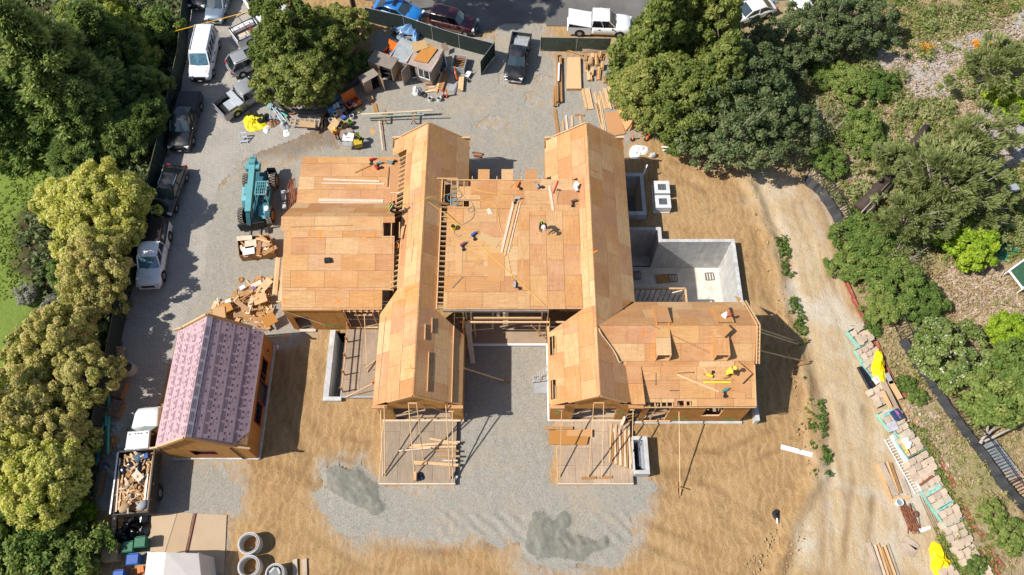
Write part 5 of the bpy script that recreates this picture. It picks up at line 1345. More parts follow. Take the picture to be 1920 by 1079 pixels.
# TREES, SHRUBS, GROUND COVER
def leaf_mat(name,ramp_cols,tip=None,trans=.28,rough=.6):
 m,nt,n,b = new_mat(name)
 a = n.new('ShaderNodeAttribute'); a.attribute_name = 'tone'
 oi = n.new('ShaderNodeObjectInfo')
 f = math_(nt,'ADD',a.outputs['Fac'],math_(nt,'MULTIPLY',math_(nt,'SUBTRACT',oi.outputs['Random'],.5),.42),True)
 c = ramp(nt,f,[(i / (len(ramp_cols) - 1),q) for i,q in enumerate(ramp_cols)])
 if tip:
  t = n.new('ShaderNodeAttribute'); t.attribute_name = 'tip'
  c = mix(nt,t.outputs['Fac'],c,tip)
 nt.links.new(c,b.inputs['Base Color']); b.inputs['Roughness'].default_value = rough; b.inputs['Specular IOR Level'].default_value = .3
 tr = n.new('ShaderNodeBsdfTranslucent'); mx = n.new('ShaderNodeMixShader'); mx.inputs[0].default_value = trans
 g = n.new('ShaderNodeHueSaturation'); g.inputs['Saturation'].default_value = 1.1; g.inputs['Value'].default_value = 1.4; g.inputs['Hue'].default_value = .48; nt.links.new(c,g.inputs['Color'])
 nt.links.new(g.outputs[0],tr.inputs['Color'])
 nt.links.new(b.outputs[0],mx.inputs[1]); nt.links.new(tr.outputs[0],mx.inputs[2])
 nt.links.new(mx.outputs[0],n['Material Output'].inputs['Surface'])
 return m
BARK = M('bark',(.13,.10,.08),.95,.3,4,.5,18)
BARK_G = M('grey_bark',(.33,.29,.25),.95,.25,4,.3,18)
BARK_D = M('dark_bark',(.07,.05,.042),.95,.3,3,.6,14)
LM = dict(
 conifer=leaf_mat('conifer_needles',[(.08,.14,.045),(.15,.235,.075),(.24,.33,.11),(.38,.44,.18)],trans=.5),
 golden=leaf_mat('golden_tipped_leaves',[(.14,.22,.035),(.31,.39,.065),(.49,.54,.11),(.62,.62,.19)],tip=(.76,.72,.31),trans=.5),
 rust=leaf_mat('rust_tipped_leaves',[(.11,.19,.035),(.24,.33,.06),(.38,.45,.12),(.50,.52,.19)],tip=(.70,.60,.28),trans=.5),
 bright=leaf_mat('sunny_leaves',[(0.069,0.121,0.0165),(0.149,0.22,0.0308),(0.276,0.341,0.055),(0.483,0.473,0.11)],trans=0.38),
 green=leaf_mat('mid_green_leaves',[(0.048,0.0986,0.0195),(0.104,0.177,0.0345),(0.184,0.261,0.057),(0.32,0.362,0.0975)],trans=0.38),
 oak=leaf_mat('dark_oak_leaves',[(0.0442,0.0736,0.0255),(0.085,0.128,0.0442),(0.145,0.192,0.0748),(0.272,0.288,0.136)],trans=0.35),
 cedar=leaf_mat('olive_evergreen_leaves',[(0.0544,0.0957,0.018),(0.12,0.171,0.033),(0.216,0.261,0.06),(0.368,0.377,0.105)],trans=0.38),
 pine=leaf_mat('pine_needles',[(.11,.15,.05),(.20,.24,.08),(.30,.34,.13),(.42,.43,.20)],trans=.45),
 lime=leaf_mat('lime_leaves',[(.09,.17,.012),(.18,.30,.018),(.30,.42,.03),(.45,.50,.05)]),
 grey=leaf_mat('grey_leaves',[(.11,.12,.08),(.20,.205,.15),(.30,.30,.23),(.40,.38,.31)]),
 white=leaf_mat('white_flowering_leaves',[(.07,.13,.03),(.13,.20,.04),(.20,.26,.065),(.30,.34,.11)],tip=(.62,.60,.50)),
 weed=leaf_mat('weeds',[(.09,.13,.03),(.17,.21,.05),(.27,.29,.08),(.38,.36,.14)]),
 dry=leaf_mat('dry_grass',[(.27,.20,.10),(.38,.29,.15),(.48,.38,.20),(.25,.24,.09)]),
 orange=leaf_mat('poppies',[(.10,.17,.04),(.6,.22,.01),(.75,.32,.02),(.8,.4,.03)]),
)
def unit(v):
 return v / (np.linalg.norm(v,axis=-1,keepdims=True) + 1e-9)
def leaves_mesh(name,T,rad,nper,leaf,mat,seed,outward=None,squash=.85,tipfrac=.0,aspect=1.7,inner=.5,up=.35,comb=False):
 """many small leaf faces gathered in tufts: T (n,3) centres, rad (n,) tuft radii"""
 rg = np.random.default_rng(seed); n = len(T)
 tt = rg.random(n)
 idx = np.repeat(np.arange(n),nper); N = len(idx)
 d = unit(rg.normal(size=(N,3)))
 if outward is not None: d = unit(d + outward[idx] * .55)
 r = rad[idx] * (inner + (1 - inner) * rg.random(N))
 pos = T[idx] + d * r[:,None] * np.array([1,1,squash])
 nor = unit(d + .75 * rg.normal(size=(N,3)) + np.array([0,0,up]))
 a = unit(np.cross(nor,unit(rg.normal(size=(N,3))))); b = np.cross(nor,a)
 if comb:
  a = unit(outward[idx] * .8 + d * .7 + .35 * rg.normal(size=(N,3)) + np.array([0,0,.15])); b = unit(np.cross(a,rg.normal(size=(N,3))))
 s = leaf * (.55 + .9 * rg.random(N))[:,None]
 a = a * s * aspect * .5; b = b * s * .5
 V = np.stack([pos - a,pos + b,pos + a,pos - b],1).reshape(-1,3)
 F = np.arange(4 * N).reshape(-1,4)
 tone = np.clip(.22 + .38 * tt[idx] + .40 * rg.random(N) ,0,1)
 out = r / rad[idx]
 tip = ((out > .80) & (d[:,2] > -.2) & (rg.random(N) < tipfrac * 2)).astype(float) * (.4 + .6 * rg.random(N)) if tipfrac else np.zeros(N)
 return np_mesh_data(name,V,F,mat,dict(tone=np.repeat(tone,4),tip=np.repeat(tip,4)))
def np_mesh_data(name,V,F,mat,attrs):
 o = np_mesh(name,V,F,mat,attrs=attrs); me = o.data
 bpy.data.objects.remove(o); return me
def tube_mesh(name,paths,mat):
 mb = MB()
 for p,r0,r1 in paths: mb.tube(p,r0,6,r1)
 o = mb.build(name,mat,local=True,smooth=True); me = o.data; WM.pop(o,None)
 bpy.data.objects.remove(o); return me
PROTO = {}
def tufts_ellipsoid(rg,n,R_,zc,zr,lump=.25,fill=.25,flat=-.55):
 """tuft centres over a lumpy ellipsoid shell, some inside"""
 k = np.arange(n) + .5
 ph = np.arccos(1 - (1 - flat) * k / n); th = PI * (1 + 5 ** .5) * k
 d = np.stack([np.cos(th) * np.sin(ph),np.sin(th) * np.sin(ph),np.cos(ph)],-1)
 d = unit(d + rg.normal(size=d.shape) * .16)
 lobes = unit(rg.normal(size=(7,3)) * np.array([1,1,.7]))
 lm = np.max(np.maximum(0,d @ lobes.T) ** 6,axis=1)
 sc = 1 - lump * .6 + lump * lm + rg.normal(size=n) * .06
 sc = np.where(rg.random(n) < fill,sc * (.45 + .35 * rg.random(n)),sc)
 P = d * sc[:,None] * np.array([R_,R_,zr]); P[:,2] += zc
 return P,d
def proto(key,kind,seed,R_,H_,n,nper,leaf,tr,lm,bark=BARK,tip=0.,z0=.35,fill=.25,lump=.3,inner=.5,aspect=1.7,comb=False):
 rg = np.random.default_rng(seed)
 if kind == 'cone':
  T,D,= [],[]
  lv = int(n / 9)
  for i in range(lv):
   f = i / (lv - 1); z = H_ * (.10 + .88 * f); rr = R_ * (1 - f) ** .75 * (.8 + .35 * rg.random()) + .25
   m = max(3,int(9 * (1 - f * .65) * 1.5)); a0 = rg.random() * 6.28
   for j in range(m):
    a = a0 + j * 2 * PI / m + rg.normal() * .15; q = rr * (.62 + .42 * rg.random())
    dr = np.array([math.cos(a),math.sin(a),0])
    T.append(dr * q + [0,0,z - q * .16]); D.append(unit(dr + [0,0,.25]))
    if q > 1.6 and rg.random() < .6:
     T.append(dr * q * .55 + [0,0,z - q * .05]); D.append(unit(dr * .6 + [0,0,.6]))
  T,D = np.array(T),np.array(D)
  rad = tr * (.75 + .5 * rg.random(len(T))) * (1.0 - .35 * T[:,2] / H_)
  limbs = [([(0,0,t_[2] + .3),tuple(t_ * [.55,.55,1]),tuple(t_)],.05,.02) for t_ in T[::6]]
  trunk = [([(0,0,-.2),(.05,0,H_ * .5),(0,.05,H_ * .97)],.05 * R_ + .12,.03)]
 else:
  zc = H_ * (1 + z0) / 2 * .92; zr = H_ * (1 - z0) / 2
  T,D = tufts_ellipsoid(rg,n,R_,zc,zr,lump,fill,-.7 if kind == 'ball' else -.35)
  rad = tr * (.7 + .6 * rg.random(n))
  fork = np.array([0,0,max(.15,H_ * z0 * .8)])
  limbs = []
  for t_ in T[::max(1,n // 16)]:
   mid = fork * .4 + t_ * .6 + rg.normal(size=3) * R_ * .07
   limbs.append(([tuple(fork),tuple(mid),tuple(t_ * .97 + fork * .03)],.022 * R_ + .02,.012))
   for _ in range(2):
    e = t_ + rg.normal(size=3) * R_ * .16; limbs.append(([tuple(mid),tuple((mid + e) / 2 + rg.normal(size=3) * .05 * R_),tuple(e)],.012 * R_ + .01,.008))
  trunk = [([(0,0,-.2),tuple(fork * .6 + [.03 * R_,0,0]),tuple(fork)],.045 * R_ + .05,.035 * R_ + .03)]
 PROTO[key] = (leaves_mesh(key + '_crown',T,rad,nper,leaf,LM[lm],seed + 5,D,tipfrac=tip,inner=inner,aspect=aspect,comb=comb),tube_mesh(key + '_trunk',trunk,bark),tube_mesh(key + '_limbs',limbs,bark),R_,H_)
def plant(name,key,label,cat,loc,scale=1.0,rz=0,zs=1.0,group=None,limbs=True):
 t = thing(name,label,cat,loc,rz,group)
 t.scale = (scale,scale,scale * zs)
 cr,tk,lb,_,_ = PROTO[key]
 for nm,me in (('crown',cr),('trunk',tk),('limbs',lb)):
  o = bpy.data.objects.new(nm,me); C.objects.link(o); o.parent = t
 return t
def make_protos():
 for i in range(3):
  proto(f'redwood{i}','cone',10 + i,4.8,11.5,190,190,.17,1.0,'conifer',BARK_D,inner=.3,aspect=3.2,comb=True)
  proto(f'gold{i}','round',20 + i,2.9,5.2,90,230,.14,.58,'golden',BARK_G,tip=.40,z0=.12,lump=.5,inner=.55)
  proto(f'rust{i}','round',30 + i,2.9,5.4,100,220,.135,.52,'rust',BARK_G,tip=.55,z0=.12,lump=.5,inner=.55)
  proto(f'cedar{i}','round',40 + i,3.4,8.5,170,190,.155,.56,'cedar',BARK,z0=.06,lump=.45,inner=.4)
  proto(f'oak{i}','round',50 + i,4.2,7.0,170,150,.145,.56,'oak',BARK_G,z0=.15,lump=.5,fill=.35,inner=.3)
  proto(f'pine{i}','round',60 + i,3.6,7.5,66,150,.15,.60,'pine',BARK_G,z0=.2,lump=.8,fill=.45,inner=.1,aspect=3.4,comb=True)
  proto(f'shrub{i}','ball',70 + i,1.6,2.2,48,160,.12,.42,'green',BARK,z0=.05,lump=.35,inner=.5)
  proto(f'bushy{i}','round',75 + i,2.6,4.2,90,160,.16,.55,'green',BARK,z0=.08,lump=.45,inner=.4)
  proto(f'sunny{i}','round',80 + i,2.6,5.4,85,170,.17,.60,'bright',BARK,z0=.1,lump=.5,inner=.45)
 proto('conebush0','round',101,3.0,8.0,130,210,.155,.62,'conifer',BARK_D,z0=.04,lump=.5,inner=.35,aspect=3.0,comb=True)
 proto('conebush1','round',102,3.0,8.0,130,210,.155,.62,'conifer',BARK_D,z0=.04,lump=.5,inner=.35,aspect=3.0,comb=True)
 proto('highcrown','round',120,4.4,20,150,130,.2,.7,'cedar',BARK,z0=.62,lump=.5,inner=.4)
 for i in range(2): proto(f'spire{i}','cone',110 + i,2.5,9.0,120,170,.15,.62,'cedar',BARK,inner=.35,aspect=1.9)
 proto('lime0','round',90,1.9,3.2,60,170,.16,.48,'lime',BARK,z0=.08,lump=.45)
 proto('grey0','round',91,2.0,3.2,60,120,.13,.5,'grey',BARK_G,z0=.1,lump=.5,inner=.3)
 proto('white0','ball',92,2.6,3.2,95,190,.12,.5,'white',BARK,tip=.07,z0=.03,lump=.25)
 proto('twig0','round',93,2.2,3.2,60,22,.10,.5,'pine',BARK_G,z0=.05,lump=.5,fill=.4)
 proto('agave','ball',94,.4,.5,12,40,.25,.3,'lime',BARK,z0=.05)
make_protos()
LEFT_G,RIGHT_G = 'trees along the drive boundary','trees and shrubs of the wild garden'
PL = [
 ('conifer_tree','redwood0',80,120,7,1.06,1.1,'tree','tallest dark conifer filling the upper corner of the wood'),
 ('conifer_tree','redwood1',0,190,5,0.85,0.95,'tree','dark conifer half cut off by the edge of the photo, above the lawn'),
 ('conifer_tree','redwood2',155,190,5,0.75,0.85,'tree','dark conifer with rounded sprays nearest the black pickup'),
 ('conifer_tree','redwood1',175,60,5,0.77,0.9,'tree','dark conifer between the tallest conifer and the sunny yellow-green trees'),
 ('conifer_tree','redwood0',-60,60,5,0.85,1,'tree','dark conifer at the very corner of the photo'),
 ('bushy_conifer','conebush0',252,205,4,0.59,0.9,'tree','rounded conifer against the green fence beside the black pickup'),
 ('bushy_conifer','conebush1',215,240,3,0.63,0.8,'tree','rounded dark conifer just above the golden bushes'),
 ('bushy_conifer','conebush1',260,140,3.5,0.59,0.9,'tree','rounded conifer against the fence beside the white van'),
 ('bushy_conifer','conebush0',129,268,3,0.68,0.7,'tree','low rounded conifer on the edge of the lawn'),
 ('leafy_tree','sunny0',30,215,3.5,0.92,0.9,'tree','sunlit light green tree under the conifers by the lawn'),
 ('leafy_tree','sunny1',-15,140,4,0.96,0.9,'tree','sunlit light green tree at the edge of the photo, between conifers'),
 ('leafy_tree','sunny2',181,25,4,0.92,1,'tree','yellow-green sunny tree by the top edge, left of the fence'),
 ('leafy_tree','sunny0',224,45,4,0.77,1,'tree','yellow-green sunny tree next to the fence, behind the yellow strap'),
 ('leafy_tree','sunny1',247,85,3.5,0.63,0.9,'tree','small yellow-green tree under the yellow strap by the fence'),
 ('leafy_tree','bushy0',266,15,4,0.81,1,'tree','green tree by the fence at the top edge of the photo'),
 ('leafy_tree','bushy2',134,-10,4,0.96,1,'tree','green tree cut by the top edge among the conifers'),
 ('golden_bush','gold0',108,352,5.1,0.80,1.4,'bush','golden-tipped bush beside the lawn, upper row'),
 ('golden_bush','gold1',158,348,5.4,0.84,1.5,'bush','golden-tipped bush in the middle of the upper row'),
 ('golden_bush','gold2',209,335,5.4,0.74,1.4,'bush','golden-tipped bush against the fence beside the black saloon'),
 ('golden_bush','gold0',134,410,4.7,0.72,1.3,'bush','golden-tipped bush with bare twigs below the upper row'),
 ('golden_bush','gold2',204,405,4.7,0.64,1.3,'bush','golden-tipped bush next to the gap in the fence planting'),
 ('rust_tipped_bush','rust0',154,480,5.3,0.78,1.5,'bush','rust-tipped bush level with the white pickup camper'),
 ('rust_tipped_bush','rust1',145,535,4.7,0.67,1.3,'bush','rust-tipped bush just above the orange-flagged fence post'),
 ('dark_bush','bushy1',118,505,2.6,0.62,0.9,'bush','dark leafy bush between lawn and rust-tipped bush'),
 ('dark_bush','bushy2',55,650,2.4,0.78,0.9,'bush','dark leafy bush on the lower edge of the lawn'),
 ('grey_bush','grey0',83,565,2.2,0.58,0.9,'bush','grey twiggy bush among the dark bushes'),
 ('grey_bush','grey0',33,540,2,0.46,0.9,'bush','pale grey flowering bush beside the lawn'),
 ('rust_tipped_bush','rust2',85,615,5.3,0.78,1.5,'bush','rust-tipped tree above the wooden pallet'),
 ('rust_tipped_bush','rust0',124,680,5.3,0.71,1.5,'bush','rust-tipped tree against the fence beside the pallet and concrete ring'),
 ('rust_tipped_bush','rust1',30,655,5.1,0.71,1.4,'bush','rust-tipped bush on the dark side of the pallet trees'),
 ('rust_tipped_bush','rust1',10,750,5.3,0.82,1.5,'bush','rust-tipped tree filling the edge level with the white truck cab'),
 ('rust_tipped_bush','rust2',90,790,4.9,0.63,1.4,'bush','rust-tipped bush in the fence shade beside the teal pipes'),
 ('dark_bush','bushy0',120,740,2,0.56,0.8,'bush','dark bush in the hollow between rust-tipped trees'),
 ('golden_bush','gold0',0,850,5.3,0.78,1.5,'bush','golden-tipped tree at the edge level with the scrap truck'),
 ('golden_bush','gold1',75,870,5.3,0.78,1.5,'bush','golden-tipped tree beside the scrap truck bed'),
 ('golden_bush','gold2',30,930,4.9,0.71,1.4,'bush','golden-tipped bush below the pair beside the scrap truck'),
 ('dark_bush','bushy1',30,1030,2.6,1.04,0.9,'bush','large leafy green bush in the bottom corner of the photo'),
 ('dark_bush','bushy2',115,1045,2.4,0.84,0.9,'bush','leafy green bush beside the cardboard boxes'),
 ('dark_bush','bushy0',-35,960,2.4,0.80,0.9,'bush','dark green bush cut by the edge beneath the golden trees'),
 ('lime_bush','lime0',139,955,1.4,0.44,0.8,'bush','small lime-green bush beside the tailgate of the scrap truck'),
 ('oak_tree','cedar0',536,58,5,0.95,0.95,'tree','broad leafy tree over the parked work pickups'),
 ('oak_tree','cedar1',592,62,4.5,0.72,0.9,'tree','leafy tree between the blue car and the tool sheds'),
 ('oak_tree','cedar2',548,140,3.2,0.86,0.75,'tree','lower leafy tree rising from the curved planting bed'),
 ('oak_tree','cedar0',598,135,3,0.58,1,'tree','leafy tree above the orange chest and clutter row'),
 ('oak_tree','cedar2',632,28,4,0.62,0.9,'tree','smaller leafy tree at the top edge beside the blue car'),
 ('leafy_bush','shrub0',682,105,1.1,0.69,0.8,'bush','small bush behind the tan tool cabinet'),
 ('leafy_bush','shrub1',647,120,1.1,0.77,0.8,'bush','light bush beside the brown dry patch under the leafy trees'),
 ('evergreen_tree','spire0',1231,85,5,1.25,1,'tree','olive evergreen hiding the bonnet of the white crew-cab pickup'),
 ('evergreen_tree','spire1',1276,45,5.5,1.30,1.1,'tree','olive evergreen of the tight group, reaching the top edge'),
 ('evergreen_tree','spire1',1341,60,6,1.15,1.2,'tree','tall narrow olive evergreen beside the white saloon'),
 ('evergreen_tree','cedar0',1211,165,3.6,0.83,0.85,'tree','olive evergreen behind the stacked lumber, against the wire fence'),
 ('evergreen_tree','cedar2',1281,175,4,0.97,0.9,'tree','olive evergreen in the middle of the group beyond the lumber'),
 ('evergreen_tree','cedar1',1291,235,2.8,0.69,0.8,'tree','lowest olive evergreen of the group, over the white pipe cross'),
 ('evergreen_tree','spire0',1346,150,4.2,1.10,0.95,'tree','olive evergreen touching the dark oak with bare branches'),
 ('live_oak','oak0',1400,136,4.5,1.03,1,'tree','dark live oak with grey branches showing, upper crown'),
 ('live_oak','oak1',1375,241,3.5,0.95,0.9,'tree','dark live oak leaning over the rubble heap'),
 ('live_oak','oak2',1455,76,4,0.77,0.9,'tree','dark live oak below the white saloon on the road'),
 ('live_oak','oak0',1450,221,3,0.77,0.9,'tree','dark live oak beside the bare twiggy shrub'),
 ('live_oak','oak1',1550,31,4,0.77,1,'tree','dark green oak near the burnt round bed'),
 ('live_oak','oak2',1620,11,4,0.72,1,'tree','dark oak at the top edge behind the burnt round bed'),
 ('twiggy_shrub','twig0',1540,230,1.8,1.01,0.9,'shrub','bare grey twiggy shrub at the head of the dirt track'),
 ('twiggy_shrub','twig0',1500,280,1.6,0.74,0.9,'shrub','bare twiggy shrub next to the silt fence end'),
 ('twiggy_shrub','twig0',1690,480,1.6,0.92,0.8,'shrub','bare twiggy shrub on top of the ivy mound'),
 ('leafy_bush','bushy0',1600,140,1.8,0.70,0.7,'bush','dark leafy bush below the burnt round bed'),
 ('leafy_bush','bushy1',1650,150,1.6,0.59,0.7,'bush','dark leafy bush beside the grey wood chips'),
 ('leafy_bush','bushy2',1620,235,1.8,0.74,0.7,'bush','dark green bush at the foot of the twiggy shrub'),
 ('leafy_bush','bushy1',1560,290,1.6,0.55,0.7,'bush','dark green bush right behind the silt fence bend'),
 ('leafy_bush','shrub2',1525,90,1.2,0.83,0.8,'bush','small bush in the shade of the dark oaks'),
 ('leafy_bush','bushy0',1560,130,1.6,0.51,0.7,'bush','dark bush between oak and burnt bed'),
 ('pine_tree','pine0',1780,320,4.5,0.95,1,'tree','olive pine standing over the fallen logs'),
 ('pine_tree','pine1',1720,400,3.6,0.79,0.9,'tree','olive pine above the ivy mound'),
 ('pine_tree','pine2',1835,250,4.2,0.79,1,'tree','olive pine beside the wood-chip clearing near the edge'),
 ('pine_tree','pine0',1885,110,4.5,0.84,1,'tree','olive pine at the edge beside the orange poppies'),
 ('pine_tree','pine2',1680,280,3.2,0.60,0.8,'tree','thin olive pine beside the upper end of the fallen logs'),
 ('pine_tree','pine1',1850,390,3.4,0.63,0.9,'tree','olive pine shading the shed roof near the edge'),
 ('lime_bush','lime0',1822,445,1.8,1.06,0.9,'bush','bright lime-green bush below the pines'),
 ('lime_bush','lime0',1905,180,1.6,0.92,0.9,'bush','yellow-flowered lime bush cut by the edge'),
 ('lime_bush','lime0',1905,620,1.4,0.74,0.9,'bush','yellow-green bush at the edge above the leaf litter'),
 ('ivy_mound','bushy0',1630,450,1.6,0.83,0.7,'bush','green ivy-like mound at the lower end of the fallen logs'),
 ('ivy_mound','bushy1',1680,520,1.6,0.80,0.7,'bush','green mound in the middle of the iron fence'),
 ('ivy_mound','bushy2',1600,490,1.4,0.57,0.7,'bush','green mound over the end of the silt fence'),
 ('ivy_mound','bushy1',1735,560,1.5,0.64,0.7,'bush','green mound with yellow leaves above the white-flowered bush'),
 ('ivy_mound','bushy0',1662,570,1.4,0.50,0.7,'bush','green mound beside the upper red steel channel'),
 ('white_flowered_bush','white0',1785,660,1.8,1.00,0.9,'bush','rounded bush dotted with white flowers beside the iron fence'),
 ('round_bush','white0',1752,612,1.2,0.40,0.8,'bush','small white-flowered bush at the shoulder of the round one'),
 ('round_bush','bushy2',1868,735,2.2,0.92,0.8,'bush','dark rounded bush over the iron fence with dead branches below'),
 ('round_bush','bushy0',1925,700,2.2,0.92,0.8,'bush','dark green bush cut by the edge next to the rounded bush'),
 ('leafy_bush','shrub0',1705,715,0.9,0.42,0.8,'bush','low bush beside the middle of the red steel channel'),
 ('leafy_bush','shrub1',1725,740,0.8,0.42,0.8,'bush','low bush leaning on the fence near the planks'),
 ('leafy_bush','shrub2',1905,1000,1.2,0.72,0.8,'bush','green bush at the bottom edge of the garden slope'),
 ('leafy_bush','shrub0',1870,960,1,0.55,0.8,'bush','green bush below the wavy fence on the slope'),
 ('leafy_bush','shrub1',1835,1060,0.8,0.44,0.8,'bush','green bush among the lowest paver pallets'),
 ('leafy_bush','shrub2',1640,612,0.8,0.40,0.8,'bush','small bush by the joint of the red steel channel'),
]
for i,(nm,key,px,py,z,sc,zs,cat,lab) in enumerate(PL):
 g = at(px,py,z)
 plant(nm,key,lab,cat,(g.x,g.y,-.05),sc,rz=i * 2.399,zs=zs,group=LEFT_G if px < 700 else RIGHT_G)
plant('tall_tree','highcrown','tall bare-stemmed tree behind the leafy trees, its crown past the top edge','tree',(-14.5,54.5,0),1.0,1.2,1.0)
def ground_cover():
 rg = np.random.default_rng(5)
 def scatter(name,mat,polys,dens,h,leaf,label_seed,keep=.5,sc=1.0,nper=9,rad=.22):
  P = []
  for poly in polys:
   A = np.array(P2(poly)); x0,y0 = A.min(0); x1,y1 = A.max(0)
   n = int((x1 - x0) * (y1 - y0) * dens)
   q = np.stack([rg.uniform(x0,x1,n),rg.uniform(y0,y1,n)],-1)
   d = sd_poly(q[:,0],q[:,1],[tuple(a) for a in A])
   if name in ('weeds','green_weeds','dry_grass','scrub'):
    for cp in CHIPS: d = np.where((sd_poly(q[:,0],q[:,1],cp) > 0) & (rg.random(n) < .85),-9,d)
   if name == 'undergrowth': d = np.where(sd_poly(q[:,0],q[:,1],LAWN) > -.6,-9,d)
   f = fbm(q[:,0],q[:,1],.45 * sc,4,label_seed)
   P.append(q[(d > -.3) & (f > keep - .6 * rg.random(n))])
  P = np.vstack(P)
  T = np.concatenate([P,rg.uniform(.03,h,(len(P),1))],1)
  me = leaves_mesh(name,T,np.full(len(T),rad) * (.5 + rg.random(len(T))),nper,leaf,mat,label_seed,squash=.6,aspect=2.2)
  o = bpy.data.objects.new(name,me); C.objects.link(o); o['kind'] = 'stuff'
  return o
 gard = [[(1480,100),(1640,75),(1665,-40),(1925,-60),(1925,480),(1780,500),(1700,440),(1600,440),(1540,330),(1500,290)],[(1560,420),(1760,500),(1925,520),(1925,1079),(1880,1079),(1800,930),(1730,800),(1660,650)],
   [(1165,200),(1330,270),(1340,300),(1260,270),(1190,240)]]
 scatter('weeds',LM['weed'],gard[:1] + gard[2:],8,.25,.11,61,.24,sc=.8,nper=20,rad=.32)
 scatter('slope_weeds',LM['weed'],gard[1:2],4,.2,.10,71,.34,sc=.9,nper=14,rad=.3)
 scatter('scrub',LM['pine'],gard[:1],.35,.7,.13,69,.14,sc=.9,nper=150,rad=.75)
 scatter('green_weeds',LM['green'],gard[:1],4,.3,.12,68,.34,sc=1.1,nper=24,rad=.36)
 scatter('dry_grass',LM['dry'],gard,14,.18,.10,62,.05,sc=.8,nper=9)
 scatter('undergrowth',LM['oak'],[[(-150,-60),(350,-60),(335,140),(290,330),(250,500),(210,680),(180,840),(165,960),(185,1100),(-150,1100)]],10,.5,.22,63,.05,nper=7,rad=.4)
 scatter('bank_weeds',LM['green'],[[(1474,562),(1498,560),(1500,588),(1478,588)],[(1486,595),(1506,592),(1504,632),(1490,630)],[(1497,636),(1508,636),(1508,655),(1498,655)],[(1518,750),(1540,750),(1550,890),(1528,895)],[(1505,706),(1516,706),(1516,718),(1505,718)],[(1455,445),(1475,445),(1485,520),(1465,520)],[(1880,330),(1920,330),(1920,480),(1870,470)]],26,.3,.11,64,.2,sc=2.8,nper=10,rad=.16)
 scatter('pallet_weeds',LM['weed'],[[(1700,800),(1720,800),(1800,950),(1860,1079),(1790,1079),(1760,1000),(1800,1000),(1770,940)],[(1760,1020),(1850,1000),(1860,1079),(1790,1079)]],45,.25,.12,65,.0)
 scatter('orange_poppies',LM['orange'],[[(1825,80),(1852,80),(1855,104),(1830,104)],[(1728,88),(1745,90),(1745,100),(1728,98)]],60,.3,.13,66,-.3)
 scatter('lawn_tufts',leaf_mat('lawn_blades',[(.13,.20,.03),(.20,.28,.05),(.28,.35,.08),(.34,.38,.12)]),[[(-60,265),(60,275),(110,340),(40,420),(30,560),(-60,560)]],14,.05,.10,67,.0,nper=6,rad=.15)
 P = []
 for poly in ([(1760,490),(1880,500),(1925,600),(1925,700),(1860,690),(1790,600)],[(1600,100),(1860,20),(1920,60),(1900,320),(1700,300),(1560,400),(1520,330)],[(1680,740),(1760,780),(1800,900),(1740,880)]):
  A = np.array(P2(poly)); x0,y0 = A.min(0); x1,y1 = A.max(0); n = int((x1 - x0) * (y1 - y0) * 30)
  q = np.stack([rg.uniform(x0,x1,n),rg.uniform(y0,y1,n)],-1); P.append(q[sd_poly(q[:,0],q[:,1],[tuple(a) for a in A]) > 0])
 P = np.vstack(P); T = np.concatenate([P,rg.uniform(.1,.2,(len(P),1))],1)
 me = leaves_mesh('leaf_litter',T,np.full(len(T),.12),2,.13,leaf_mat('dead_leaves',[(.24,.17,.11),(.42,.32,.23),(.55,.45,.34),(.64,.56,.46)]),8,squash=.2,up=2)
 o = bpy.data.objects.new('leaf_litter',me); C.objects.link(o); o['kind'] = 'stuff'
 mb = MB()
 def stones(poly,n,r0,r1,z=.0,hz=0):
  A = np.array(P2(poly)); x0,y0 = A.min(0); x1,y1 = A.max(0); k = 0
  while k < n:
   x,y = rg.uniform(x0,x1),rg.uniform(y0,y1)
   k += 1
   if sd_poly(np.array([x]),np.array([y]),[tuple(a) for a in A])[0] < 0: continue
   r = rg.uniform(r0,r1) ** 1; stone_mesh(mb,(x,y,z + rg.uniform(0,hz)),r,rg.random() * 9)
 clod = M('earth_clods',(.44,.31,.17),.95,.3,3,.4,20)
 stones([(1280,288),(1362,290),(1368,322),(1340,335),(1300,318)],420,.06,.2,.12,.45)
 stones([(1400,330),(1450,420),(1490,600),(1530,780),(1540,900),(1500,900),(1490,760),(1460,600),(1420,440)],420,.03,.12,.0,.25)
 stones([(1490,960),(1440,1000),(1380,1079),(1480,1079),(1520,1000)],260,.03,.13,.0,.1)
 mb.build('clods',clod,smooth=False)['kind'] = 'stuff'
 mb = MB()
 for _ in range(700):
  x,y = rg.uniform(-24,22),rg.uniform(7,50)
  r = rg.uniform(.02,.055); mb.ell((x,y,.03),(r,r * .8,r * .6),5,3)
 mb.build('pebbles',M('pale_pebbles',(.45,.38,.29),.9,.3,3),smooth=False)['kind'] = 'stuff'
ground_cover()
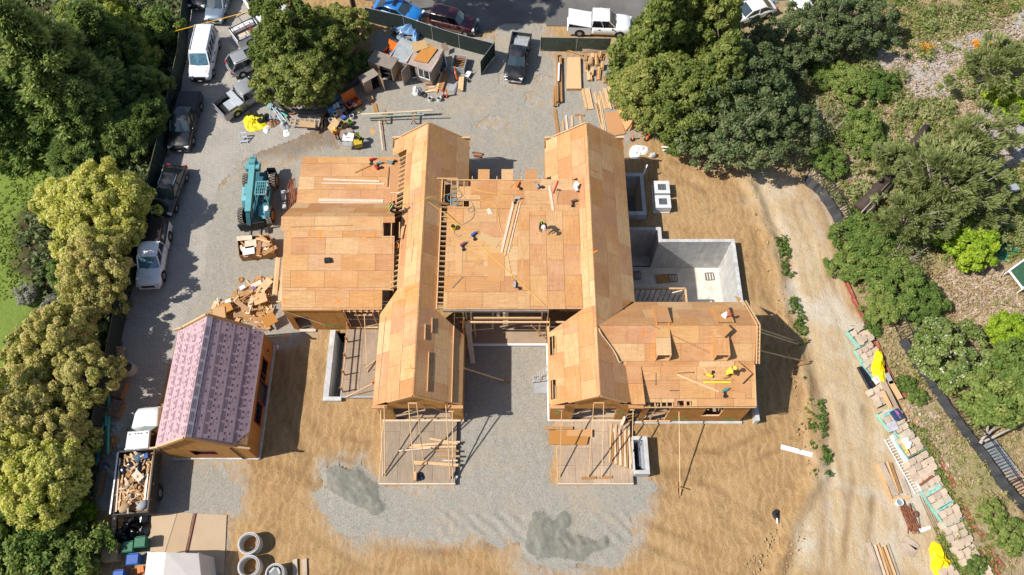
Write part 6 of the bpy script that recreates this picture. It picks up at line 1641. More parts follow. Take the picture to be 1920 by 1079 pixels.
# FENCES
def at_y(px,py,Y):
 """point where the sight line through a pixel meets the vertical plane y = Y"""
 d = at(px,py,0) - Vector((0,0,CAMH)); t = Y / d.y
 return Vector((d.x * t,Y,CAMH + d.z * t))
screen_g = M('dark_green_screen',(.022,.034,.030),.85,.25,3,.2,8)
screen_k = M('black_silt_cloth',(.022,.022,.024),.6,.3,3,.5,6)
def screen_fence(name,label,pxs,hgt,mat,postm,seg=2.6,cat='fence',lean=0.0,group=None):
 P = [at(*p) for p in pxs]
 t = thing(name,label,cat,tuple(P[0]),0,group)
 for a,b in zip(P[:-1],P[1:]):
  n = max(1,round((b - a).length / seg))
  for k in range(n):
   p,q = a.lerp(b,k / n),a.lerp(b,(k + 1) / n)
   s_ = (q - p).normalized(); nrm = Vector((-s_.y,s_.x,0))
   m = [p.lerp(q,i / 4) + nrm * (.05 * math.sin(i * PI / 4) * (1 if k % 2 else -1)) for i in range(5)]
   mb = MB(); up = Vector((0,0,hgt - .06)) + nrm * lean
   b0 = mb.pts([v + Vector((0,0,.06)) for v in m] + [v + up for v in m] + [v + nrm * .02 + Vector((0,0,.06)) for v in m] + [v + nrm * .02 + up for v in m])
   for i in range(4):
    mb.face((b0 + i,b0 + i + 1,b0 + 6 + i,b0 + 5 + i)); mb.face((b0 + 10 + i,b0 + 15 + i,b0 + 16 + i,b0 + 11 + i))
    mb.face((b0 + 5 + i,b0 + 6 + i,b0 + 16 + i,b0 + 15 + i))
   mb.build('screen_panel',mat,t)
   MB().cyl(p,p + Vector((0,0,hgt + .05)) + nrm * lean,.03,n=6).build('post',postm,t)
   MB().cyl(p + up,q + up,.022,n=5).build('top_rail',postm,t)
 return t
screen_fence('screen_fence','long dark green screened fence along the left side of the drive',[(362,-30),(349,120),(334,190),(312,290),(292,370),(272,450),(249,540),(236,600),(221,680),(204,770),(188,850),(176,925)],1.9,screen_g,M('olive_post',(.16,.16,.09),.7),lean=-.12)
screen_fence('screen_fence','dark screened fence along the road behind the sheds',[(690,42),(760,58),(812,76),(862,92),(924,108)],1.9,screen_g,galv)
screen_fence('screen_gate','open dark green screened gate beside the black pickup',[(928,106),(902,142)],1.9,screen_g,galv,cat='gate')
screen_fence('screen_fence','short screened fence behind the grey pallet and leaning board',[(1013,96),(1080,97),(1142,98)],1.8,M('faded_green_screen',(.06,.075,.055),.85,.3),galv)
def chain_fence():
 P = [at(*p) for p in ((1150,100),(1133,150),(1152,180),(1178,210),(1196,245),(1235,265),(1275,268),(1312,275))]
 t = thing('wire_fence','sagging green wire fence below the evergreens beside the plywood','fence',tuple(P[0]))
 wire = M('green_wire',(.10,.16,.13),.6,.2)
 for i,(a,b) in enumerate(zip(P[:-1],P[1:])):
  mb = MB(); n = 12
  for k in range(n + 1):
   p,q = a.lerp(b,k / n),a.lerp(b,min(1,(k + 4) / n)); r = a.lerp(b,max(0,(k - 4) / n))
   for e in (q,r): mb.beam(p + Vector((0,0,.05)),e + Vector((.25,-.2,1.3)),.012,.012)
  mb.build('mesh_panel',wire,t)['kind'] = 'stuff'
  MB().cyl(a,a + Vector((.1,-.1,1.5)),.03,n=6).build('post',galv,t)
chain_fence()
def iron_fence(label,pxs,hgt,lean,cloth=True,step=.22):
 P = [at(*p) for p in pxs]
 t = thing('iron_fence',label,'fence',tuple(P[0]),group='iron picket fence on the garden edge')
 iron = M('black_iron',(.02,.02,.022),.5,.2)
 for a,b in zip(P[:-1],P[1:]):
  d = (b - a); L = d.length; s_ = d.normalized(); nr = Vector((-s_.y,s_.x,0))
  if nr.x < 0: nr = -nr
  up = nr * lean + Vector((0,0,hgt))
  for f in (.12,.92): MB().beam(a + up * f,b + up * f,.05,.05).build('rail',iron,t)
  for k in range(int(L / step)):
   p = a + s_ * (k * step)
   MB().beam(p,p + up,.04,.04).build('picket',iron,t)
  MB().beam(a,a + up * 1.05,.08,.08).build('post',iron,t)
  if cloth:
   o = -nr * .08; mb = MB()
   m = [a.lerp(b,i / 6) + o + Vector((0,0,.05 * math.sin(i * 2.1))) for i in range(7)]
   b0 = mb.pts([v + nr * -.12 + Vector((0,0,.03)) for v in m] + [v + up * .45 + nr * (.06 * math.sin(k * 3)) for k,v in enumerate(m)])
   for i in range(6): mb.face((b0 + i,b0 + i + 1,b0 + 8 + i,b0 + 7 + i))
   c = mb.build('silt_cloth',screen_k,t)
   md = c.modifiers.new('t','SOLIDIFY'); md.thickness = .02
iron_fence('curved iron picket fence with black silt cloth at the bend of the track',[(1505,340),(1535,362),(1560,400),(1582,445)],1.3,.9)
iron_fence('iron picket fence half buried in the ivy mounds',[(1582,445),(1610,500),(1650,560),(1688,640)],1.2,.6,cloth=False)
iron_fence('iron picket fence with black silt cloth beside the white-flowered bush',[(1688,640),(1720,690),(1757,745),(1800,805)],1.3,.7)
iron_fence('lower iron picket fence with wavy metal behind, on the slope',[(1800,805),(1835,850),(1880,915),(1925,965)],1.3,.7)
def corrugated():
 for k,(p0,p1,lab) in enumerate((((1838,838),(1888,905),'grey corrugated metal sheet lying beyond the iron fence'),((1876,888),(1925,950),'rusty corrugated metal sheet lying beyond the iron fence'))):
  a,b = at(*p0),at(*p1); d = (b - a).normalized(); n = Vector((-d.y,d.x,0)); n = n if n.x > 0 else -n
  L = (b - a).length; mb = MB(); N = int(L / .1)
  for i in range(N):
   p = a + d * (i * .1) + Vector((0,0,.35 + .05 * (i % 2)))
   q = a + d * ((i + 1) * .1) + Vector((0,0,.35 + .05 * ((i + 1) % 2)))
   w = n * .95 + Vector((0,0,.2)); mb.poly([p,q,q + w,p + w])
  mb.solo('corrugated_sheet',M('corrugated_grey',(.34,.36,.37),.5,.2,3,metal=.4) if k == 0 else M('corrugated_rust',(.36,.24,.16),.7,.3,3),lab,'metal sheet','corrugated sheets by the garden fence')
corrugated()
# BOARDS, STACKS, SHEETS
def board(label,p0,p1,w,h,mat,z=0.02,z1=None,name='board',cat='board',group=None):
 a = at(*p0,z + h / 2) if not isinstance(p0,Vector) else p0; b = at(*p1,(z if z1 is None else z1) + h / 2) if not isinstance(p1,Vector) else p1
 return MB().beam(a,b,w,h).solo(name,mat,label,cat,group)
def stack(label,p0,p1,nw,nh,w,h,mats,z=.03,name='lumber_stack',cat='lumber stack',group=None,jag=.25,bname='board',gapw=.012,rows=None):
 a,b = at(*p0,z),at(*p1,z); d = (b - a); L = d.length; s_ = d.normalized(); n = Vector((-s_.y,s_.x,0))
 t = thing(name,label,cat,((a.x + b.x) / 2,(a.y + b.y) / 2,z),0,group)
 r = random.Random(int(p0[0] * 7 + p0[1]))
 for j in range(nh):
  for i in range(nw):
   if j == nh - 1 and nh > 1 and r.random() < .3: continue
   o = n * ((i - (nw - 1) / 2) * (w + gapw) + r.uniform(-.01,.01)) + Vector((0,0,j * (h + .004) + h / 2))
   e0,e1 = r.uniform(0,jag),r.uniform(0,jag)
   MB().beam(a + o + s_ * e0,b + o - s_ * e1 + n * r.uniform(-.04,.04),w,h).build(bname,r.choice(mats),t)
 return t
def sheets(label,corners,n,mat,z=.03,t_=.02,name='plywood_stack',cat='plywood',group=None,jit=.03):
 """n sheets lying on each other; corners are seen at height z + stack"""
 r = random.Random(int(corners[0][0]))
 zt = z + n * (t_ + .003)
 P = [at(*c,zt) for c in corners]
 c0 = sum(P,Vector()) / len(P)
 if n == 1:
  return MB().prism([tuple(p) for p in P],z,z + t_).solo(name,mat,label,cat,group)
 t = thing(name,label,cat,(c0.x,c0.y,z),0,group)
 for k in range(n):
  o = Vector((r.uniform(-jit,jit),r.uniform(-jit,jit),0))
  MB().prism([tuple(p + o) for p in P],z + k * (t_ + .003),z + k * (t_ + .003) + t_).build('sheet',mat,t)
 return t
def tilted_sheet(label,corners_z,mat,t_=.02,name='plywood_sheet_loose',cat='plywood',group=None):
 P = [at(x,y,z) for x,y,z in corners_z]
 n = (P[1] - P[0]).cross(P[2] - P[0])
 return MB().extr(P,n if n.z > 0 else -n,t_).solo(name,mat,label,cat,group)
def prop_on(pl,px,py,lift=.0):
 return on(pl,px,py,lift)
# timbers in the lumber yard by the evergreens
LG = 'timber stored in the yard'
stack('long timbers stacked along the edge of the lumber yard',(1047,102),(1048,200),3,3,.16,.14,[fir,fir_dk],group=LG,jag=.9)
board('white-painted board lying on the long timber stack',(1048,118),(1047,152),.14,.04,white_p,.5,name='white_board')
stack('short orange timber stack end-on to the long timbers',(1041,165),(1041,203),3,3,.12,.1,[fir_dk,fir],group=LG,jag=.3)
sheets('pale plywood sheet stack beside the long timbers',[(1064,107),(1088,107),(1090,166),(1062,166)],12,ply,z=.05,group=LG)
r_ = random.Random(3)
for k,(x,y,l) in enumerate([(1099,110,10),(1107,118,14),(1100,127,12),(1112,106,10),(1118,115,22),(1126,107,12),(1131,110,10),(1104,146,16),(1110,138,14),(1123,140,24),(1131,152,14),(1128,128,12),(1098,134,6)]):
 labs = ['nearest the plywood','with staggered ends','below the first of the cut pieces','touching the leaning board','longest of the upper cut pieces','in front of the chain fence','turned askew by the fence','lower and narrow','short and thick, below the gap','standing alone below the others','lying crooked at the lower corner','in the middle of the cut pieces','smallest, at the side of the plywood']
 stack('bundle of short cut timbers, ' + labs[k],(x,y - l / 2),(x + r_.uniform(-3,3),y + l / 2),2 + k % 2,2 + k % 3,.12,.09,[fir,fir,fir_dk],group='bundles of short cut timber',jag=.1)
stack('stack of wide orange boards below the plywood',(1097,166),(1106,207),4,3,.17,.06,[fir],group=LG)
for k,(a,b,m,lab) in enumerate([((1115,172),(1129,236),fir,'slanting long board beside the wide orange boards'),((1123,180),(1136,262),fir_dk,'longest slanting board, reaching the gable'),((1126,170),(1137,208),fir,'slanting board under the red beam'),((1133,165),(1144,207),fir,'slanting board next to the red beam'),((1141,162),(1148,188),fir,'short pale board against the red beam'),((1119,195),(1132,250),fir,'slanting board edge-on near the gable')]):
 stack(lab,a,b,2,2,.12,.06,[m,fir],group='slanting boards by the red beam',jag=.2)
board('dark red steel beam among the slanting boards',(1148,157),(1155,203),.28,.25,redwood,name='red_beam',cat='beam')
sheets('pinkish plywood stack in front of the tented sheets',[(1134,212),(1158,208),(1173,250),(1144,256)],5,ply,group=LG)
tilted_sheet('plywood sheet propped tent-like, warm side up',[(1157,206,.1),(1176,191,.9),(1190,225,.9),(1173,246,.1)],ply,group='tented plywood sheets')
tilted_sheet('plywood sheet propped tent-like with a shaded lower flap',[(1190,224,.9),(1196,236,.05),(1180,246,.05),(1175,244,.1)],ply,group='tented plywood sheets')
for k,(a,b,m,lab) in enumerate([((1040,205),(1047,257),fir_dk,'brown wide board running towards the right gable'),((1055,228),(1057,252),fir,'short board pair beside the brown wide board'),((1061,217),(1064,246),fir_pale,'grey board standing among the short boards'),((1072,218),(1073,238),fir,'small board with a black clamp'),((1088,218),(1090,240),fir,'short boards above the gable ridge'),((1078,216),(1096,217),fir_dk,'thin stick lying across the short boards')]):
 board(lab,a,b,.16 if k else .3,.08,m,group='loose boards behind the right gable')
board('long brown board lying aslant below the leaning sheet',(1037,86),(1093,104),.14,.06,fir_dk,.1)
stack('short orange boards at the foot of the screened fence',(1013,93),(1042,90),4,2,.1,.06,[fir],group=LG)
tilted_sheet('weathered sheet leaning on the screened fence',[(1092,99,.05),(1141,98,.05),(1141,76,1.2),(1092,74,1.2)],ply_old)
def pallet(label,c,rz,w,l,mat,group=None,z=.02,tilt=None):
 g = at(*c,z); t = thing('pallet',label,'pallet',(g.x,g.y,z),rz,group,tilt)
 for k in range(3): MB().box((0,-l / 2 + .06 + k * (l - .12) / 2,.05),(w,.1,.09)).build('bearer',mat,t,local=True)
 for k in range(7): MB().box((-w / 2 + .06 + k * (w - .12) / 6,0,.11),(.1,l,.022)).build('slat',mat,t,local=True)
 return t
pallet('grey weathered pallet under the screened fence',(1078,88),0,1.4,.9,M('grey_pallet',(.30,.26,.25),.9,.2),'pallets')
pallet('new wooden pallet standing by the left screened fence',(222,664),R(-15),1.1,1.1,fir,'pallets',z=.3,tilt=(.35,-.2))
stack('brown timber blocks beside the left gable',(885,290),(906,293),3,2,.14,.12,[fir_dk,redwood],group=LG)
# on the roofs
RG = 'loose boards on the roof decks'
for pl,a,b,w,h,m,lab in [('LF',(607,337.5),(712,341),.14,.05,fir_pale,'upper long pale board on the left low roof'),('LF',(603,344.5),(721,346),.12,.05,fir_pale,'second long pale board on the left low roof'),('LF',(598,376),(719,378),.26,.05,fir_pale,'wide pale board pair near the step of the left roof'),('LF',(599,381),(719,382.5),.1,.05,fir_pale,'narrow pale board against the step of the left roof'),
 ('LF',(666,325),(699,309.5),.08,.06,fir_dk,'short brown stick aslant on the left low roof'),('LF',(729,314),(726,351),.09,.08,fir_dk,'brown board along the small sheet on the left low roof'),('LS',(545,426),(660,423),.06,.05,fir_dk,'thin brown rod along the crest of the left roof'),('LS',(657,433),(706,430),.03,.03,steel,'thin steel rod beside the rooflight opening'),
 ('CD',(963,379),(940,475),.18,.06,fir_pale,'widest of the long planks aslant on the middle roof'),('CD',(971,379),(946,481),.12,.06,fir,'middle one of the long planks aslant on the middle roof'),('CD',(976,380),(953,475),.07,.05,fir_pale,'thinnest of the long planks aslant on the middle roof'),
 ('CD',(1030,349),(1037,396),.18,.04,fir_pale,'lone pale board near the right gable'),('CD',(1094,407),(1095,468),.06,.06,fir_dk,'brown stick against the right gable slope'),('CD',(1091,472),(1092,515),.25,.025,ply,'pink plywood strip against the right gable slope'),('CD',(862,458),(860,514),.45,.022,ply,'upright plywood strip beside the open joists'),('CD',(848,541),(868,520),.05,.04,steel,'steel bar at the edge of the open joists'),
 ('CD',(880,515),(901,488),.35,.022,ply,'plywood strip aslant in the middle roof'),('CD',(858,376),(908,376),.15,.03,fir_dk,'brown board under the coiled hoses'),
 ('RS',(1221,610),(1330,662),.06,.05,fir_dk,'thin long batten aslant over the right roof ridge'),('RL',(1270,703),(1348,735),.1,.04,fir,'straight-edge board aslant on the right low roof'),('RL',(1319,717),(1370,717),.09,.05,yellow_p,'yellow spirit level on the right low roof'),('RL',(1320,691),(1332,706),.1,.05,fir,'short cut board beside the yellow spirit level'),('CD',(1037,364),(1046,340),.08,.05,red_pl,'red spirit level on the middle roof'),
 ('RS',(1271,656),(1287,659),.05,.04,fir_dk,'small brown offcut on the right roof')]:
 z = .02 + h / 2
 MB().beam(on(pl,*a,z),on(pl,*b,z),w,h,planes[pl][1]).solo('loose_board' if m not in (yellow_p,red_pl) else 'spirit_level',m,lab,'spirit level' if m in (yellow_p,red_pl) else 'board',RG if m not in (yellow_p,red_pl) else None)
def roof_sheet(pl,pxs,lab,mat=ply,lift=.03,t_=.02):
 P = [on(pl,*p,lift) for p in pxs]
 return MB().extr(P,planes[pl][1],t_).solo('loose_sheet',mat,lab,'plywood','loose plywood on the roof decks')
roof_sheet('LF',[(731,313),(762,310),(760,362),(731,362)],'plywood sheet lying by the open rafters on the left low roof')
MB().beam(on('LF',747,354,.06),on('LF',756,317,.06),.1,.04).solo('loose_board',fir,'board aslant on the sheet by the open rafters','board',RG)
MB().beam(on('LF',732,363,.06),on('LF',760,363,.06),.08,.05).solo('loose_board',fir_pale,'board along the lower edge of the sheet by the open rafters','board',RG)
roof_sheet('CD',[(903,436),(939,452),(930,466),(896,447)],'cut plywood sheet turned askew beside the long planks',osb)
roof_sheet('CD',[(892,497),(942,506),(937,522),(888,510)],'pinkish cut sheet in the middle of the flat roof')
roof_sheet('CD',[(914,476),(946,474),(946,528),(914,528)],'plywood sheet under the end of the long planks',ply,.022)
roof_sheet('CD',[(912,393),(918,391),(924,402),(916,404)],'small pale plywood offcut on the flat roof',fir_pale)
roof_sheet('RS',[(1338,620),(1356,604),(1369,616),(1353,631)],'square plywood piece resting on the right dormer',ply,.55)
roof_sheet('RL',[(1380,677),(1408,701),(1389,720),(1368,708)],'plywood sheet being lifted by the yellow-shirted worker',ply,.25)
roof_sheet('RL',[(1374,735),(1398,738),(1397,752),(1373,745)],'small plywood offcut near the corner of the right low roof',ply,.03)
MB().extr([on('LBE',789,377,.45),on('LBE',837,388,.55),on('LBE',832,391,.5),on('LBE',795,383,.4)],(0,0,1),.04).solo('plank_ramp',fir_dk,'brown plank ramp bridging the left gable and the flat roof','plank')
# braces and props
BG = 'timber braces of the front walls'
def brace(lab,top,foot,zf=.4,Y=None,zt=None,w=.09,h=.045,mat=fir,group=BG):
 a = at_y(*top,Y) if Y is not None else at(*top,zt)
 b = at(*foot,zf)
 return MB().beam(a,b,w,h,(1,0,.2)).solo('timber_brace',mat,lab,'brace',group)
for lab,tp,ft in [('outer left brace of the left porch',(714,769),(718,893)),('inner left brace of the left porch',(720.5,762),(722,893)),('centre brace of the left porch, longer leg',(766,757),(777,895)),('centre brace of the left porch, shorter leg',(781,757),(794,862)),('right inner brace of the left porch',(836,760),(844,898)),('right outer brace of the left porch',(848,772),(849,898)),
 ('left brace of the right porch',(1053,770),(1050,895)),('second brace of the right porch, left of the ladder',(1113,757),(1103,896)),('third brace of the right porch, right of the ladder',(1132,757),(1128,896)),('right brace of the right porch, by the stair well',(1187,770),(1184,872))]:
 brace('thin timber ' + lab,tp,ft,Y=15.95)
brace('thin timber brace with a cross foot in front of the right wing',(1273,772),(1275,930),.05,Y=15.9)
MB().beam(at(1266,912,.4),at(1287,918,.4),.06,.05).solo('cross_stake',fir_dk,'short cross stake tied to the brace before the right wing','stake')
MB().beam(at(1268,903,.3),at(1272,935,.0),.06,.05).solo('cross_stake',fir_dk,'upright stake at the foot of the brace before the right wing','stake')
for x0,x1,y in ((765,782,756.5),(708,721,768),(840,851,772),(1047,1056,769),(1113,1133,756),(1181,1190,769)):
 a,b = at_y(x0,y,15.93),at_y(x1,y,15.93)
 MB().beam(a,b,.07,.09).build('brace_block',fir,house)
brace('timber brace from the left gable side to a crossed stake in the court',(868,690),(944,714),.25,zt=2.6)
for a,b,lab in (((938,712),(956,717),'lower arm'),((946,705),(948,722),'upright arm')):
 MB().beam(at(*a,.3),at(*b,.15),.07,.05).solo('cross_stake',fir_dk,'crossed stake in the gravel court, ' + lab,'stake')
for k,(tp,ft,lab) in enumerate([((1421,616),(1493,640),'upper brace off the right wing gable'),((1422,622),(1497,646),'second brace off the right wing gable'),((1418,656),(1505,677),'lower brace off the right wing gable')]):
 brace('timber ' + lab,tp,ft,.2,zt=4.6,group='timber braces east of the right wing')
for a,b,lab in (((1473,652),(1517,636),'at the upper braces'),((1485,648),(1515,640),'crossing the one at the upper braces'),((1482,688),(1520,676),'at the lower brace'),((1490,687),(1518,680),'doubled beside the lower brace')):
 MB().beam(at(*a,.35),at(*b,.25),.1,.06).solo('stake_board',fir_dk,'weathered stake board ' + lab,'stake','stake boards east of the right wing')
def rail():
 t = thing('guard_rail','timber guard rail of double bars beside the long light well','guard rail',(-12.3,20.5,.3))
 for z in (.55,1.05): MB().beam((-12.3,18.1,z + .3),(-12.3,23.3,z + .3),.05,.09).build('bar',fir_dk,t)
 for y in (18.2,19.5,20.8,22.1,23.2): MB().bx(-12.36,-12.26,y - .045,y + .045,.3,1.45).build('post',fir_dk,t)
rail()
for a,za,b,zb,lab in (((683,590),3.2,(689,698),.4,'upright-looking prop beside the guard rail'),((684,692),.9,(704,676),2.2,'slanting prop against the left gable, upper'),((650,745),.4,(702,718),1.6,'long slanting prop against the left gable, lower')):
 MB().beam(at(*a,za),at(*b,zb),.05,.09).solo('timber_prop',fir,'timber ' + lab,'prop','props on the west porch')
MB().box(at(700,715,1.75),(.25,.25,.3),.4).solo('wood_block',fir_dk,'brown wooden block at the head of the lower prop','block')
MB().beam(at(876,602,3.0),at(887,682,.05),.36,.05,(0,1,.3)).solo('leaning_plank',fir_pale,'wide pale plank leaning in the court corner','plank')
def ladder(name,lab,a,b,w,mat,n,group=None):
 t = thing(name,lab,'ladder',tuple((a + b) / 2),0,group)
 d = (b - a).normalized(); s_ = d.cross(Vector((0,0,1))); s_ = s_.normalized() if s_.length > .1 else Vector((1,0,0))
 for q in (-1,1): MB().beam(a + s_ * q * w / 2,b + s_ * q * w / 2,.045,.08).build('rail',mat,t)
 for k in range(n):
  p = a.lerp(b,(k + .5) / n); MB().beam(p - s_ * w / 2,p + s_ * w / 2,.04,.035).build('rung',mat,t)
 return t
ladder('extension_ladder','aluminium ladder leaning on the eave of the right gable',at(998,713,.1),at(1046,679,4.3),.45,alu,12,'ladders')
tilted_sheet('grey sheet lying below the aluminium ladder',[(1001,714,.1),(1027,713,.1),(1027,738,.08),(1001,738,.08)],grey_pl)
ladder('step_ladder','pale wooden ladder inside the right front opening',at_y(1108,785,16.5),at_y(1122,772,17.2),.8,fir_pale,5,'ladders')
for k,(a,b,w,lab) in enumerate([((772,836),(862,829),.14,'longest upper board'),((806,823),(858,832),.16,'cut board on top'),((748,846),(808,840),.1,'thin board pointing at the braces'),((765,839),(855,838),.12,'straight board under the longest'),((812,845),(860,846),.12,'brown board in the middle'),((820,855),(862,856),.14,'dark board above the lowest'),((776,867),(862,873),.2,'widest, lowest board'),((830,864),(858,864),.1,'small pale offcut'),((778,870),(800,869),.18,'short end piece at the widest board')]):
 board('board on the left porch, ' + lab,a,b,w,.05,[fir,fir,fir_pale,fir,fir_dk,fir_dk,fir,fir_pale,fir][k],.40 + .05 * (k % 3),group='boards on the left porch')
sheets('orange plywood stack overhanging the right porch',[(1029,808),(1106,808),(1100,834),(1029,834)],4,ply_wall,z=.45,group=LG)
board('brown board along the orange plywood stack',(1019,803),(1074,803),.22,.07,fir_dk,.45)
roof_sheet('PD',[(1064,808),(1110,807),(1110,821),(1062,819)],'pale plywood strip on the orange plywood stack',ply,.2)
for k in range(12):
 x = 1146 + k * 3.0; y0 = 796 + (k * 37) % 22; y1 = 868 + (k * 53) % 26
 labs = ['first from the deck middle','second, with a dark edge','third, shifted down','fourth, pale','fifth, next to the pale one','sixth, short','seventh, tilted','eighth, thin','ninth, with a cut end','tenth, near the stair well','eleventh, against the rim','last, over the rim']
 board('board lying along the right porch edge, ' + labs[k],(x,y0),(x + (k % 3 - 1) * 3,y1),.1 + .03 * (k % 2),.05 + .03 * (k % 3),[fir,fir_dk,fir_pale][k % 3],.39 + .04 * (k % 2),group='boards along the right porch edge')
board('board propped at the right front opening',(1165,797),(1176,772),.2,.05,fir_pale,.4,1.6)
board('short brown board at the foot of the porch braces',(1090,897),(1118,896),.18,.05,fir_dk,.4)
board('second short brown board at the foot of the porch braces',(1122,896),(1148,895),.18,.05,fir_dk,.4)
MB().box(at(779,894,.6),(.16,.6,.4)).solo('wood_block',fir,'upright wooden block at the front edge of the left porch','block')
stack('long orange boards standing against the left wing',(523,482),(516,556),2,3,.18,.1,[fir,fir_dk],z=.6,group=LG)
stack('long pale boards standing against the left wing corner',(537,476),(527,572),2,3,.16,.1,[fir_pale,fir],z=.9,group=LG)
def scaffold():
 g = at(546,372,.2); t = thing('scaffold_frames','bundle of rusty scaffold frames leaning by the left wing','scaffold',tuple(g),R(12))
 for k in range(4):
  for y in (-1.0,1.0): MB().cyl((k * .12 - .25,y,.05),(k * .12 + .35,y,1.25),.03,n=6).build('frame_tube',rust,t,local=True)
  for f in (.1,.5,.95): MB().cyl((k * .12 - .25 + .6 * f,-1.0,.05 + 1.2 * f),(k * .12 - .25 + .6 * f,1.0,.05 + 1.2 * f),.025,n=6).build('frame_tube',rust,t,local=True)
 MB().box((-.55,.3,.12),(.35,.9,.2)).build('grey_block',concrete,t,local=True); MB().box((-.6,-.7,.12),(.3,.6,.2)).build('grey_block',concrete,t,local=True)
scaffold()
def crate():
 P = [at(*p,1.0) for p in ((444,444),(505,441),(514,473),(448,480))]
 c = sum(P,Vector()) / 4; t = thing('timber_crate','big plywood crate full of offcuts on the telehandler forks','crate',(c.x,c.y,.1))
 for a,b in zip(P,P[1:] + P[:1]):
  MB().extr([Vector((a.x,a.y,.12)) * 1 + (c - a) * .06 * Vector((1,1,0)).length * 0,Vector((b.x,b.y,.12)),b,a],(Vector((b.y - a.y,a.x - b.x,0))),.03).build('side',fir_dk,t)
 MB().prism([(p.x,p.y) for p in P],.08,.14).build('floor',fir_dk,t)
 r = random.Random(5)
 for k in range(26):
  u,v = r.random(),r.random(); p = P[0].lerp(P[1],u).lerp(P[3].lerp(P[2],u),v); p = c + (p - c) * .8
  MB().box((p.x,p.y,.75 + r.uniform(0,.35)),(r.choice((.5,.9,1.2)),r.uniform(.08,.4),.03),M=Matrix.Rotation(r.uniform(0,3),3,'Z') @ Matrix.Rotation(r.uniform(-.4,.4),3,'X')).build('offcut',r.choice((fir,ply,fir_pale,fir_dk)),t)
 for p,m in (((470,458),fir_pale),((466,470),white_pl)): MB().box(at(*p,1.1),(.9,.7,.05),.2).build('white_panel',m,t)
crate()
def scrap_pile():
 c = at(455,575,0); t = thing('scrap_pile','large heap of timber offcuts between garage and left wing','scrap heap',(c.x,c.y,0))
 poly = P2([(392,590),(402,575),(455,545),(478,525),(500,520),(512,530),(508,570),(515,600),(500,618),(470,605),(420,598)])
 A = np.array(poly); r = random.Random(9); n = 0
 while n < 285:
  x,y = r.uniform(A[:,0].min(),A[:,0].max()),r.uniform(A[:,1].min(),A[:,1].max())
  d = sd_poly(np.array([x]),np.array([y]),poly)[0]
  if d < -.05: continue
  z = .06 + min(d,1.0) * .75 * r.random() + .1 * min(1,max(0,d)); n += 1
  big = r.random()
  ln = r.uniform(.15,.5) if big < .75 else r.uniform(.7,1.7); w = r.uniform(.06,.14) if big < .9 else .35
  Mx = Matrix.Rotation(r.gauss(.6,.9),3,'Z') @ Matrix.Rotation(r.uniform(-.5,.5),3,'Y') @ Matrix.Rotation(r.uniform(-.6,.6),3,'X')
  MB().box((x,y,z),(ln,w,r.uniform(.025,.08)),M=Mx).build('offcut',r.choice((fir,fir,fir_pale,ply,fir_dk,fir)),t)
 core = MB(); core.hexa([(*p,.0) for p in poly],[(c.x + (p[0] - c.x) * .75,c.y + (p[1] - c.y) * .75,.35) for p in poly]); core.build('heap_core',fir_dk,t)
 for p,s_,rz in (((505,600),(1.0,.9,.04),.6),((412,588),(.9,.9,.3),.2),((425,578),(.8,.7,.25),.5),((497,535),(1.2,.6,.03),1.0),((487,560),(1.0,.8,.03),.4)):
  MB().box(at(*p,.8),s_,M=Matrix.Rotation(rz,3,'Z') @ Matrix.Rotation(.15,3,'X')).build('offcut_sheet',r.choice((ply,ply_wall,fir)),t)
 for p,m in (((475,541),M('purple_box',(.24,.15,.25),.7)),((455,540),white_pl),((428,566),white_pl)): MB().box(at(*p,.5),(.4,.3,.2),.6).build('waste_box',m,t)
scrap_pile()
MB().lathe(tuple(at(452,526,.0)),[(.0,.02),(.24,.02),(.24,.12),(.16,.16),(.1,.1),(0,.1)],12).solo('cable_spool',fir_dk,'small brown reel lying on the gravel above the scrap heap','reel')
# SITE EQUIPMENT
for k,(x,y,lab) in enumerate(((1241,352,'upper'),(1243,379,'lower'))):
 c = at(x,y,.75); t = thing('condenser',f'{lab} of the two grey air conditioning condensers by the basement','air conditioner',(c.x,c.y,0),0,'pair of condensers')
 cs = M('condenser_casing',(.56,.57,.57),.5,.06)
 for a in ((-.62,.62,.55,.6),(-.62,.62,-.6,-.55),(.57,.62,-.55,.55),(-.62,-.57,-.55,.55)): MB().bx(*a,.12,.78).build('side_panel',cs,t,local=True)
 for a in ((-.62,.62,.3,.6),(-.62,.62,-.6,-.3),(.34,.62,-.3,.3),(-.62,-.34,-.3,.3)): MB().bx(*a,.78,.83).build('top_frame',cs,t,local=True)
 MB().bx(-.4,.4,-.35,.35,.5,.52).build('fan_well',blackm,t,local=True)
 for q in range(8): MB().bx(-.33 + q * .09,-.30 + q * .09,-.3,.3,.78,.80).build('grille_bar',galv,t,local=True)
 MB().bx(-.72,.6,-.66,.66,.0,.12).build('pad',concrete,t,local=True)
def lump(lab,name,cat,c,r,mat,z=0,seed=1,flat=.5,group=None,n=14,tr=(1,1)):
 """creased cloth or plastic: a lumpy low mound"""
 g = at(*c,z); rg = np.random.default_rng(seed); mb = MB(); m = 8
 ph = rg.random(4) * 6
 mb.v = []
 for i in range(m + 1):
  f = i / m
  for k in range(n):
   a = k * 2 * PI / n
   q = r * f * (1 + .22 * math.sin(2 * a + ph[0]) + .15 * math.sin(3 * a + ph[1])) 
   zz = r * flat * (1 - f ** 2) * (1 + .35 * math.sin(5 * a + ph[2] + f * 4)) + .05 * math.sin(9 * a + f * 9) * r
   mb.v.append((g.x + q * math.cos(a) * tr[0],g.y + q * math.sin(a) * tr[1],z + max(.01,zz) if i < m else z))
 for i in range(m):
  for k in range(n):
   j = (k + 1) % n; mb.face((i * n + k,i * n + j,(i + 1) * n + j,(i + 1) * n + k))
 return mb.solo(name,mat,lab,cat,group,smooth=False)
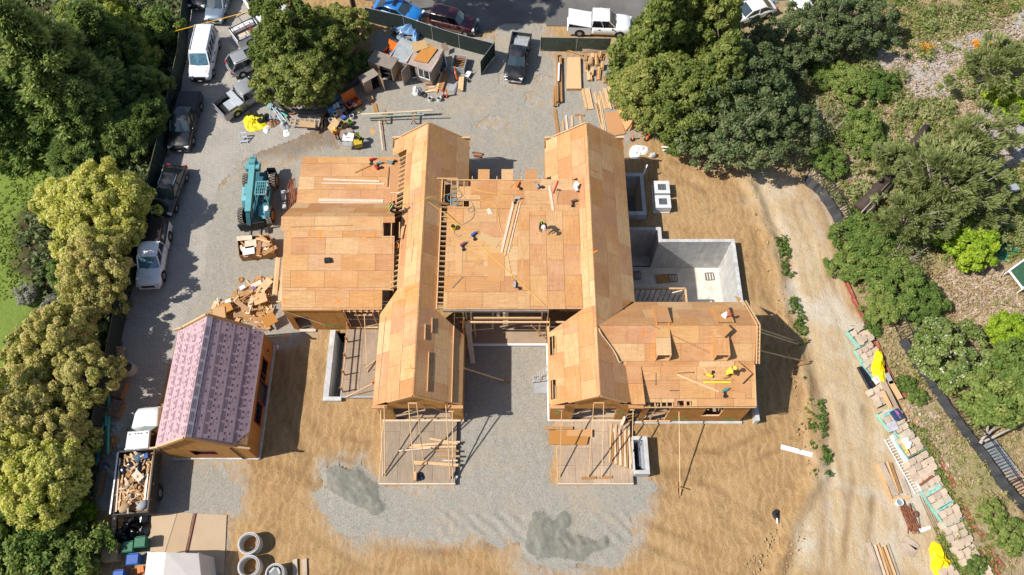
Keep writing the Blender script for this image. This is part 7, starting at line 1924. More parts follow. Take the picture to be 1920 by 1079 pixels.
lump('white crumpled plastic sheet on the dirt by the light well','plastic_sheet','plastic sheet',(1196,284),.75,white_pl,.02,3,.2)
stone = MB(); stone_mesh(stone,at(1224,292,.15),.38,2); stone.solo('boulder',concrete,'grey boulder beside the white crumpled plastic','boulder')
def pipe(lab,a,b,r,mat,z=.1,z1=None,name='pipe',cat='pipe',group=None):
 return MB().cyl(at(*a,z),at(*b,z if z1 is None else z1),r,n=8).solo(name,mat,lab,cat,group)
for a,b,lab in (((1240,276),(1345,279),'upper long'),((1242,282),(1346,277),'lower long'),((1275,253),(1271,294),'short crossing')): pipe(f'{lab} white plastic pipe of the crossed pipes under the oak',a,b,.06,white_pl,.25,group='crossed white pipes')
pipe('white plastic pipe leaning out of the light well',(1206,328),(1214,309),.06,white_pl,.9,1.6)
def cone(lab,c,h=.75,name='marker_post',cat='marker post',mat=orange_pl,lean=(0,0)):
 g = at(*c); t = thing(name,lab,cat,(g.x,g.y,0),0,'orange markers')
 MB().cyl((0,0,.04),(lean[0],lean[1],h + .3),.09,.05,10).build('post',mat,t,local=True); MB().cyl((0,0,0),(0,0,.06),.24,.2,8).build('base',blackm,t,local=True)
 MB().cyl((lean[0] * .6,lean[1] * .6,h * .62),(lean[0] * .7,lean[1] * .7,h * .76),.08,.075,10).build('band',white_p,t,local=True)
cone('orange marker with black base by the tented plywood',(1186,262),.45)
cone('orange marker leaning in the weeds beside the wire fence',(1212,262),.9,lean=(.25,.1))
cone('tall orange marker behind the short timber bundle',(857,150),1.3,lean=(-.15,.1)); cone('red marker by the paint buckets',(832,182),.8,mat=red_pl); cone('orange marker right of the paint buckets',(838,182),.8)
def ring(lab,c,r,h,z=0,name='concrete_ring',lid=False):
 g = at(*c,z + h); t = thing(name,lab,'concrete ring',(g.x,g.y,z),0,'precast concrete rings')
 MB().lathe((0,0,0),[(r,0),(r,h),(r * .78,h),(r * .78,0),(r,0)],28).build('ring',M('pale_concrete',(.50,.48,.45),.85,.1),t,local=True,smooth=False)
 MB().lathe((0,0,0),[(r * .9,h + .002),(r * .9,h + .03),(r * .82,h + .03),(r * .82,h + .002)],28).build('rim',conc_dark,t,local=True)
 if lid:
  MB().lathe((0,0,0),[(0,h * .95),(r * .6,h * .95),(r * .6,h * 1.02),(0,h * 1.02)],20).build('lid',M('grey_lid',(.22,.22,.22),.7,.15),t,local=True)
  for a in (.5,2.4): MB().box((r * .45 * math.cos(a),r * .45 * math.sin(a),h * 1.0),(r * .7,.12,.05),a + 1.57).build('lid_bar',concrete,t,local=True)
 else:
  MB().bx(-.03,.35 * r,-.05 - .3 * r,.05 - .3 * r,h * .5,h * .56).build('step_iron',blackm,t,local=True)
  MB().lathe((0,0,0),[(0,.02),(r * .78,.02),(r * .78,.05),(0,.05)],20).build('bottom',fir_dk,t,local=True)
ring('concrete ring beside the pallet at the left fence',(236,689),.52,.75); ring('upper concrete ring with a wooden bottom in the dirt',(466,1019),.72,.9); ring('lower concrete ring beneath the upper ring',(466,1062),.72,.9); ring('concrete ring closed by a grey slotted lid',(515,1075),.62,.9,lid=True)
for a,b,lab in (((553,1049),(555,1090),'left'),((571,1048),(572,1090),'right')): board(f'{lab} one of two pale boards lying side by side near the rings',a,b,.3,.12,old_board,.02,group='pale board pair')
board('long white board lying across the bank',(1464,838),(1540,858),.34,.05,white_p,.12)
mat_ply = wood_mat('dusty_plywood',[(.52,.40,.27),(.48,.36,.235),(.55,.42,.285)],wear=.15)
for cs,lab in (([(284,963),(332,962),(308,1040),(280,1040)],'left, shaded by the bush'),([(333,962),(362,962),(347,1036),(309,1040)],'middle, before the red strip'),([(368,963),(425,966),(420,1079),(352,1036)],'right, over the gravel')):
 sheets(f'large plywood ground mat, {lab}',cs,1,mat_ply,.05,.02,'plywood_mat','plywood','plywood ground mats')
board('dark red steel strip between the plywood mats',(366,963),(350,1038),.12,.1,redwood,.05)
def canopy():
 z0,z1 = 2.1,2.7
 P = [at(277,1036,z0),at(372,1038,z0),at(380,1110,z0),at(268,1110,z0)]
 a = at(312,1036,z1); b = at(303,1110,z1 + .0)
 t = thing('canopy_tent','beige canopy tent roof cut by the bottom edge','canopy tent',(P[0].x,P[0].y,0))
 cl = M('beige_canvas',(.60,.55,.50),.8,.05,2,obj=0)
 MB().extr([P[0],a,b,P[3]],(-.3,0,1),.02).build('roof_panel',cl,t); MB().extr([a,P[1],P[2],b],(.3,0,1),.02).build('roof_panel',cl,t)
 q = [P[1],P[2],P[2] + Vector((.3,0,-2)),P[1] + Vector((.3,0,-2))]; MB().extr(q,(1,0,0),.03).build('side_curtain',cl,t)
 for p in P: MB().cyl((p.x,p.y,0),tuple(p),.04,n=6).build('pole',galv,t)
canopy()
def bin_(lab,c,w,l,h,mat,rz=.1):
 g = at(*c,h); t = thing('wheelie_bin',lab,'bin',(g.x,g.y,0),rz,'wheeled bins')
 MB().hexa([(-w * .4,-l * .4,.05),(w * .4,-l * .4,.05),(w * .4,l * .4,.05),(-w * .4,l * .4,.05)],[(-w / 2,-l / 2,h),(w / 2,-l / 2,h),(w / 2,l / 2,h),(-w / 2,l / 2,h)]).build('body',mat,t,local=True)
 MB().hexa([(-w * .54,-l * .54,h),(w * .54,-l * .54,h),(w * .54,l * .54,h),(-w * .54,l * .54,h)],[(-w * .44,-l * .44,h + .09),(w * .44,-l * .44,h + .09),(w * .44,l * .44,h + .09),(-w * .44,l * .44,h + .09)]).build('lid',mat,t,local=True)
 MB().cyl((-w * .4,l * .58,h - .02),(w * .4,l * .58,h - .02),.03,n=6).build('handle',mat,t,local=True)
bin_('green bin left of the other green bin',(240,1026),.75,.65,.9,green_pl); bin_('green bin nearest the plywood mat',(263,1017),.75,.65,.95,green_pl); bin_('blue bin below the green bins',(249,1049),.8,.65,.9,blue_pl); bin_('blue bin cut by the bottom edge',(222,1080),.7,.65,.9,blue_pl)
def box(lab,c,sz,mat,rz=0,z=0,name='box',cat='box',group='boxes and crates',parts=None):
 g = at(*c,z + sz[2]); t = thing(name,lab,cat,(g.x,g.y,z),rz,group)
 MB().box((0,0,sz[2] / 2),sz).build('carton',mat,t,local=True)
 MB().bx(-.03,.03,-sz[1] / 2,sz[1] / 2,sz[2] - .001,sz[2] + .006).build('tape_strip',tan_card,t,local=True)
 for s in (1,-1): MB().bx(s * (sz[0] / 2) - .01,s * (sz[0] / 2) + .01,-sz[1] * .15,sz[1] * .15,sz[2] * .55,sz[2] * .7).build('hand_hole',trim_wood,t,local=True)
 for q in parts or ():
  MB().box(q[0],q[1],q[3] if len(q) > 3 else 0).build('label_patch',q[2],t,local=True)
 return t
box('tall cardboard box with a blue printed flap by the bins',(205,1035),(1.0,1.1,.9),card,.1,parts=[((-.1,.38,.93),(.55,.25,.04),blue_pl)])
box('small red-orange container beside the canopy tent',(263,1068),(.4,.4,.4),orange_pl,.3)
lump('big heap of black plastic bags behind the scrap truck','refuse_bags','bags',(252,990),1.35,film_k,.0,4,.55,tr=(1.0,.95))
pallet('dark pallet leaning in the shade behind the scrap truck',(207,985),.1,1.0,.9,fir_dk,'pallets')
for a,b,m,lab in (((228,968),(224,1012),fir_dk,'wide brown'),((215,960),(212,1010),old_board,'grey'),((196,880),(186,928),fir_dk,'wide plywood-like brown'),((190,872),(215,890),grey_pl,'grey metal')): board(f'{lab} board leaning by the scrap truck',a,b,.3,.05,m,.25,group='boards by the scrap truck')
MB().cyl(at(196,876,.1),at(196,876,.3),.33,n=16).solo('tub_cover',M('slate_blue_plastic',(.06,.08,.11),.6),'dark blue round tub lid by the scrap truck','lid')
for a,b,m,lab in (((205,718),(204,796),teal_pl,'long pale'),((199,743),(199,800),teal_pl,'middle'),((193,795),(182,870),M('dark_teal_plastic',(.03,.24,.22),.5),'dark thick'),((203,790),(202,852),teal_pl,'lower pale')): pipe(f'{lab} teal plastic pipe standing along the left fence',a,b,.12,m,.3,group='teal pipes')
def stone_bin(lab,c,w,l,seed):
 g = at(*c,.4); t = thing('stone_pallet',lab,'stone pallet',(g.x,g.y,0),R(-12),'pallets of building stone'); r = random.Random(seed)
 MB().box((0,0,.2),(w,l,.4)).build('base',fir_dk,t,local=True)
 sm_ = M('brown_building_stone',(.20,.15,.12),.9,.3,3)
 for i in range(6):
  for j in range(7): MB().box((-w / 2 + .1 + i * (w - .2) / 5,-l / 2 + .1 + j * (l - .2) / 6,.42 + r.uniform(0,.06)),(w / 6.6,l / 7.6,.14),r.uniform(-.4,.4)).build('stone',sm_,t,local=True)
stone_bin('upper pallet of brown building stone by the left fence',(222,730),.9,1.2,1); stone_bin('lower pallet of brown building stone by the left fence',(216,766),.9,1.2,2)
lump('grey plastic wrapping slumped beside the lower stone pallet','wrapping','plastic sheet',(214,800),.55,grey_pl,.0,8,.3)
for c,m,lab in (((212,835),fir_dk,'brown timber offcuts'),((222,845),grey_pl,'grey hose and rubble')): lump(f'{lab} heaped between teal pipes and truck cab','rubbish_heap','rubbish',c,.6,m,0,9,.35)
pipe('red and white striped post with an orange flag at the fence',(183,540),(217,568),.07,M('red_white_post',(.55,.25,.18),.6),2.4,1.2,'flag_post','post')
MB().beam(at(316,62,2.0),at(485,17,2.0),.07,.03).solo('yellow_strap',M('yellow_webbing',(.80,.46,.02),.6,.05),'taut yellow strap stretched from the fence over the white van','strap')
# yard clutter behind the house
def tub(lab,c,r,h,mat,z=0,group='buckets in the yard',fill=None,name='bucket'):
 g = at(*c,z + h); t = thing(name,lab,'bucket',(g.x,g.y,z),0,group)
 MB().lathe((0,0,0),[(0,.01),(r * .85,.01),(r,h),(r * .93,h),(r * .78,.06),(0,.06)],14).build('shell',mat,t,local=True)
 MB().lathe((0,0,0),[(0,h * .7),(r * .9,h * .7),(r * .9,h * .72),(0,h * .72)],14).build('contents',fill or blackm,t,local=True)
 MB().tube([(r * math.cos(a),.02,h - .02 + .1 * r * math.sin(a)) for a in np.linspace(0,PI,7)],.008,4).build('handle',steel,t,local=True)
for lab,c,m in (('yellow bucket beside the orange-vested worker',(641,229),yellow_p),('lime bucket among the paint pails',(656,227),lime_pl),('white pail above the lime bucket',(659,217),white_pl),('brown pail between yellow and lime buckets',(649,233),trim_wood),('dark grey pail nearest the saw bench',(661,236),plastic_k),('white pail in the clutter row',(628,212),white_pl),('white pail nearest the brown tarp',(620,224),white_pl),('pale pail by the leaning plywood',(637,236),M('cream_pail',(.5,.48,.36),.5)),('paint bucket in front of the shed door',(806,184),white_pl),('paint bucket with green contents beside the red marker',(823,184),white_pl),('grey pail in the clutter row by the blue bins',(640,195),grey_pl),('small white pail by the red chest',(633,203),white_pl)):
 tub(lab,c,.2,.38,m,fill=(green_pl if 'green' in lab else None))
tub('yellow bucket on the flat roof',(850,424),.2,.36,yellow_p,CD + .02); tub('white bucket beside the rebar heap',(1688,942),.24,.4,white_pl,fill=M('blue_grey_water',(.2,.3,.36),.2))
for lab,c,sz,m,rz in (('blue storage box topping the clutter row',(633,185),(.8,.5,.4),M('light_blue_plastic',(.14,.34,.58),.5),.6),('pale blue box in the clutter row',(621,205),(.6,.5,.35),M('light_blue_plastic',(.14,.34,.58),.5),.5),('white carton in the clutter row',(630,197),(.5,.5,.4),white_pl,.3),('grey case in the clutter row',(645,205),(.7,.4,.3),grey_pl,.9),('black case in the clutter row',(650,212),(.6,.4,.3),plastic_k,.2),('blue tool case near the pails',(645,218),(.6,.35,.25),blue_pl,.8),('silver case under the blue storage box',(640,189),(.6,.5,.3),alu,.2),('dark box beside the orange tool chest',(655,200),(.7,.5,.4),plastic_k,.5),('white carton above the pails',(636,209),(.45,.4,.35),card,.1),
 ('yellow mitre box on the gravel near the saw bench',(673,208),(.5,.4,.12),M('pale_yellow_case',(.55,.48,.18),.6),.6),('flat grey carton by the orange tool chest',(672,193),(.5,.5,.06),card,.5),('brown carton with red lid below the cabinets',(694,184),(.5,.4,.3),card,.4)):
 box(lab,c,sz,m,rz)
def job_chest(lab,c,rz,w=1.3,l=.75,h=.6):
 g = at(*c,h); t = thing('tool_chest',lab,'tool chest',(g.x,g.y,0),rz,'orange tool chests')
 for a in ((-w / 2,w / 2,-l / 2,-l / 2 + .04),(-w / 2,w / 2,l / 2 - .04,l / 2),(-w / 2,-w / 2 + .04,-l / 2,l / 2),(w / 2 - .04,w / 2,-l / 2,l / 2)): MB().bx(*a,0,h).build('side',orange_p,t,local=True)
 MB().bx(-w / 2,w / 2,-l / 2,l / 2,.0,.12).build('floor',blackm,t,local=True)
 MB().hexa([(-w / 2,l / 2,h),(w / 2,l / 2,h),(w / 2,l / 2 + .04,h),(-w / 2,l / 2 + .04,h)],[(-w / 2,l / 2 + .3,h + .65),(w / 2,l / 2 + .3,h + .65),(w / 2,l / 2 + .34,h + .65),(-w / 2,l / 2 + .34,h + .65)]).build('lid',orange_p,t,local=True)
 for k in range(5): MB().box((-w * .35 + k * w * .17,rnd.uniform(-.15,.15),h * .6),(.22,.3,.2),k).build('tool',[blackm,blue_pl,grey_pl,red_pl,steel][k],t,local=True)
 MB().bx(-.18,.18,-l / 2 - .01,-l / 2,h * .5,h * .8).build('label_plate',white_p,t,local=True)
job_chest('open orange tool chest in the clutter row',(661,190),R(38)); job_chest('open orange tool chest behind the tan cabinet',(733,98),R(-35))
def cabinet(lab,c,rz,w,l,h,doors):
 g = at(*c,h); t = thing('tool_cabinet',lab,'cabinet',(g.x,g.y,0),rz,'tan steel tool cabinets')
 tan = M('tan_steel',(.33,.235,.165),.6,.1); top = M('grey_brown_top',(.26,.215,.18),.7,.15)
 MB().bx(-w / 2,w / 2,l / 2 - .05,l / 2,.0,h).build('back',tan,t,local=True)
 for s in (1,-1): MB().bx(s * w / 2 - .03,s * w / 2 + .03,-l / 2,l / 2,0,h).build('side',tan,t,local=True)
 MB().bx(-w / 2 - .04,w / 2 + .04,-l / 2 - .04,l / 2 + .04,h,h + .05).build('top',top,t,local=True)
 for k in range(3): MB().bx(-w / 2 + .03,w / 2 - .03,-l / 2 + .1,l / 2 - .05,h * k / 3 + .08,h * k / 3 + .11).build('shelf',blackm,t,local=True)
 MB().bx(-w / 2 + .03,-w * .02,-l / 2,-l / 2 + .03,.03,h - .02).build('door',tan,t,local=True)
 d = MB().box((w / 2 + .02,-l / 2 - w * .22,h / 2),(.04,w * .45,h - .06)).build('door',tan,t,local=True) if doors else None
 for k in range(6): MB().box((rnd.uniform(-.1,w / 2 - .12),rnd.uniform(-.1,.15),h * (k % 3) / 3 + .2),(.15,.15,.18)).build('stored_item',rnd.choice((blackm,blue_pl,grey_pl,red_pl)),t,local=True)
cabinet('larger tan tool cabinet with a leaf-dappled top',(718,113),R(-24),2.3,1.3,1.7,False); cabinet('smaller tan tool cabinet with its door swung open',(691,143),R(38),1.5,.8,1.6,True)
def shed(lab,c,rz,w,l,h,wallm,roofm,door,win):
 g = at(*c,0); t = thing('site_shed',lab,'shed',(g.x,g.y,0),rz,'wooden site sheds')
 n = int(w / .3)
 for k in range(n):
  x0 = -w / 2 + k * w / n
  if not (door and k in (0,1)): MB().bx(x0 + .006,x0 + w / n - .006,-l / 2 - .015 - .008 * (k % 2),-l / 2 + .02,0,h).build('board',wallm,t,local=True)
  MB().bx(x0 + .006,x0 + w / n - .006,l / 2 - .02,l / 2 + .015,0,h + .25).build('board',wallm,t,local=True)
 m = int(l / .3)
 for k in range(m):
  y0 = -l / 2 + k * l / m
  for s in (1,-1): MB().bx(s * w / 2 - .02,s * w / 2 + .02,y0 + .006,y0 + l / m - .006,0,h + .1).build('board',wallm,t,local=True)
 MB().hexa([(-w / 2 - .12,-l / 2 - .15,h),(w / 2 + .12,-l / 2 - .15,h),(w / 2 + .12,l / 2 + .12,h + .28),(-w / 2 - .12,l / 2 + .12,h + .28)],[(-w / 2 - .12,-l / 2 - .15,h + .06),(w / 2 + .12,-l / 2 - .15,h + .06),(w / 2 + .12,l / 2 + .12,h + .34),(-w / 2 - .12,l / 2 + .12,h + .34)]).build('roof',roofm,t,local=True)
 for s in (1,-1): MB().bx(s * (w / 2 + .1) - .06,s * (w / 2 + .1) + .06,-l / 2 - .16,l / 2 + .12,h + .06,h + .22).build('fascia',M('pinkish_trim',(.45,.36,.32),.8),t,local=True)
 if door: MB().box((-w / 2 - .05,-l / 2 - .55,h / 2),(.05,1.0,h - .1),-.15).build('door',wallm,t,local=True)
 if win:
  fr = MB().bx(-.1,.95,-l / 2 - .06,-l / 2 - .03,.8,h - .1).build('window',glass_d,t,local=True)
  for x in (-.12,.4,.95): MB().bx(x - .03,x + .03,-l / 2 - .09,-l / 2 - .05,.75,h - .05).build('window_bar',white_p,fr,local=True)
  for z in (.78,h - .08): MB().bx(-.15,.98,-l / 2 - .1,-l / 2 - .05,z - .04,z + .04).build('window_bar',white_p,fr,local=True)
 return t
grey_wood = wood_mat('grey_shed_boards',[(.30,.255,.215),(.25,.21,.175),(.34,.29,.245)],uvgrain=False,grain=(7,7))
shed('grey-boarded shed with a window and an orange board on its roof',(801,138),R(-24),2.2,2.2,2.0,grey_wood,M('pinkish_roof_sheet',(.38,.30,.26),.8,.15),True,True)
shed('low grey shed with a pale bluish roof beside the windowed shed',(762,122),R(-24),1.5,2.0,1.6,grey_wood,M('bluish_roof_sheet',(.30,.33,.34),.7,.2),False,False)
tilted_sheet('orange strand board lying on the windowed shed roof',[(774,113,2.25),(801,119,2.2),(820,92,2.45),(806,84,2.5),(792,92,2.45)],wood_mat('orange_strand_board',[(.52,.24,.06),(.47,.21,.05)],grain=(9,11),knots=.1))
tilted_sheet('pale strand board askew on the shed roof',[(770,81,2.5),(796,75,2.55),(804,89,2.5),(778,98,2.4)],osb)
def win_frame():
 t = thing('window_frame','loose white window frame leaning on the windowed shed','window frame',tuple(at(828,138,0)))
 a = [at(816,115,1.7),at(832,97,1.7),at(838,126,.1),at(826,140,.1)]
 for p,q in zip(a,a[1:] + a[:1]): MB().beam(p,q,.09,.06).build('frame_bar',white_p,t)
 MB().extr(a,(a[1] - a[0]).cross(a[2] - a[0]),.01).build('pane',glass_b,t)
win_frame()
tilted_sheet('grey board leaning behind the loose window frame',[(826,84,.9),(835,80,.9),(843,93,.5),(832,98,.5)],ply_grey)
lump('light blue tarpaulin draped in a curve over the pots','blue_tarp','tarpaulin',(772,58),1.0,M('light_blue_tarp',(.20,.36,.60),.5,.15,3),.3,12,.7,tr=(1.25,.6))
lump('light blue tarpaulin tail hanging by the shed','blue_tarp','tarpaulin',(780,68),.6,M('light_blue_tarp',(.20,.36,.60),.5,.15,3),.2,13,.9,tr=(.6,1.2))
r_ = random.Random(21)
nouns = ['against the tarpaulin','beside the low shed','nearest the orange chest','on the edge of the heap','in the middle of the heap','half under the tarpaulin','behind the large cabinet','topmost of the heap','fallen on its side','darkest of the heap','small, by the fence','large, by the fence']
for k in range(12):
 x,y = r_.uniform(733,766),r_.uniform(56,92)
 lump(['white','black','grey','bluish'][k % 4] + ' bag of site rubbish ' + nouns[k],'rubbish_bag','bag',(x,y),r_.uniform(.3,.45),[white_pl,film_k,grey_pl,M('bluish_bag',(.22,.3,.38),.6)][k % 4],.05 + .1 * (k % 3),30 + k,.6,'rubbish bags by the blue tarpaulin')
def grill_rack():
 g = at(861,116,.7); t = thing('tool_rack','silver-rimmed open tray of tools behind the timber piles','tray',(g.x,g.y,0),R(-10))
 for a in ((-.6,.6,-.75,-.7),(-.6,.6,.7,.75),(-.6,-.55,-.7,.7),(.55,.6,-.7,.7)): MB().bx(*a,.1,.75).build('rim',alu,t,local=True)
 MB().bx(-.55,.55,-.7,.7,.2,.25).build('tray',blackm,t,local=True)
 for k in range(7): MB().bx(-.5,.5,-.62 + k * .2,-.56 + k * .2,.5,.55).build('slat',fir_dk,t,local=True)
grill_rack()
stack('orange beam pile behind the paint buckets',(836,133),(822,176),3,2,.2,.12,[fir_dk,fir],group=LG,jag=.8); stack('short beam pile next to the hand trolley',(866,146),(863,175),2,2,.22,.16,[fir],group=LG)
board('dark pipe-like bar beside the short beam pile',(858,155),(852,178),.08,.06,steel,.1)
sheets('grey flat panel behind the markers',[(846,156),(859,156),(850,172),(838,172)],1,grey_pl,.05)
def trolley():
 g = at(878,142,.1); t = thing('hand_trolley','black and white hand trolley lying on the gravel','trolley',(g.x,g.y,.05),R(65))
 for y in (-.22,.22): MB().cyl((-.6,y,.15),(.6,y,.3),.03,n=6).build('rail',blackm,t,local=True)
 for x in (-.5,-.1,.3): MB().cyl((x,-.22,.2),(x,.22,.2),.025,n=6).build('crossbar',blackm,t,local=True)
 MB().bx(-.35,.3,-.2,.2,.24,.3).build('plate',white_pl,t,local=True)
 for y in (-.3,.3): MB().cyl((-.6,y - .04,.15),(-.6,y + .04,.15),.14,n=12).build('wheel',rubber,t,local=True)
trolley()
lump('crumpled white and grey wrapping in front of the shed door','wrapping','plastic sheet',(781,170),.45,white_pl,.05,17,.7); lump('dark tarp lump next to the crumpled wrapping','dark_tarp','tarpaulin',(793,178),.45,screen_k,.0,18,.4)
stack('cardboard-brown offcuts beside the paint buckets',(795,170),(822,166),4,2,.16,.05,[fir,card,fir_pale],group=LG,jag=.5)
box('orange-brown carton in front of the low shed',(753,141),(.6,.5,.35),M('orange_carton',(.42,.19,.08),.8),.2); box('red-brown box at the shed corner',(803,155),(.5,.3,.3),fir_dk,0)
P = [at(x,y) for x,y in ((500,182),(515,197),(535,207),(560,213),(590,214),(618,207),(640,190),(656,168),(680,150))]
mb = MB()
for a,b in zip(P[:-1],P[1:]):
 n = Vector((-(b - a).y,(b - a).x,0)).normalized() * .1; mb.hexa([a - n,b - n,b + n,a + n],[a - n + Vector((0,0,.45)),b - n + Vector((0,0,.45)),b + n + Vector((0,0,.45)),a + n + Vector((0,0,.45))])
mb.solo('bed_edging',M('dark_edging_cloth',(.10,.095,.09),.85,.2,3),'curved dark edging round the planting bed under the leafy trees','edging')
lump('yellow tarpaulin spread with black sandbags beside the silver pickup','yellow_tarp','tarpaulin',(477,230),1.15,M('yellow_tarp',(.72,.62,.02),.55,.12,2),.03,22,.16,tr=(.8,1.0))
for c,k in (((479,214),'upper'),((487,226),'lower'),((464,212),'outer')): MB().box(at(*c,.35),(.42,.38,.14),.5).solo('sandbag',plastic_k,f'{k} black sandbag on the yellow tarpaulin','sandbag','sandbags on the yellow tarpaulin')
lump('black bag with blue straps beside the yellow tarpaulin','black_bag','bag',(500,224),.55,film_k,.05,24,.6,tr=(.7,1.3)); lump('patterned brown sack by the pale ladders','sack','bag',(512,232),.5,tan_card,.02,25,.6); lump('grey cloth bundle under the pale ladders','cloth_bundle','cloth',(534,237),.45,grey_pl,.02,26,.5); lump('white cloth scrap below the grey bundle','cloth_scrap','cloth',(537,250),.35,white_pl,.02,27,.2); lump('white cloth by the black bag','cloth_scrap','cloth',(500,243),.35,white_pl,.02,28,.4)
lb = M('pale_blue_frame',(.36,.46,.58),.5,.1)
for a,b,k in (((508,187),(506,224),'steepest'),((511,202),(531,233),'longest'),((516,204),(537,228),'outermost'),((504,222),(526,222),'flat')): pipe(f'{k} bar of the pale blue dismantled frame',a,b,.05,lb,.6,.4,'frame_bar','frame bar','pale blue dismantled frame')
for a,b,k in (((507,183),(505,205),'upright'),((515,203),(539,219),'slanting')): pipe(f'{k} mint green pipe by the pale blue frame',a,b,.11,teal_pl,.5,.2,group='mint green pipes')
MB().lathe(tuple(at(548,209,.05)),[(.3,0),(.42,.0),(.42,.14),(.3,.14),(.3,0)],18).solo('hose_coil',M('red_brown_hose',(.22,.09,.06),.6),'coil of red-brown hose on the bed edging','hose coil')
pallet('low timber bench frame with cardboard beside the brown tarp',(572,231),R(-3),2.6,.8,old_board,'pallets',z=.35)
sheets('brown cardboard sheet on the low bench frame',[(562,226),(592,229),(591,240),(561,238)],1,card,.6,.03,'cardboard_sheet','cardboard')
lump('dark brown wet tarpaulin fallen beside the leaning plywood','brown_tarp','tarpaulin',(609,232),.75,M('wet_brown_tarp',(.045,.03,.022),.45,.3),.02,29,.6,tr=(.6,1.5))
tilted_sheet('brown sheet leaning beside the wet tarpaulin',[(614,240,.1),(624,251,.1),(637,230,.7),(627,220,.7)],card)
def step():
 g = at(457,258,.3); t = thing('step_stool','small grey folding step beside the yellow tarpaulin','step stool',(g.x,g.y,0),R(5))
 for s in (-.3,.3): MB().beam((s,-.4,.05),(s,.3,.6),.05,.07).build('rail',lb,t,local=True)
 for k in range(3): MB().bx(-.3,.3,-.35 + k * .28,-.2 + k * .28,.12 + .2 * k,.16 + .2 * k).build('tread',alu,t,local=True)
step()
def saw_bench():
 g = at(659,260,.85); t = thing('saw_bench','white-topped saw bench with a cluttered wing','saw bench',(g.x,g.y,0),R(-4))
 MB().bx(-.75,.15,-.25,.55,.8,.86).build('top',white_pl,t,local=True)
 for x in (-.7,.1):
  for y in (-.2,.5): MB().cyl((x,y,0),(x,y,.8),.03,n=6).build('leg',steel,t,local=True)
 MB().bx(-.72,.1,-.75,-.35,.75,.8).build('wing',grey_pl,t,local=True)
 MB().bx(-.55,-.2,.2,.24,.862,.87).build('blade_slot',red_pl,t,local=True); MB().bx(-.5,-.05,.0,.05,.87,.9).build('fence',blackm,t,local=True)
 MB().box((.55,-.25,.55),(.7,.6,.5),.3).build('motor',M('tool_yellow',(.45,.33,.03),.5),t,local=True)
saw_bench()
def trestle_pipes():
 for k,x in enumerate((721,776)):
  g = at(x,217,.6); t = thing('trestle',['left','right'][k] + ' black trestle carrying the long pipes','trestle',(g.x,g.y,0),0,'trestles under the long pipes')
  MB().bx(-.06,.06,-.6,.6,.62,.7).build('bar',fir_dk,t,local=True)
  for y in (-.5,.5):
   for s in (-.3,.3): MB().beam((s,y,0),(0,y,.65),.05,.05).build('leg',blackm,t,local=True)
 pipe('long pale wooden pole laid on the trestles',(678,215),(812,207),.08,fir_pale,.78,name='pole',cat='pole'); pipe('long green-grey pipe laid on the trestles',(679,219),(795,215),.06,M('green_grey_pipe',(.33,.40,.33),.5),.78); pipe('dark pipe end sticking out past the trestles',(795,215),(830,214),.05,blackm,.78)
 board('upright plank behind the trestle pipes',(702,195),(706,213),.35,.06,fir_dk,.05); board('plank under the left trestle',(711,226),(718,283),.13,.05,fir_pale,.03,group='planks before the left gable'); board('black edged plank next to the one under the trestle',(716,226),(723,283),.06,.05,trim_wood,.05,group='planks before the left gable')
 sheets('pale plywood offcut on the gravel by the saw bench',[(691,246),(699,241),(706,247),(698,253)],1,ply,.03)
trestle_pipes()
# tools on the roofs
def power_tool(lab,pl,px,py,mat,rz,k=1.0,cat='power tool',name='power_tool',group='power tools on the roofs'):
 g = on(pl,px,py,.02); t = thing(name,lab,cat,tuple(g),rz,group)
 MB().box((0,0,.10 * k),(.34 * k,.12 * k,.12 * k)).build('housing',mat,t,local=True); MB().beam((-.08 * k,.0,.1 * k),(-.16 * k,-.24 * k,.06 * k),.07 * k,.07 * k).build('grip',plastic_k,t,local=True)
 MB().box((-.18 * k,-.28 * k,.06 * k),(.16 * k,.12 * k,.10 * k)).build('battery',plastic_k,t,local=True); MB().cyl((.17 * k,0,.1 * k),(.32 * k,0,.1 * k),.025 * k,n=6).build('bit',steel,t,local=True)
for a in [('red drill by the brown stick on the left low roof','LF',698,301,red_pl,.4),('teal nail gun on the left low roof','LF',711,308,M('teal_tool',(.12,.26,.30),.5),.2),('dark drill under the teal nail gun','LF',706,316,red_pl,2.2),('grey tool case on the left low roof','LF',732,307,M('teal_tool',(.12,.26,.30),.5),2.6),
          ('orange nail gun near the rafter tails','CD',970,348,orange_pl,1.2),('grey drill near the rafter tails','CD',1007,351,grey_pl,2.0),('silver circular saw at the head of the long planks','CD',970,374,alu,.1),('purple-handled tools in the middle of the flat roof','CD',868,460,M('purple_tool',(.22,.05,.12),.6),.7),('blue drill near the yellow bucket','CD',888,441,blue_pl,.8),('silver nail gun on the yellow hose','CD',965,536,alu,1.5),('brown case by the mitre saw','CD',1076,379,trim_wood,.3),('teal drill near the corner of the right low roof','RL',1359,733,M('teal_tool2',(.05,.22,.22),.5),.4),('yellow nail gun beside the yellow spirit level','RL',1329,706,yellow_p,2.9),('green-grey tool on the left south dormer','RS',1240,650,lime_pl,.6)]:
 power_tool(*a,k=1.25)
def mitre():
 g = on('CD',1082,353,.02); t = thing('mitre_saw','mitre saw with a white motor on the flat roof','saw',tuple(g),.6)
 MB().box((0,0,.06),(.55,.5,.12)).build('base',alu,t,local=True); MB().box((.0,.1,.3),(.3,.35,.28),.4).build('motor',white_pl,t,local=True); MB().cyl((-.1,-.05,.28),(-.06,-.05,.28),.17,n=14).build('blade',steel,t,local=True); MB().box((-.05,-.45,.08),(.25,.25,.14),.3).build('vice',plastic_k,t,local=True)
mitre()
MB().box(on('LS',615,489,.12),(.45,.35,.24),.1).solo('black_case',plastic_k,'small black case alone on the left south roof','case')
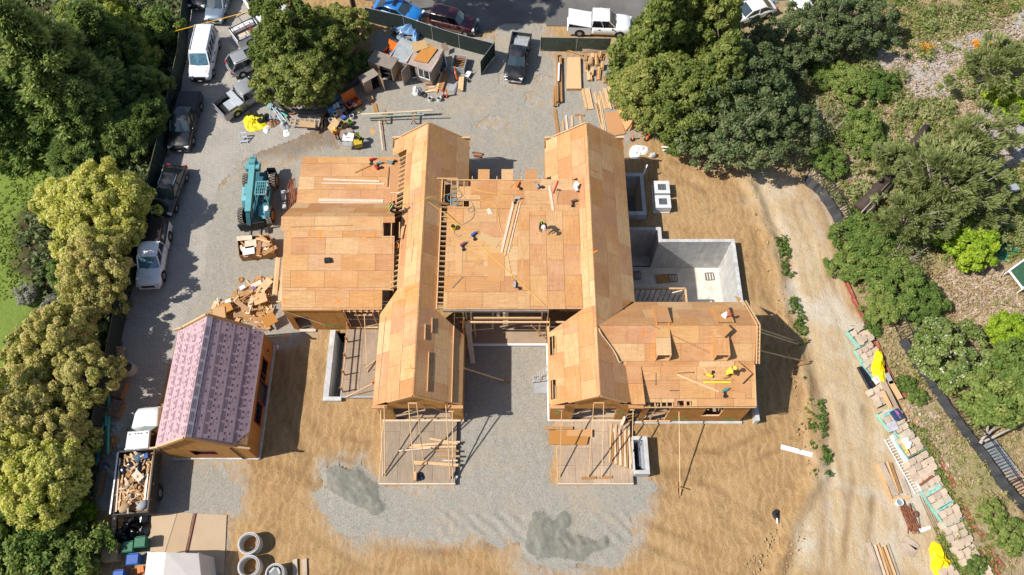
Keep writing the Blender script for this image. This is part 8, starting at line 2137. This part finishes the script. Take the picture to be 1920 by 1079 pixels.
hm = thing('hammer','long-handled hammer on the flat roof by the red spirit level','hammer',tuple(on('CD',1046,366,.03)))
MB().beam(on('CD',1043,375,.05),on('CD',1048,358,.05),.04,.04).build('handle',fir,hm); MB().beam(on('CD',1044,357,.07),on('CD',1051,358,.07),.08,.08).build('head',blackm,hm)
def cord(lab,pts,r,mat,name='cord',cat='cord',group=None,smooth=True):
 P = [Vector(p) for p in pts]; Q = []
 for i in range(len(P) - 1):
  p0,p1,p2,p3 = P[max(0,i - 1)],P[i],P[i + 1],P[min(len(P) - 1,i + 2)]
  for k in range(6):
   t = k / 6; Q.append(.5 * ((2 * p1) + (p2 - p0) * t + (2 * p0 - 5 * p1 + 4 * p2 - p3) * t * t + (3 * p1 - p0 - 3 * p2 + p3) * t ** 3))
 Q.append(P[-1])
 return MB().tube(Q,r,5).solo(name,mat,lab,cat,group,smooth=True)
yl = M('yellow_hose',(.72,.46,.08),.6,.05); gy = M('grey_hose',(.20,.19,.17),.6,.1); bh = M('blue_hose',(.02,.30,.52),.5,.1)
c_ = lambda pts,l=.04: [on('CD',*p,l) for p in pts]
cord('taut yellow line from the left ridge across the flat roof',[on('LBE',792,378,.35),on('CD',858,420,.1),on('CD',925,484,.05),on('CD',1022,573,.05)],.022,yl,'rope','rope')
cord('yellow hose from the worker over the left ridge',[on('LS',752,386,.2),on('LBW',775,382,.1),on('LBE',797,374,.2),on('CD',832,370,.25),on('CD',845,364,.06)],.022,yl,'hose','hose')
cord('yellow hose with two prongs down from the long planks',c_([(953,445),(960,462),(952,474),(956,500),(962,528)]),.018,yl,'hose','hose'); cord('yellow hose looping beside the long planks',c_([(900,376),(928,385),(934,405),(938,428),(944,440)]),.018,yl,'hose','hose'); cord('yellow hose trailing from the brown board',c_([(888,355),(905,360),(930,364),(955,371)]),.018,yl,'hose','hose')
for k,(x,y,r) in enumerate(((848,372,9),(858,366,8),(852,380,7))):
 cord(['large','middle','small'][k] + ' loop of blue hose over the open joists',c_([(x + r * math.cos(a),y + .85 * r * math.sin(a)) for a in np.linspace(0,5.6,9)],.06),.024,bh if k != 1 else gy,'hose','hose','looped hoses')
cord('grey hose running from the coils to the yellow bucket',c_([(862,338),(860,355),(872,372),(884,380),(890,395),(886,410),(872,420),(862,424)]),.018,gy,'hose','hose'); cord('grey hose loop under the yellow bucket',c_([(853,428),(852,438),(860,444),(866,441)]),.018,gy,'hose','hose'); cord('small grey hose loop in the middle of the flat roof',c_([(880,392),(887,388),(888,396),(881,399),(878,394),(882,390)]),.015,gy,'hose','hose'); cord('grey hose hanging over the north edge to the ground',[at(977,318,1.5),on('CD',974,330,.3),on('CD',968,342,.05),on('CD',957,352,.05)],.015,gy,'hose','hose')
cord('pale rope along the valley of the right wing',[on('RBE',1121,617,.1),on('RBE',1126,628,.1),on('RBE',1143,650,.1),on('RBE',1152,664,.1),on('RBE',1160,680,.08),on('RBE',1164,679,.1)],.04,M('pale_rope',(.55,.45,.30),.8),'rope','rope')
cord('thin pale line sagging before the left wing window',[at_y(527,582,23.2),at_y(570,596,23.1),at_y(612,611,22.9)],.02,fir_pale,'rope','rope')
cord('red-brown hose snaking on the ground before the cabinets',[at(*p,.04) for p in ((672,206),(685,198),(698,196),(706,186),(700,178),(712,172))],.025,M('red_brown_hose',(.22,.09,.06),.6),'hose','hose')
# PAVER PALLETS, STEEL AND STORES ALONG THE TRACK
paver_m = M('tan_paver',(.50,.39,.29),.9,.12,3,.2,20,obj=.14); wrap = M('mint_stretch_wrap',(.25,.50,.42),.4,.3,6)
PG = 'paver pallets along the dirt track'
def paver_pallet(lab,c,rz,nx,ny,lay_=2,wrapk=0,seed=0,jit=.03,pwid=.46,plen=.52):
 z0 = .16; hgt = .12
 g = at(*c,z0 + lay_ * hgt); t = thing('paver_pallet',lab,'paver pallet',(g.x,g.y,0),rz,PG); r = random.Random(seed)
 W_,L_ = nx * pwid,ny * plen
 for k in range(3): MB().box((0,-L_ / 2 + .1 + k * (L_ - .2) / 2,.05),(W_,.1,.1)).build('bearer',old_board,t,local=True)
 MB().box((0,0,.12),(W_,L_,.035)).build('deck',old_board,t,local=True)
 for j in range(ny):
  for i in range(nx):
   n = lay_ if r.random() > .12 else lay_ - 1
   x,y = (i - (nx - 1) / 2) * pwid + r.uniform(-jit,jit),(j - (ny - 1) / 2) * plen + r.uniform(-jit,jit) + (.07 if i % 2 else -.04)
   a = r.uniform(-jit,jit) * 2
   wq,lq = pwid * .95,plen * .95
   mb = MB()
   q = [(-wq / 2,-lq / 2),(wq / 2,-lq / 2),(wq / 2,lq * .30),(wq * .24,lq * .30),(wq * .24,lq / 2),(-wq / 2,lq / 2)]
   ca_,sa_ = math.cos(a),math.sin(a)
   mb.prism([(x + u * ca_ - v * sa_,y + u * sa_ + v * ca_) for u,v in q],z0,z0 + n * hgt + r.uniform(0,.015))
   mb.build('paver',paver_m,t,local=True)
 if wrapk:
  for s,e in ((0,wrapk > 0),(1,wrapk > 1),(2,wrapk > 2)):
   if not e: continue
   mb = MB()
   if s == 0: mb.bx(-W_ / 2 - .05,W_ / 2 + .05,-L_ / 2 - .06,-L_ / 2 - .03,.05,z0 + lay_ * hgt + .03); mb.bx(-W_ / 2 - .06,-W_ / 2 - .03,-L_ / 2,L_ / 2,.05,z0 + lay_ * hgt + .02)
   elif s == 1: mb.bx(W_ / 2 + .03,W_ / 2 + .06,-L_ / 2,L_ / 2,.05,z0 + lay_ * hgt + .04)
   else: mb.box((-W_ * .3,0,z0 + lay_ * hgt + .03),(W_ * .16,L_ * .8,.02),.06)
   mb.build('wrap_film',wrap,t,local=True)['kind'] = 'stuff'
for a in [('jumbled top pallet of loose tan pavers at the end of the row',(1617,627),R(-60),3,3,3,1,1,.12),('paver pallet with mint wrap below the jumbled one',(1630,663),R(-62),3,3,2,2,2),('paver pallet half under the yellow sheet',(1638,690),R(-62),3,2,2,1,3),('paver pallet under the long loose planks',(1652,740),R(-62),3,3,2,0,4),
          ('paver pallet with the navy box on it',(1674,783),R(-62),3,3,2,3,5),('paver pallet with the grey plastic film',(1690,803),R(-62),3,2,2,2,6),('paver pallet with white sacks and a yellow board',(1707,833),R(-64),3,3,2,2,7),('largest paver pallet below the white sacks',(1727,873),R(-64),3,4,2,0,8),('paver pallet crossed by the rusty bar',(1745,905),R(-64),3,3,2,0,9),('paver pallet with mint corner wrap',(1758,930),R(-64),3,3,2,3,10),('paver pallet wrapped mint green on all sides',(1779,960),R(-64),3,3,2,3,11),('tan paver pallet of plain large slabs',(1793,998),R(-70),4,3,2,0,12),('paver pallet overgrown at its corners',(1812,1035),R(-64),3,3,2,0,13),('lowest paver pallet at the bottom edge',(1845,1072),R(-64),3,2,2,0,14),('paver pallet cut off near the yellow bag',(1785,1082),R(-64),3,2,2,0,15)]:
 paver_pallet(*a)
for k in range(12):
 x,y = 1600 + (k * 29) % 34 - k * .3,608 + (k * 17) % 40
 MB().box(at(x,y,.1 + .03 * (k % 3)),(.45,.28,.12),M=Matrix.Rotation(k * .8,3,'Z') @ Matrix.Rotation(.2 * (k % 3),3,'X')).solo('loose_paver',paver_m,'loose tan paver tumbled off the jumbled pallet, ' + ['by the red channel','flat on the dirt','tilted up','darkest','half buried','near the verge','chipped','in the middle','lowest','uppermost','outermost','touching the stack'][k],'paver','loose pavers')
for k,(a,b,lab) in enumerate([((1585,528),(1600,560),'top piece, between the ivy mounds'),((1598,560),(1626,610),'second piece, ending at the jumbled pavers'),((1641,640),(1660,690),'third piece, partly buried'),((1658,686),(1680,726),'fourth piece, beside the yellow sheet'),((1678,724),(1696,745),'fifth piece, at the long planks'),((1741,826),(1765,870),'sixth piece, out on the weedy slope'),((1764,868),(1790,915),'seventh piece, ending in grass'),((1803,945),(1822,985),'eighth piece, beside the wrapped pallets'),((1820,983),(1845,1010),'ninth piece, behind the plain slabs'),((1838,1030),(1872,1079),'doubled lower pieces in the corner'),((1850,1025),(1880,1066),'outer lower piece in the corner')]):
 A,B = at(*a,.12),at(*b,.12); t = thing('steel_channel','red steel channel along the track, ' + lab,'steel channel',tuple(A),0,'red steel channels')
 d = (B - A).normalized(); n = Vector((-d.y,d.x,0))
 MB().beam(A,B,.26,.04).build('web',rust_red,t)
 for s in (1,-1): MB().beam(A + n * .13 * s + Vector((0,0,.05)),B + n * .13 * s + Vector((0,0,.05)),.03,.13).build('flange',rust_red,t)
lump('yellow plastic sheet crumpled over the pavers','yellow_sheet','plastic sheet',(1648,690),.95,M('bright_yellow_film',(.88,.66,.01),.45,.08,3),.45,41,.35,tr=(.6,1.25))
lump('bright yellow bulk bag tied up at the bottom edge','yellow_bag','bag',(1762,1052),.95,M('bright_yellow_film',(.88,.66,.01),.45,.08,3),.0,42,.55,tr=(.9,1.0))
def film_roll():
 t = thing('film_roll','roll of black plastic film unrolled beside the yellow sheet','film roll',tuple(at(1627,712,0)))
 a,b = at(1609,689,.25),at(1635,737,.25); d = (b - a).normalized(); n = Vector((-d.y,d.x,0)); n = n if n.x > 0 else -n
 MB().cyl(a,b,.13,n=12).build('roll',film_k,t,smooth=False); MB().hexa([a + n * .1 - Vector((0,0,.1)),b + n * .1 - Vector((0,0,.1)),b + n * .42 - Vector((0,0,.02)),a + n * .5 - Vector((0,0,.02))],[a + n * .1,b + n * .1,b + n * .42 + Vector((0,0,.04)),a + n * .5 + Vector((0,0,.04))]).build('loose_film',film_k,t)
film_roll()
for a,b,w,m,lab in (((1651,706),(1683,772),.42,ply_old,'wide brown'),((1656,735),(1671,765),.4,fir,'orange-toned'),((1669,715),(1688,748),.42,fir,'upper short'),((1662,700),(1672,720),.35,grey_pl,'grey')): board(f'{lab} plank laid over the paver pallets',a,b,w,.05,m,.5,group='planks over the paver pallets')
box('white flat box at the end of the yellow sheet',(1645,712),(.6,.5,.1),white_pl,.5,.45); box('navy blue box with a pink stripe on the pavers',(1683,777),(.55,.75,.35),M('navy_carton',(.02,.05,.13),.6),.45,.4,parts=[((.05,.1,.36),(.12,.3,.02),M('pink_print',(.6,.08,.3),.6))])
sheets('crumpled grey film over the pavers',[(1662,795),(1678,788),(1686,805),(1668,811)],1,M('grey_film',(.42,.40,.42),.35,.2),.46,.03,'film_sheet','plastic sheet')
board('yellow board on the pavers beside the white sacks',(1690,822),(1702,850),.18,.06,M('yellow_board',(.72,.46,.06),.6),.45)
for k,(x,y) in enumerate(((1695,826),(1699,832),(1703,838),(1700,825),(1705,832))):
 MB().ell(at(x,y,.5),(.24,.16,.09),8,5,Matrix.Rotation(.5,3,'Z')).solo('white_sack',white_pl,'small white sack on the pavers, ' + ['leftmost','middle','lowest','uppermost','nearest the grey stones'][k],'sack','white sacks on the pavers')
for a,b,m,lab in (((1669,818),(1728,922),white_pl,'broad white trim length'),((1672,816),(1732,918),white_pl,'second white trim length'),((1676,815),(1733,914),alu,'grey trim length')): board(f'{lab} lying beside the pale ladder',a,b,.12,.06,m,.2,group='white trim lengths')
ladder('extension_ladder','long white ladder lying along the paver pallets',at(1664,822,.15),at(1722,924,.15),.5,white_p,20,'ladders')
for k,(a,b,w,m,lab) in enumerate([((1645,872),(1670,938),.3,fir,'outer orange'),((1652,868),(1680,930),.42,old_board,'wide grey'),((1663,866),(1684,925),.14,fir,'thin orange'),((1670,868),(1690,925),.14,fir_dk,'thin brown'),((1680,866),(1704,928),.32,old_board,'inner grey'),((1670,940),(1708,931),.2,fir,'cross')]): board(f'{lab} plank in the flat pile beside the long ladder',a,b,w,.06,m,.06 + .05 * (k % 2),group='flat plank pile by the ladder')
for k in range(7): board('thin board of the bottom-edge pile, ' + ['first, wide and pale','second','third, with a black end','fourth','fifth, brown','sixth','last beside the dark shadow'][k],(1628 + k * 6,1018 + (k * 7) % 10),(1648 + k * 6.5,1085),.34 if k == 0 else .13,.06 + .04 * (k % 3),[old_board,old_board,fir_pale,fir,fir_dk,fir,old_board][k],.05,group='bottom-edge board pile')
sheets('flat brown board lying aslant by the rebar',[(1692,1012),(1700,1005),(1724,1023),(1717,1032)],3,old_board,.02,group=LG); sheets('larger pale board with a dark edge by the rebar',[(1684,1020),(1698,1018),(1722,1030),(1712,1046),(1690,1036)],3,old_board,.02,group=LG)
def rebar():
 t = thing('rebar_heap','rusty heap of bent reinforcing bars beside the flat planks','rebar',tuple(at(1708,975,0))); r = random.Random(4)
 for k in range(40):
  a = at(1694 + r.uniform(-8,14),948 + r.uniform(-6,14),.05 + r.random() * .25); b = at(1712 + r.uniform(-10,16),996 + r.uniform(-14,8),.05 + r.random() * .25)
  MB().tube([a,a.lerp(b,.5) + Vector((r.uniform(-.2,.2),0,r.uniform(0,.15))),b],.02,5).build('bar',rust,t)
 MB().lathe(tuple(at(1713,965,.2)),[(.14,0),(.22,0),(.22,.18),(.14,.18),(.14,0)],14).build('wire_coil',rust,t)
rebar()
for k in range(5): pipe('long straight reinforcing bar along the pallets, ' + ['outermost','second','middle','fourth','innermost'][k],(1724 + k * 2.5,930 - k * 3),(1764 + k * 2,1022 - k * 4),.022,M('grey_rust_bar',(.22,.16,.12),.8),.06,name='reinforcing_bar',cat='bar',group='long reinforcing bars')
tilted_sheet('white board lying by the rebar heap',[(1721,992,.06),(1744,986,.06),(1746,992,.06),(1724,1000,.06)],white_pl)
board('rusty bar lying across the pavers',(1725,910),(1748,893),.14,.1,rust,.45)
def log_(lab,a,b,r0,r1,mat,z=.5,z1=None,name='fallen_log',cat='log',group='fallen trunks in the garden'):
 A,B = at(*a,z),at(*b,z if z1 is None else z1)
 return MB().tube([A,A.lerp(B,.35) + Vector((.08,.05,.05)),A.lerp(B,.7) + Vector((-.06,.0,0)),B],r0,9,r1).solo(name,mat,lab,cat,group,smooth=True)
log_('dark fallen trunk, lower end by the ivy mound',(1612,392),(1672,330),.55,.48,BARK_D); log_('dark fallen trunk, upper end under the pines',(1670,332),(1738,238),.48,.3,BARK_D); log_('dark second trunk alongside the fallen trunk',(1625,400),(1690,322),.35,.2,BARK_D,.4)
log_('thin pale dead stem beside the fallen trunk',(1606,408),(1668,342),.06,.04,BARK_G,.9); log_('thin pale dead stem crossing the ivy mound',(1625,400),(1650,375),.05,.03,BARK_G,1.0)
for a,b,lab in (((1838,832),(1862,782),'longest'),((1846,828),(1905,800),'lowest'),((1842,822),(1870,800),'middle')): log_(f'{lab} bare grey dead branch below the rounded bush',a,b,.12,.05,BARK_G,.6,1.2,'dead_branch','branch','dead branches by the iron fence')
def burnt_bed():
 c = at(1657,72,0); t = thing('burnt_bed','dark round ash bed with a pale centre in the garden','ash bed',(c.x,c.y,.1))
 mb = MB(); n = 22; mb.pts([(c.x + 1.5 * (1 + .18 * math.sin(3 * k * .2856 + 1)) * math.cos(k * .2856),c.y + 1.3 * (1 + .15 * math.sin(2 * k * .2856)) * math.sin(k * .2856),.12) for k in range(n)] + [(c.x,c.y,.32)])
 for k in range(n): mb.face((k,(k + 1) % n,n))
 mb.build('ash',M('ash',(.035,.03,.028),.95,.4,4),t)
 for k in range(13):
  a = k * .483; MB().beam((c.x + .25 * math.cos(a),c.y + .25 * math.sin(a),.34),(c.x + .7 * math.cos(a),c.y + .6 * math.sin(a),.27),.1,.04).build('pale_stick',old_board,t)
burnt_bed()
def frame_net(lab,pxs,z,fm,nm,cat,name):
 P = [at(*p,z) for p in pxs]; t = thing(name,lab,cat,tuple(P[0]))
 for a,b in zip(P,P[1:] + P[:1]): MB().beam(a,b,.12,.1).build('frame_bar',fm,t)
 for p in P: MB().beam(Vector((p.x,p.y,0)),p,.08,.08).build('leg',fm,t)
 MB().extr(P,(0,0,1),-.02).build('cover',nm,t)
gnet = M('green_netting',(.02,.20,.12),.8,.2,5)
frame_net('white-framed netted enclosure cut by the edge',[(1892,508),(1925,484),(1950,500),(1918,542)],.8,white_p,M('dark_green_net',(.04,.11,.06),.8),'enclosure','netted_enclosure')
lump('green garden netting heaped beside the lime-green bush','garden_netting','netting',(1886,472),.9,gnet,.1,51,.3,tr=(1.1,.8)); MB().box(at(1898,354,.5),(.9,.6,.35),.3).solo('grey_cabinet',alu,'small pale metal cabinet under the edge pine','cabinet')
for a,b,k in (((1872,424),(1912,419),'upper'),((1870,434),(1905,425),'lower')): board(f'{k} of two white frames on the ground by the lime bush',a,b,.1,.1,white_pl,.2,group='white frames by the lime bush')
lump('black post hole cover near the bank with a white pipe','drain_cover','drain',(1455,965),.3,screen_k,.05,55,.5); pipe('short white pipe stub below the black drain cover',(1457,972),(1458,982),.05,white_pl,.15)
for c,lab in (((520,655),'grey downpipe head at the garage footing'),((854,899),'white corner block at the left porch'),((1052,905),'white corner block at the right porch'),((610,752),'white corner block of the long light well'),((1057,796),'white elbow at the right gable corner'),((1213,893),'white pipe stub at the stair well')): MB().cyl(at(*c,.02),at(*c,.02) + Vector((.1,.12,.3)),.09,n=8).solo('pipe_stub',white_pl,lab,'pipe','white pipe stubs')
lump('dark jacket and boots left on the left porch edge','jacket','clothing',(790,894),.25,M('navy_cloth',(.02,.03,.07),.8),.38,57,.7)
for x,z in ((1257,0),(1203,0)): pass
def floor_finds():
 for (x,y,m,lab) in ((1330,519,M('grate_grey',(.16,.14,.12),.8),'square grate frame on the sunlit basement slab'),(1262,522,trim_wood,'dark square grate frame in the basement shade'),(1194,517,trim_wood,'dark square frame by the gable in the basement shade')):
  c = at(x,y,-3.55); t = thing('floor_frame',lab,'frame',tuple(c),.05,'frames on the basement slab')
  for a in ((-.32,.32,-.35,-.32),(-.32,.32,.32,.35),(-.35,-.32,-.32,.32),(.32,.35,-.32,.32),(-.13,-.11,-.32,.32),(.11,.13,-.32,.32)): MB().bx(*a,0,.08).build('bar',m,t,local=True)
 c = at(1243,523,-3.55); MB().box(c,(1.1,.8,.1),.1).solo('loose_board',fir_dk,'brown panel lying on the basement slab','panel')
floor_finds()
# PEOPLE
def person(lab,loc,rz,J,cols,helmet=None,hair=(.03,.02,.015),s=1.0,extra=None):
 """J: joint positions in metres (x forward, y left); one skinned body, coloured by region; helmet, vest and pouches are its children"""
 t = thing('person',lab,'person',loc,rz)
 names = ['pelvis','belly','chest','neck','head','crown','sl','el','hl','fl','sr','er','hr','fr','tl','kl','al','ol','tr','kr','ar','or_']
 rad = dict(pelvis=.155,belly=.145,chest=.165,neck=.062,head=.098,crown=.07,sl=.078,el=.052,hl=.040,fl=.030,sr=.078,er=.052,hr=.040,fr=.030,tl=.098,kl=.068,al=.055,ol=.045,tr=.098,kr=.068,ar=.055,or_=.045)
 edges = [('pelvis','belly'),('belly','chest'),('chest','neck'),('neck','head'),('head','crown'),('chest','sl'),('sl','el'),('el','hl'),('hl','fl'),('chest','sr'),('sr','er'),('er','hr'),('hr','fr'),('pelvis','tl'),('tl','kl'),('kl','al'),('al','ol'),('pelvis','tr'),('tr','kr'),('kr','ar'),('ar','or_')]
 me = bpy.data.meshes.new('skel'); me.from_pydata([Vector(J[n]) * s for n in names],[(names.index(a),names.index(b)) for a,b in edges],[])
 o = bpy.data.objects.new('skel',me); C.objects.link(o)
 o.modifiers.new('skin','SKIN'); sv = o.data.skin_vertices[0].data
 for i,n in enumerate(names):
  q = rad[n] * s; sv[i].radius = (q,q * (.78 if n in ('chest','belly','pelvis') else 1)); sv[i].use_root = (n == 'pelvis')
 sub = o.modifiers.new('sub','SUBSURF'); sub.levels = sub.render_levels = 2
 bm_ = bpy.data.meshes.new_from_object(o.evaluated_get(bpy.context.evaluated_depsgraph_get()))
 bpy.data.objects.remove(o); bpy.data.meshes.remove(me)
 reg = dict(pelvis=0,belly=1,chest=1,neck=2,head=2,crown=2,sl=1,el=cols[3],hl=2,fl=2,sr=1,er=cols[3],hr=2,fr=2,tl=0,kl=0,al=0,ol=3,tr=0,kr=0,ar=0,or_=3)
 shirt,trouser,skin = cols[0],cols[1],cols[2]
 for m in (trouser,shirt,skin,M('work_boots',(.09,.055,.03),.8,.2)): bm_.materials.append(m)
 P = np.array([Vector(J[n]) * s for n in names]); rr = np.array([rad[n] * s for n in names])
 for p in bm_.polygons:
  c = np.array(p.center); k = int(np.argmin(np.linalg.norm(P - c,axis=1) - rr * .5)); p.material_index = reg[names[k]]; p.use_smooth = True
 b = link_mesh('body',bm_,t)
 h = Vector(J['head']) * s; cr = Vector(J['crown']) * s; up = (cr - h).normalized(); fw = Vector(J.get('face',(1,0,0))).normalized(); fw = (fw - up * fw.dot(up)).normalized(); sd_ = up.cross(fw)
 Mx = Matrix((fw,sd_,up)).transposed()
 if helmet:
  mb = MB(); n = 14
  for i,(q,z) in enumerate(((.155,.0),(.15,.05),(.12,.12),(.06,.16),(.005,.17))): mb.pts([h + up * (.05 + z) * s + (fw * math.cos(k * 2 * PI / n) * 1.12 + sd_ * math.sin(k * 2 * PI / n)) * q * s for k in range(n)])
  for i in range(4):
   for k in range(n): mb.face((i * n + k,i * n + (k + 1) % n,(i + 1) * n + (k + 1) % n,(i + 1) * n + k))
  hb = mb.build('hard_hat',helmet,t,smooth=True,local=True)
  MB().extr([h + up * .05 * s + fw * .14 * s + sd_ * .12 * s,h + up * .045 * s + fw * .235 * s + sd_ * .06 * s,h + up * .045 * s + fw * .235 * s - sd_ * .06 * s,h + up * .05 * s + fw * .14 * s - sd_ * .12 * s],up,.012).build('peak',helmet,hb,local=True)
 else: MB().ell(h + up * .05 * s - fw * .02,(.11 * s,.10 * s,.10 * s),12,8,Mx).build('hair',M('dark_hair',hair,.8),t,smooth=True,local=True)
 MB().ell(h + fw * .105 * s - up * .0,(.03,.018,.03),6,5,Mx).build('nose',skin,t,smooth=True,local=True)
 for q in (1,-1):
  MB().ell(h + fw * .09 * s + sd_ * q * .036 + up * .03,(.012,.014,.01),6,4,Mx).build('eye',blackm,t,local=True)
  MB().ell(h + sd_ * q * .10 * s,(.02,.012,.032),6,5,Mx).build('ear',skin,t,smooth=True,local=True)
  hn = Vector(J['fl' if q > 0 else 'fr']) * s; wr = Vector(J['hl' if q > 0 else 'hr']) * s; d = (hn - wr).normalized(); a = d.cross(Vector((0,0,1)));  a = a.normalized() if a.length > .1 else Vector((0,1,0)); dn = a.cross(d)
  for k,ln in enumerate((.062,.075,.08,.07)):
   p0 = hn + a * (k - 1.5) * .021; p1 = p0 + d * ln * .55; p2 = p1 + (d * .6 - dn * .8) * ln * .55
   MB().tube([p0 - d * .02,p1,p2],.0095,5,.007).build('finger',skin,t,smooth=True,local=True)
  p0 = wr.lerp(hn,.5) + a * q * .03; MB().tube([p0,p0 + a * q * .03 + d * .03,p0 + a * q * .025 + d * .065],.011,5,.008).build('thumb',skin,t,smooth=True,local=True)
 ch,be,pe = Vector(J['chest']) * s,Vector(J['belly']) * s,Vector(J['pelvis']) * s
 if extra == 'vest' or extra == 'straps':
  ax = (ch - pe).normalized(); sx = Vector((0,1,0)); bk = ax.cross(sx).normalized()
  m = M('hi_vis_yellow',(.55,.70,.03),.6,.05); w = .030
  for q in (1,-1):
   for s2 in (1,-1):
    mb = MB(); mb.beam(ch + ax * .12 + sx * q * .10 + bk * s2 * .10,pe + ax * .10 - sx * q * (.10 if s2 < 0 else -.06) + bk * s2 * .145,.035,.012,bk); mb.build('harness_strap',m,t,local=True)
 if extra == 'belt':
  for q in (1,-1): MB().box(pe + Vector((0,q * .19,.0)),(.16,.1,.2)).build('tool_pouch',M('leather_pouch',(.22,.11,.04),.8),t,local=True)
 return t
SK = M('tanned_skin',(.36,.19,.12),.6,.08,4)
def kneel(bend=.5,hx=.45):
 return dict(pelvis=(-.15,0,.50),belly=(-.06,0,.66),chest=(.10,0,.88),neck=(.22,0,1.04),head=(.31,0,1.14),crown=(.36,0,1.26),face=(1,0,-.5),sl=(.10,.19,.95),el=(.22,.28,.70),hl=(hx,.20,.45),fl=(hx + .08,.18,.38),sr=(.10,-.19,.95),er=(.24,-.26,.70),hr=(hx + .05,-.12,.42),fr=(hx + .13,-.10,.36),
    tl=(-.12,.11,.46),kl=(.24,.16,.50),al=(.18,.16,.12),ol=(.32,.16,.06),tr=(-.12,-.11,.46),kr=(.18,-.15,.10),ar=(-.24,-.15,.10),or_=(-.34,-.15,.05))
def stoop():
 return dict(pelvis=(-.22,0,.88),belly=(-.10,0,1.02),chest=(.14,0,1.16),neck=(.32,0,1.24),head=(.44,0,1.28),crown=(.52,0,1.37),face=(.8,0,-.8),sl=(.17,.2,1.17),el=(.26,.27,.90),hl=(.36,.2,.68),fl=(.40,.17,.60),sr=(.17,-.2,1.17),er=(.28,-.26,.90),hr=(.40,-.16,.68),fr=(.45,-.13,.60),
    tl=(-.20,.10,.84),kl=(-.05,.15,.47),al=(-.14,.16,.10),ol=(.02,.17,.05),tr=(-.20,-.10,.84),kr=(-.02,-.15,.47),ar=(-.08,-.16,.10),or_=(.08,-.17,.05))
def stand():
 return dict(pelvis=(0,0,.94),belly=(.01,0,1.12),chest=(.02,0,1.36),neck=(.03,0,1.52),head=(.06,0,1.63),crown=(.07,0,1.75),face=(1,0,-.2),sl=(.02,.2,1.42),el=(.0,.27,1.14),hl=(.14,.26,.92),fl=(.19,.25,.86),sr=(.02,-.2,1.42),er=(.02,-.27,1.14),hr=(.2,-.2,1.0),fr=(.27,-.17,.98),
    tl=(0,.1,.9),kl=(.08,.12,.5),al=(.12,.12,.1),ol=(.26,.13,.05),tr=(0,-.1,.9),kr=(-.06,-.12,.5),ar=(-.18,-.12,.1),or_=(-.05,-.13,.05))
navy = M('navy_workwear',(.012,.014,.03),.85,.2,6); dkw = M('black_workwear',(.02,.02,.022),.85,.2,6)
person('person kneeling on the left roof in navy clothes with yellow harness straps',tuple(on('LN',736,399,.0)),R(35),kneel(),(navy,navy,SK,1),None,extra='straps')
person('person in dark clothes and a white hard hat stooping on the flat roof',tuple(on('CD',1016,433,.02)),R(-80),stoop(),(dkw,M('khaki_trousers',(.20,.16,.07),.85),SK,1),white_p,extra='straps')
person('person in an orange vest and yellow-white hard hat walking by the paint pails',tuple(at(635,263,.02)),R(-70),stand(),(M('orange_hi_vis',(.80,.16,.01),.7,.1),dkw,SK,2),M('yellow_white_hat',(.78,.62,.12),.4),extra='belt')
person('person in black bending over the cluttered saw bench wing',tuple(at(676,270,.02)),R(150),stoop(),(dkw,dkw,SK,1),M('grey_cap',(.14,.14,.14),.7),extra='straps')
person('person in a white shirt kneeling by the far dormer of the right wing',(at(1352,600,5.0).x,at(1352,600,5.0).y,5.0),R(-20),kneel(hx=.4),(white_pl,dkw,SK,1),M('red_cap',(.40,.08,.04),.7),extra='belt')
q_ = on('RL',1362,704,.02)
person('person in a yellow shirt kneeling to lift a sheet on the right low roof',tuple(q_),R(15),kneel(),(M('yellow_shirt',(.78,.47,.05),.75,.08),M('yellow_shirt_trousers',(.45,.26,.06),.8),SK,1),M('yellow_hat',(.82,.60,.06),.4),extra='straps')
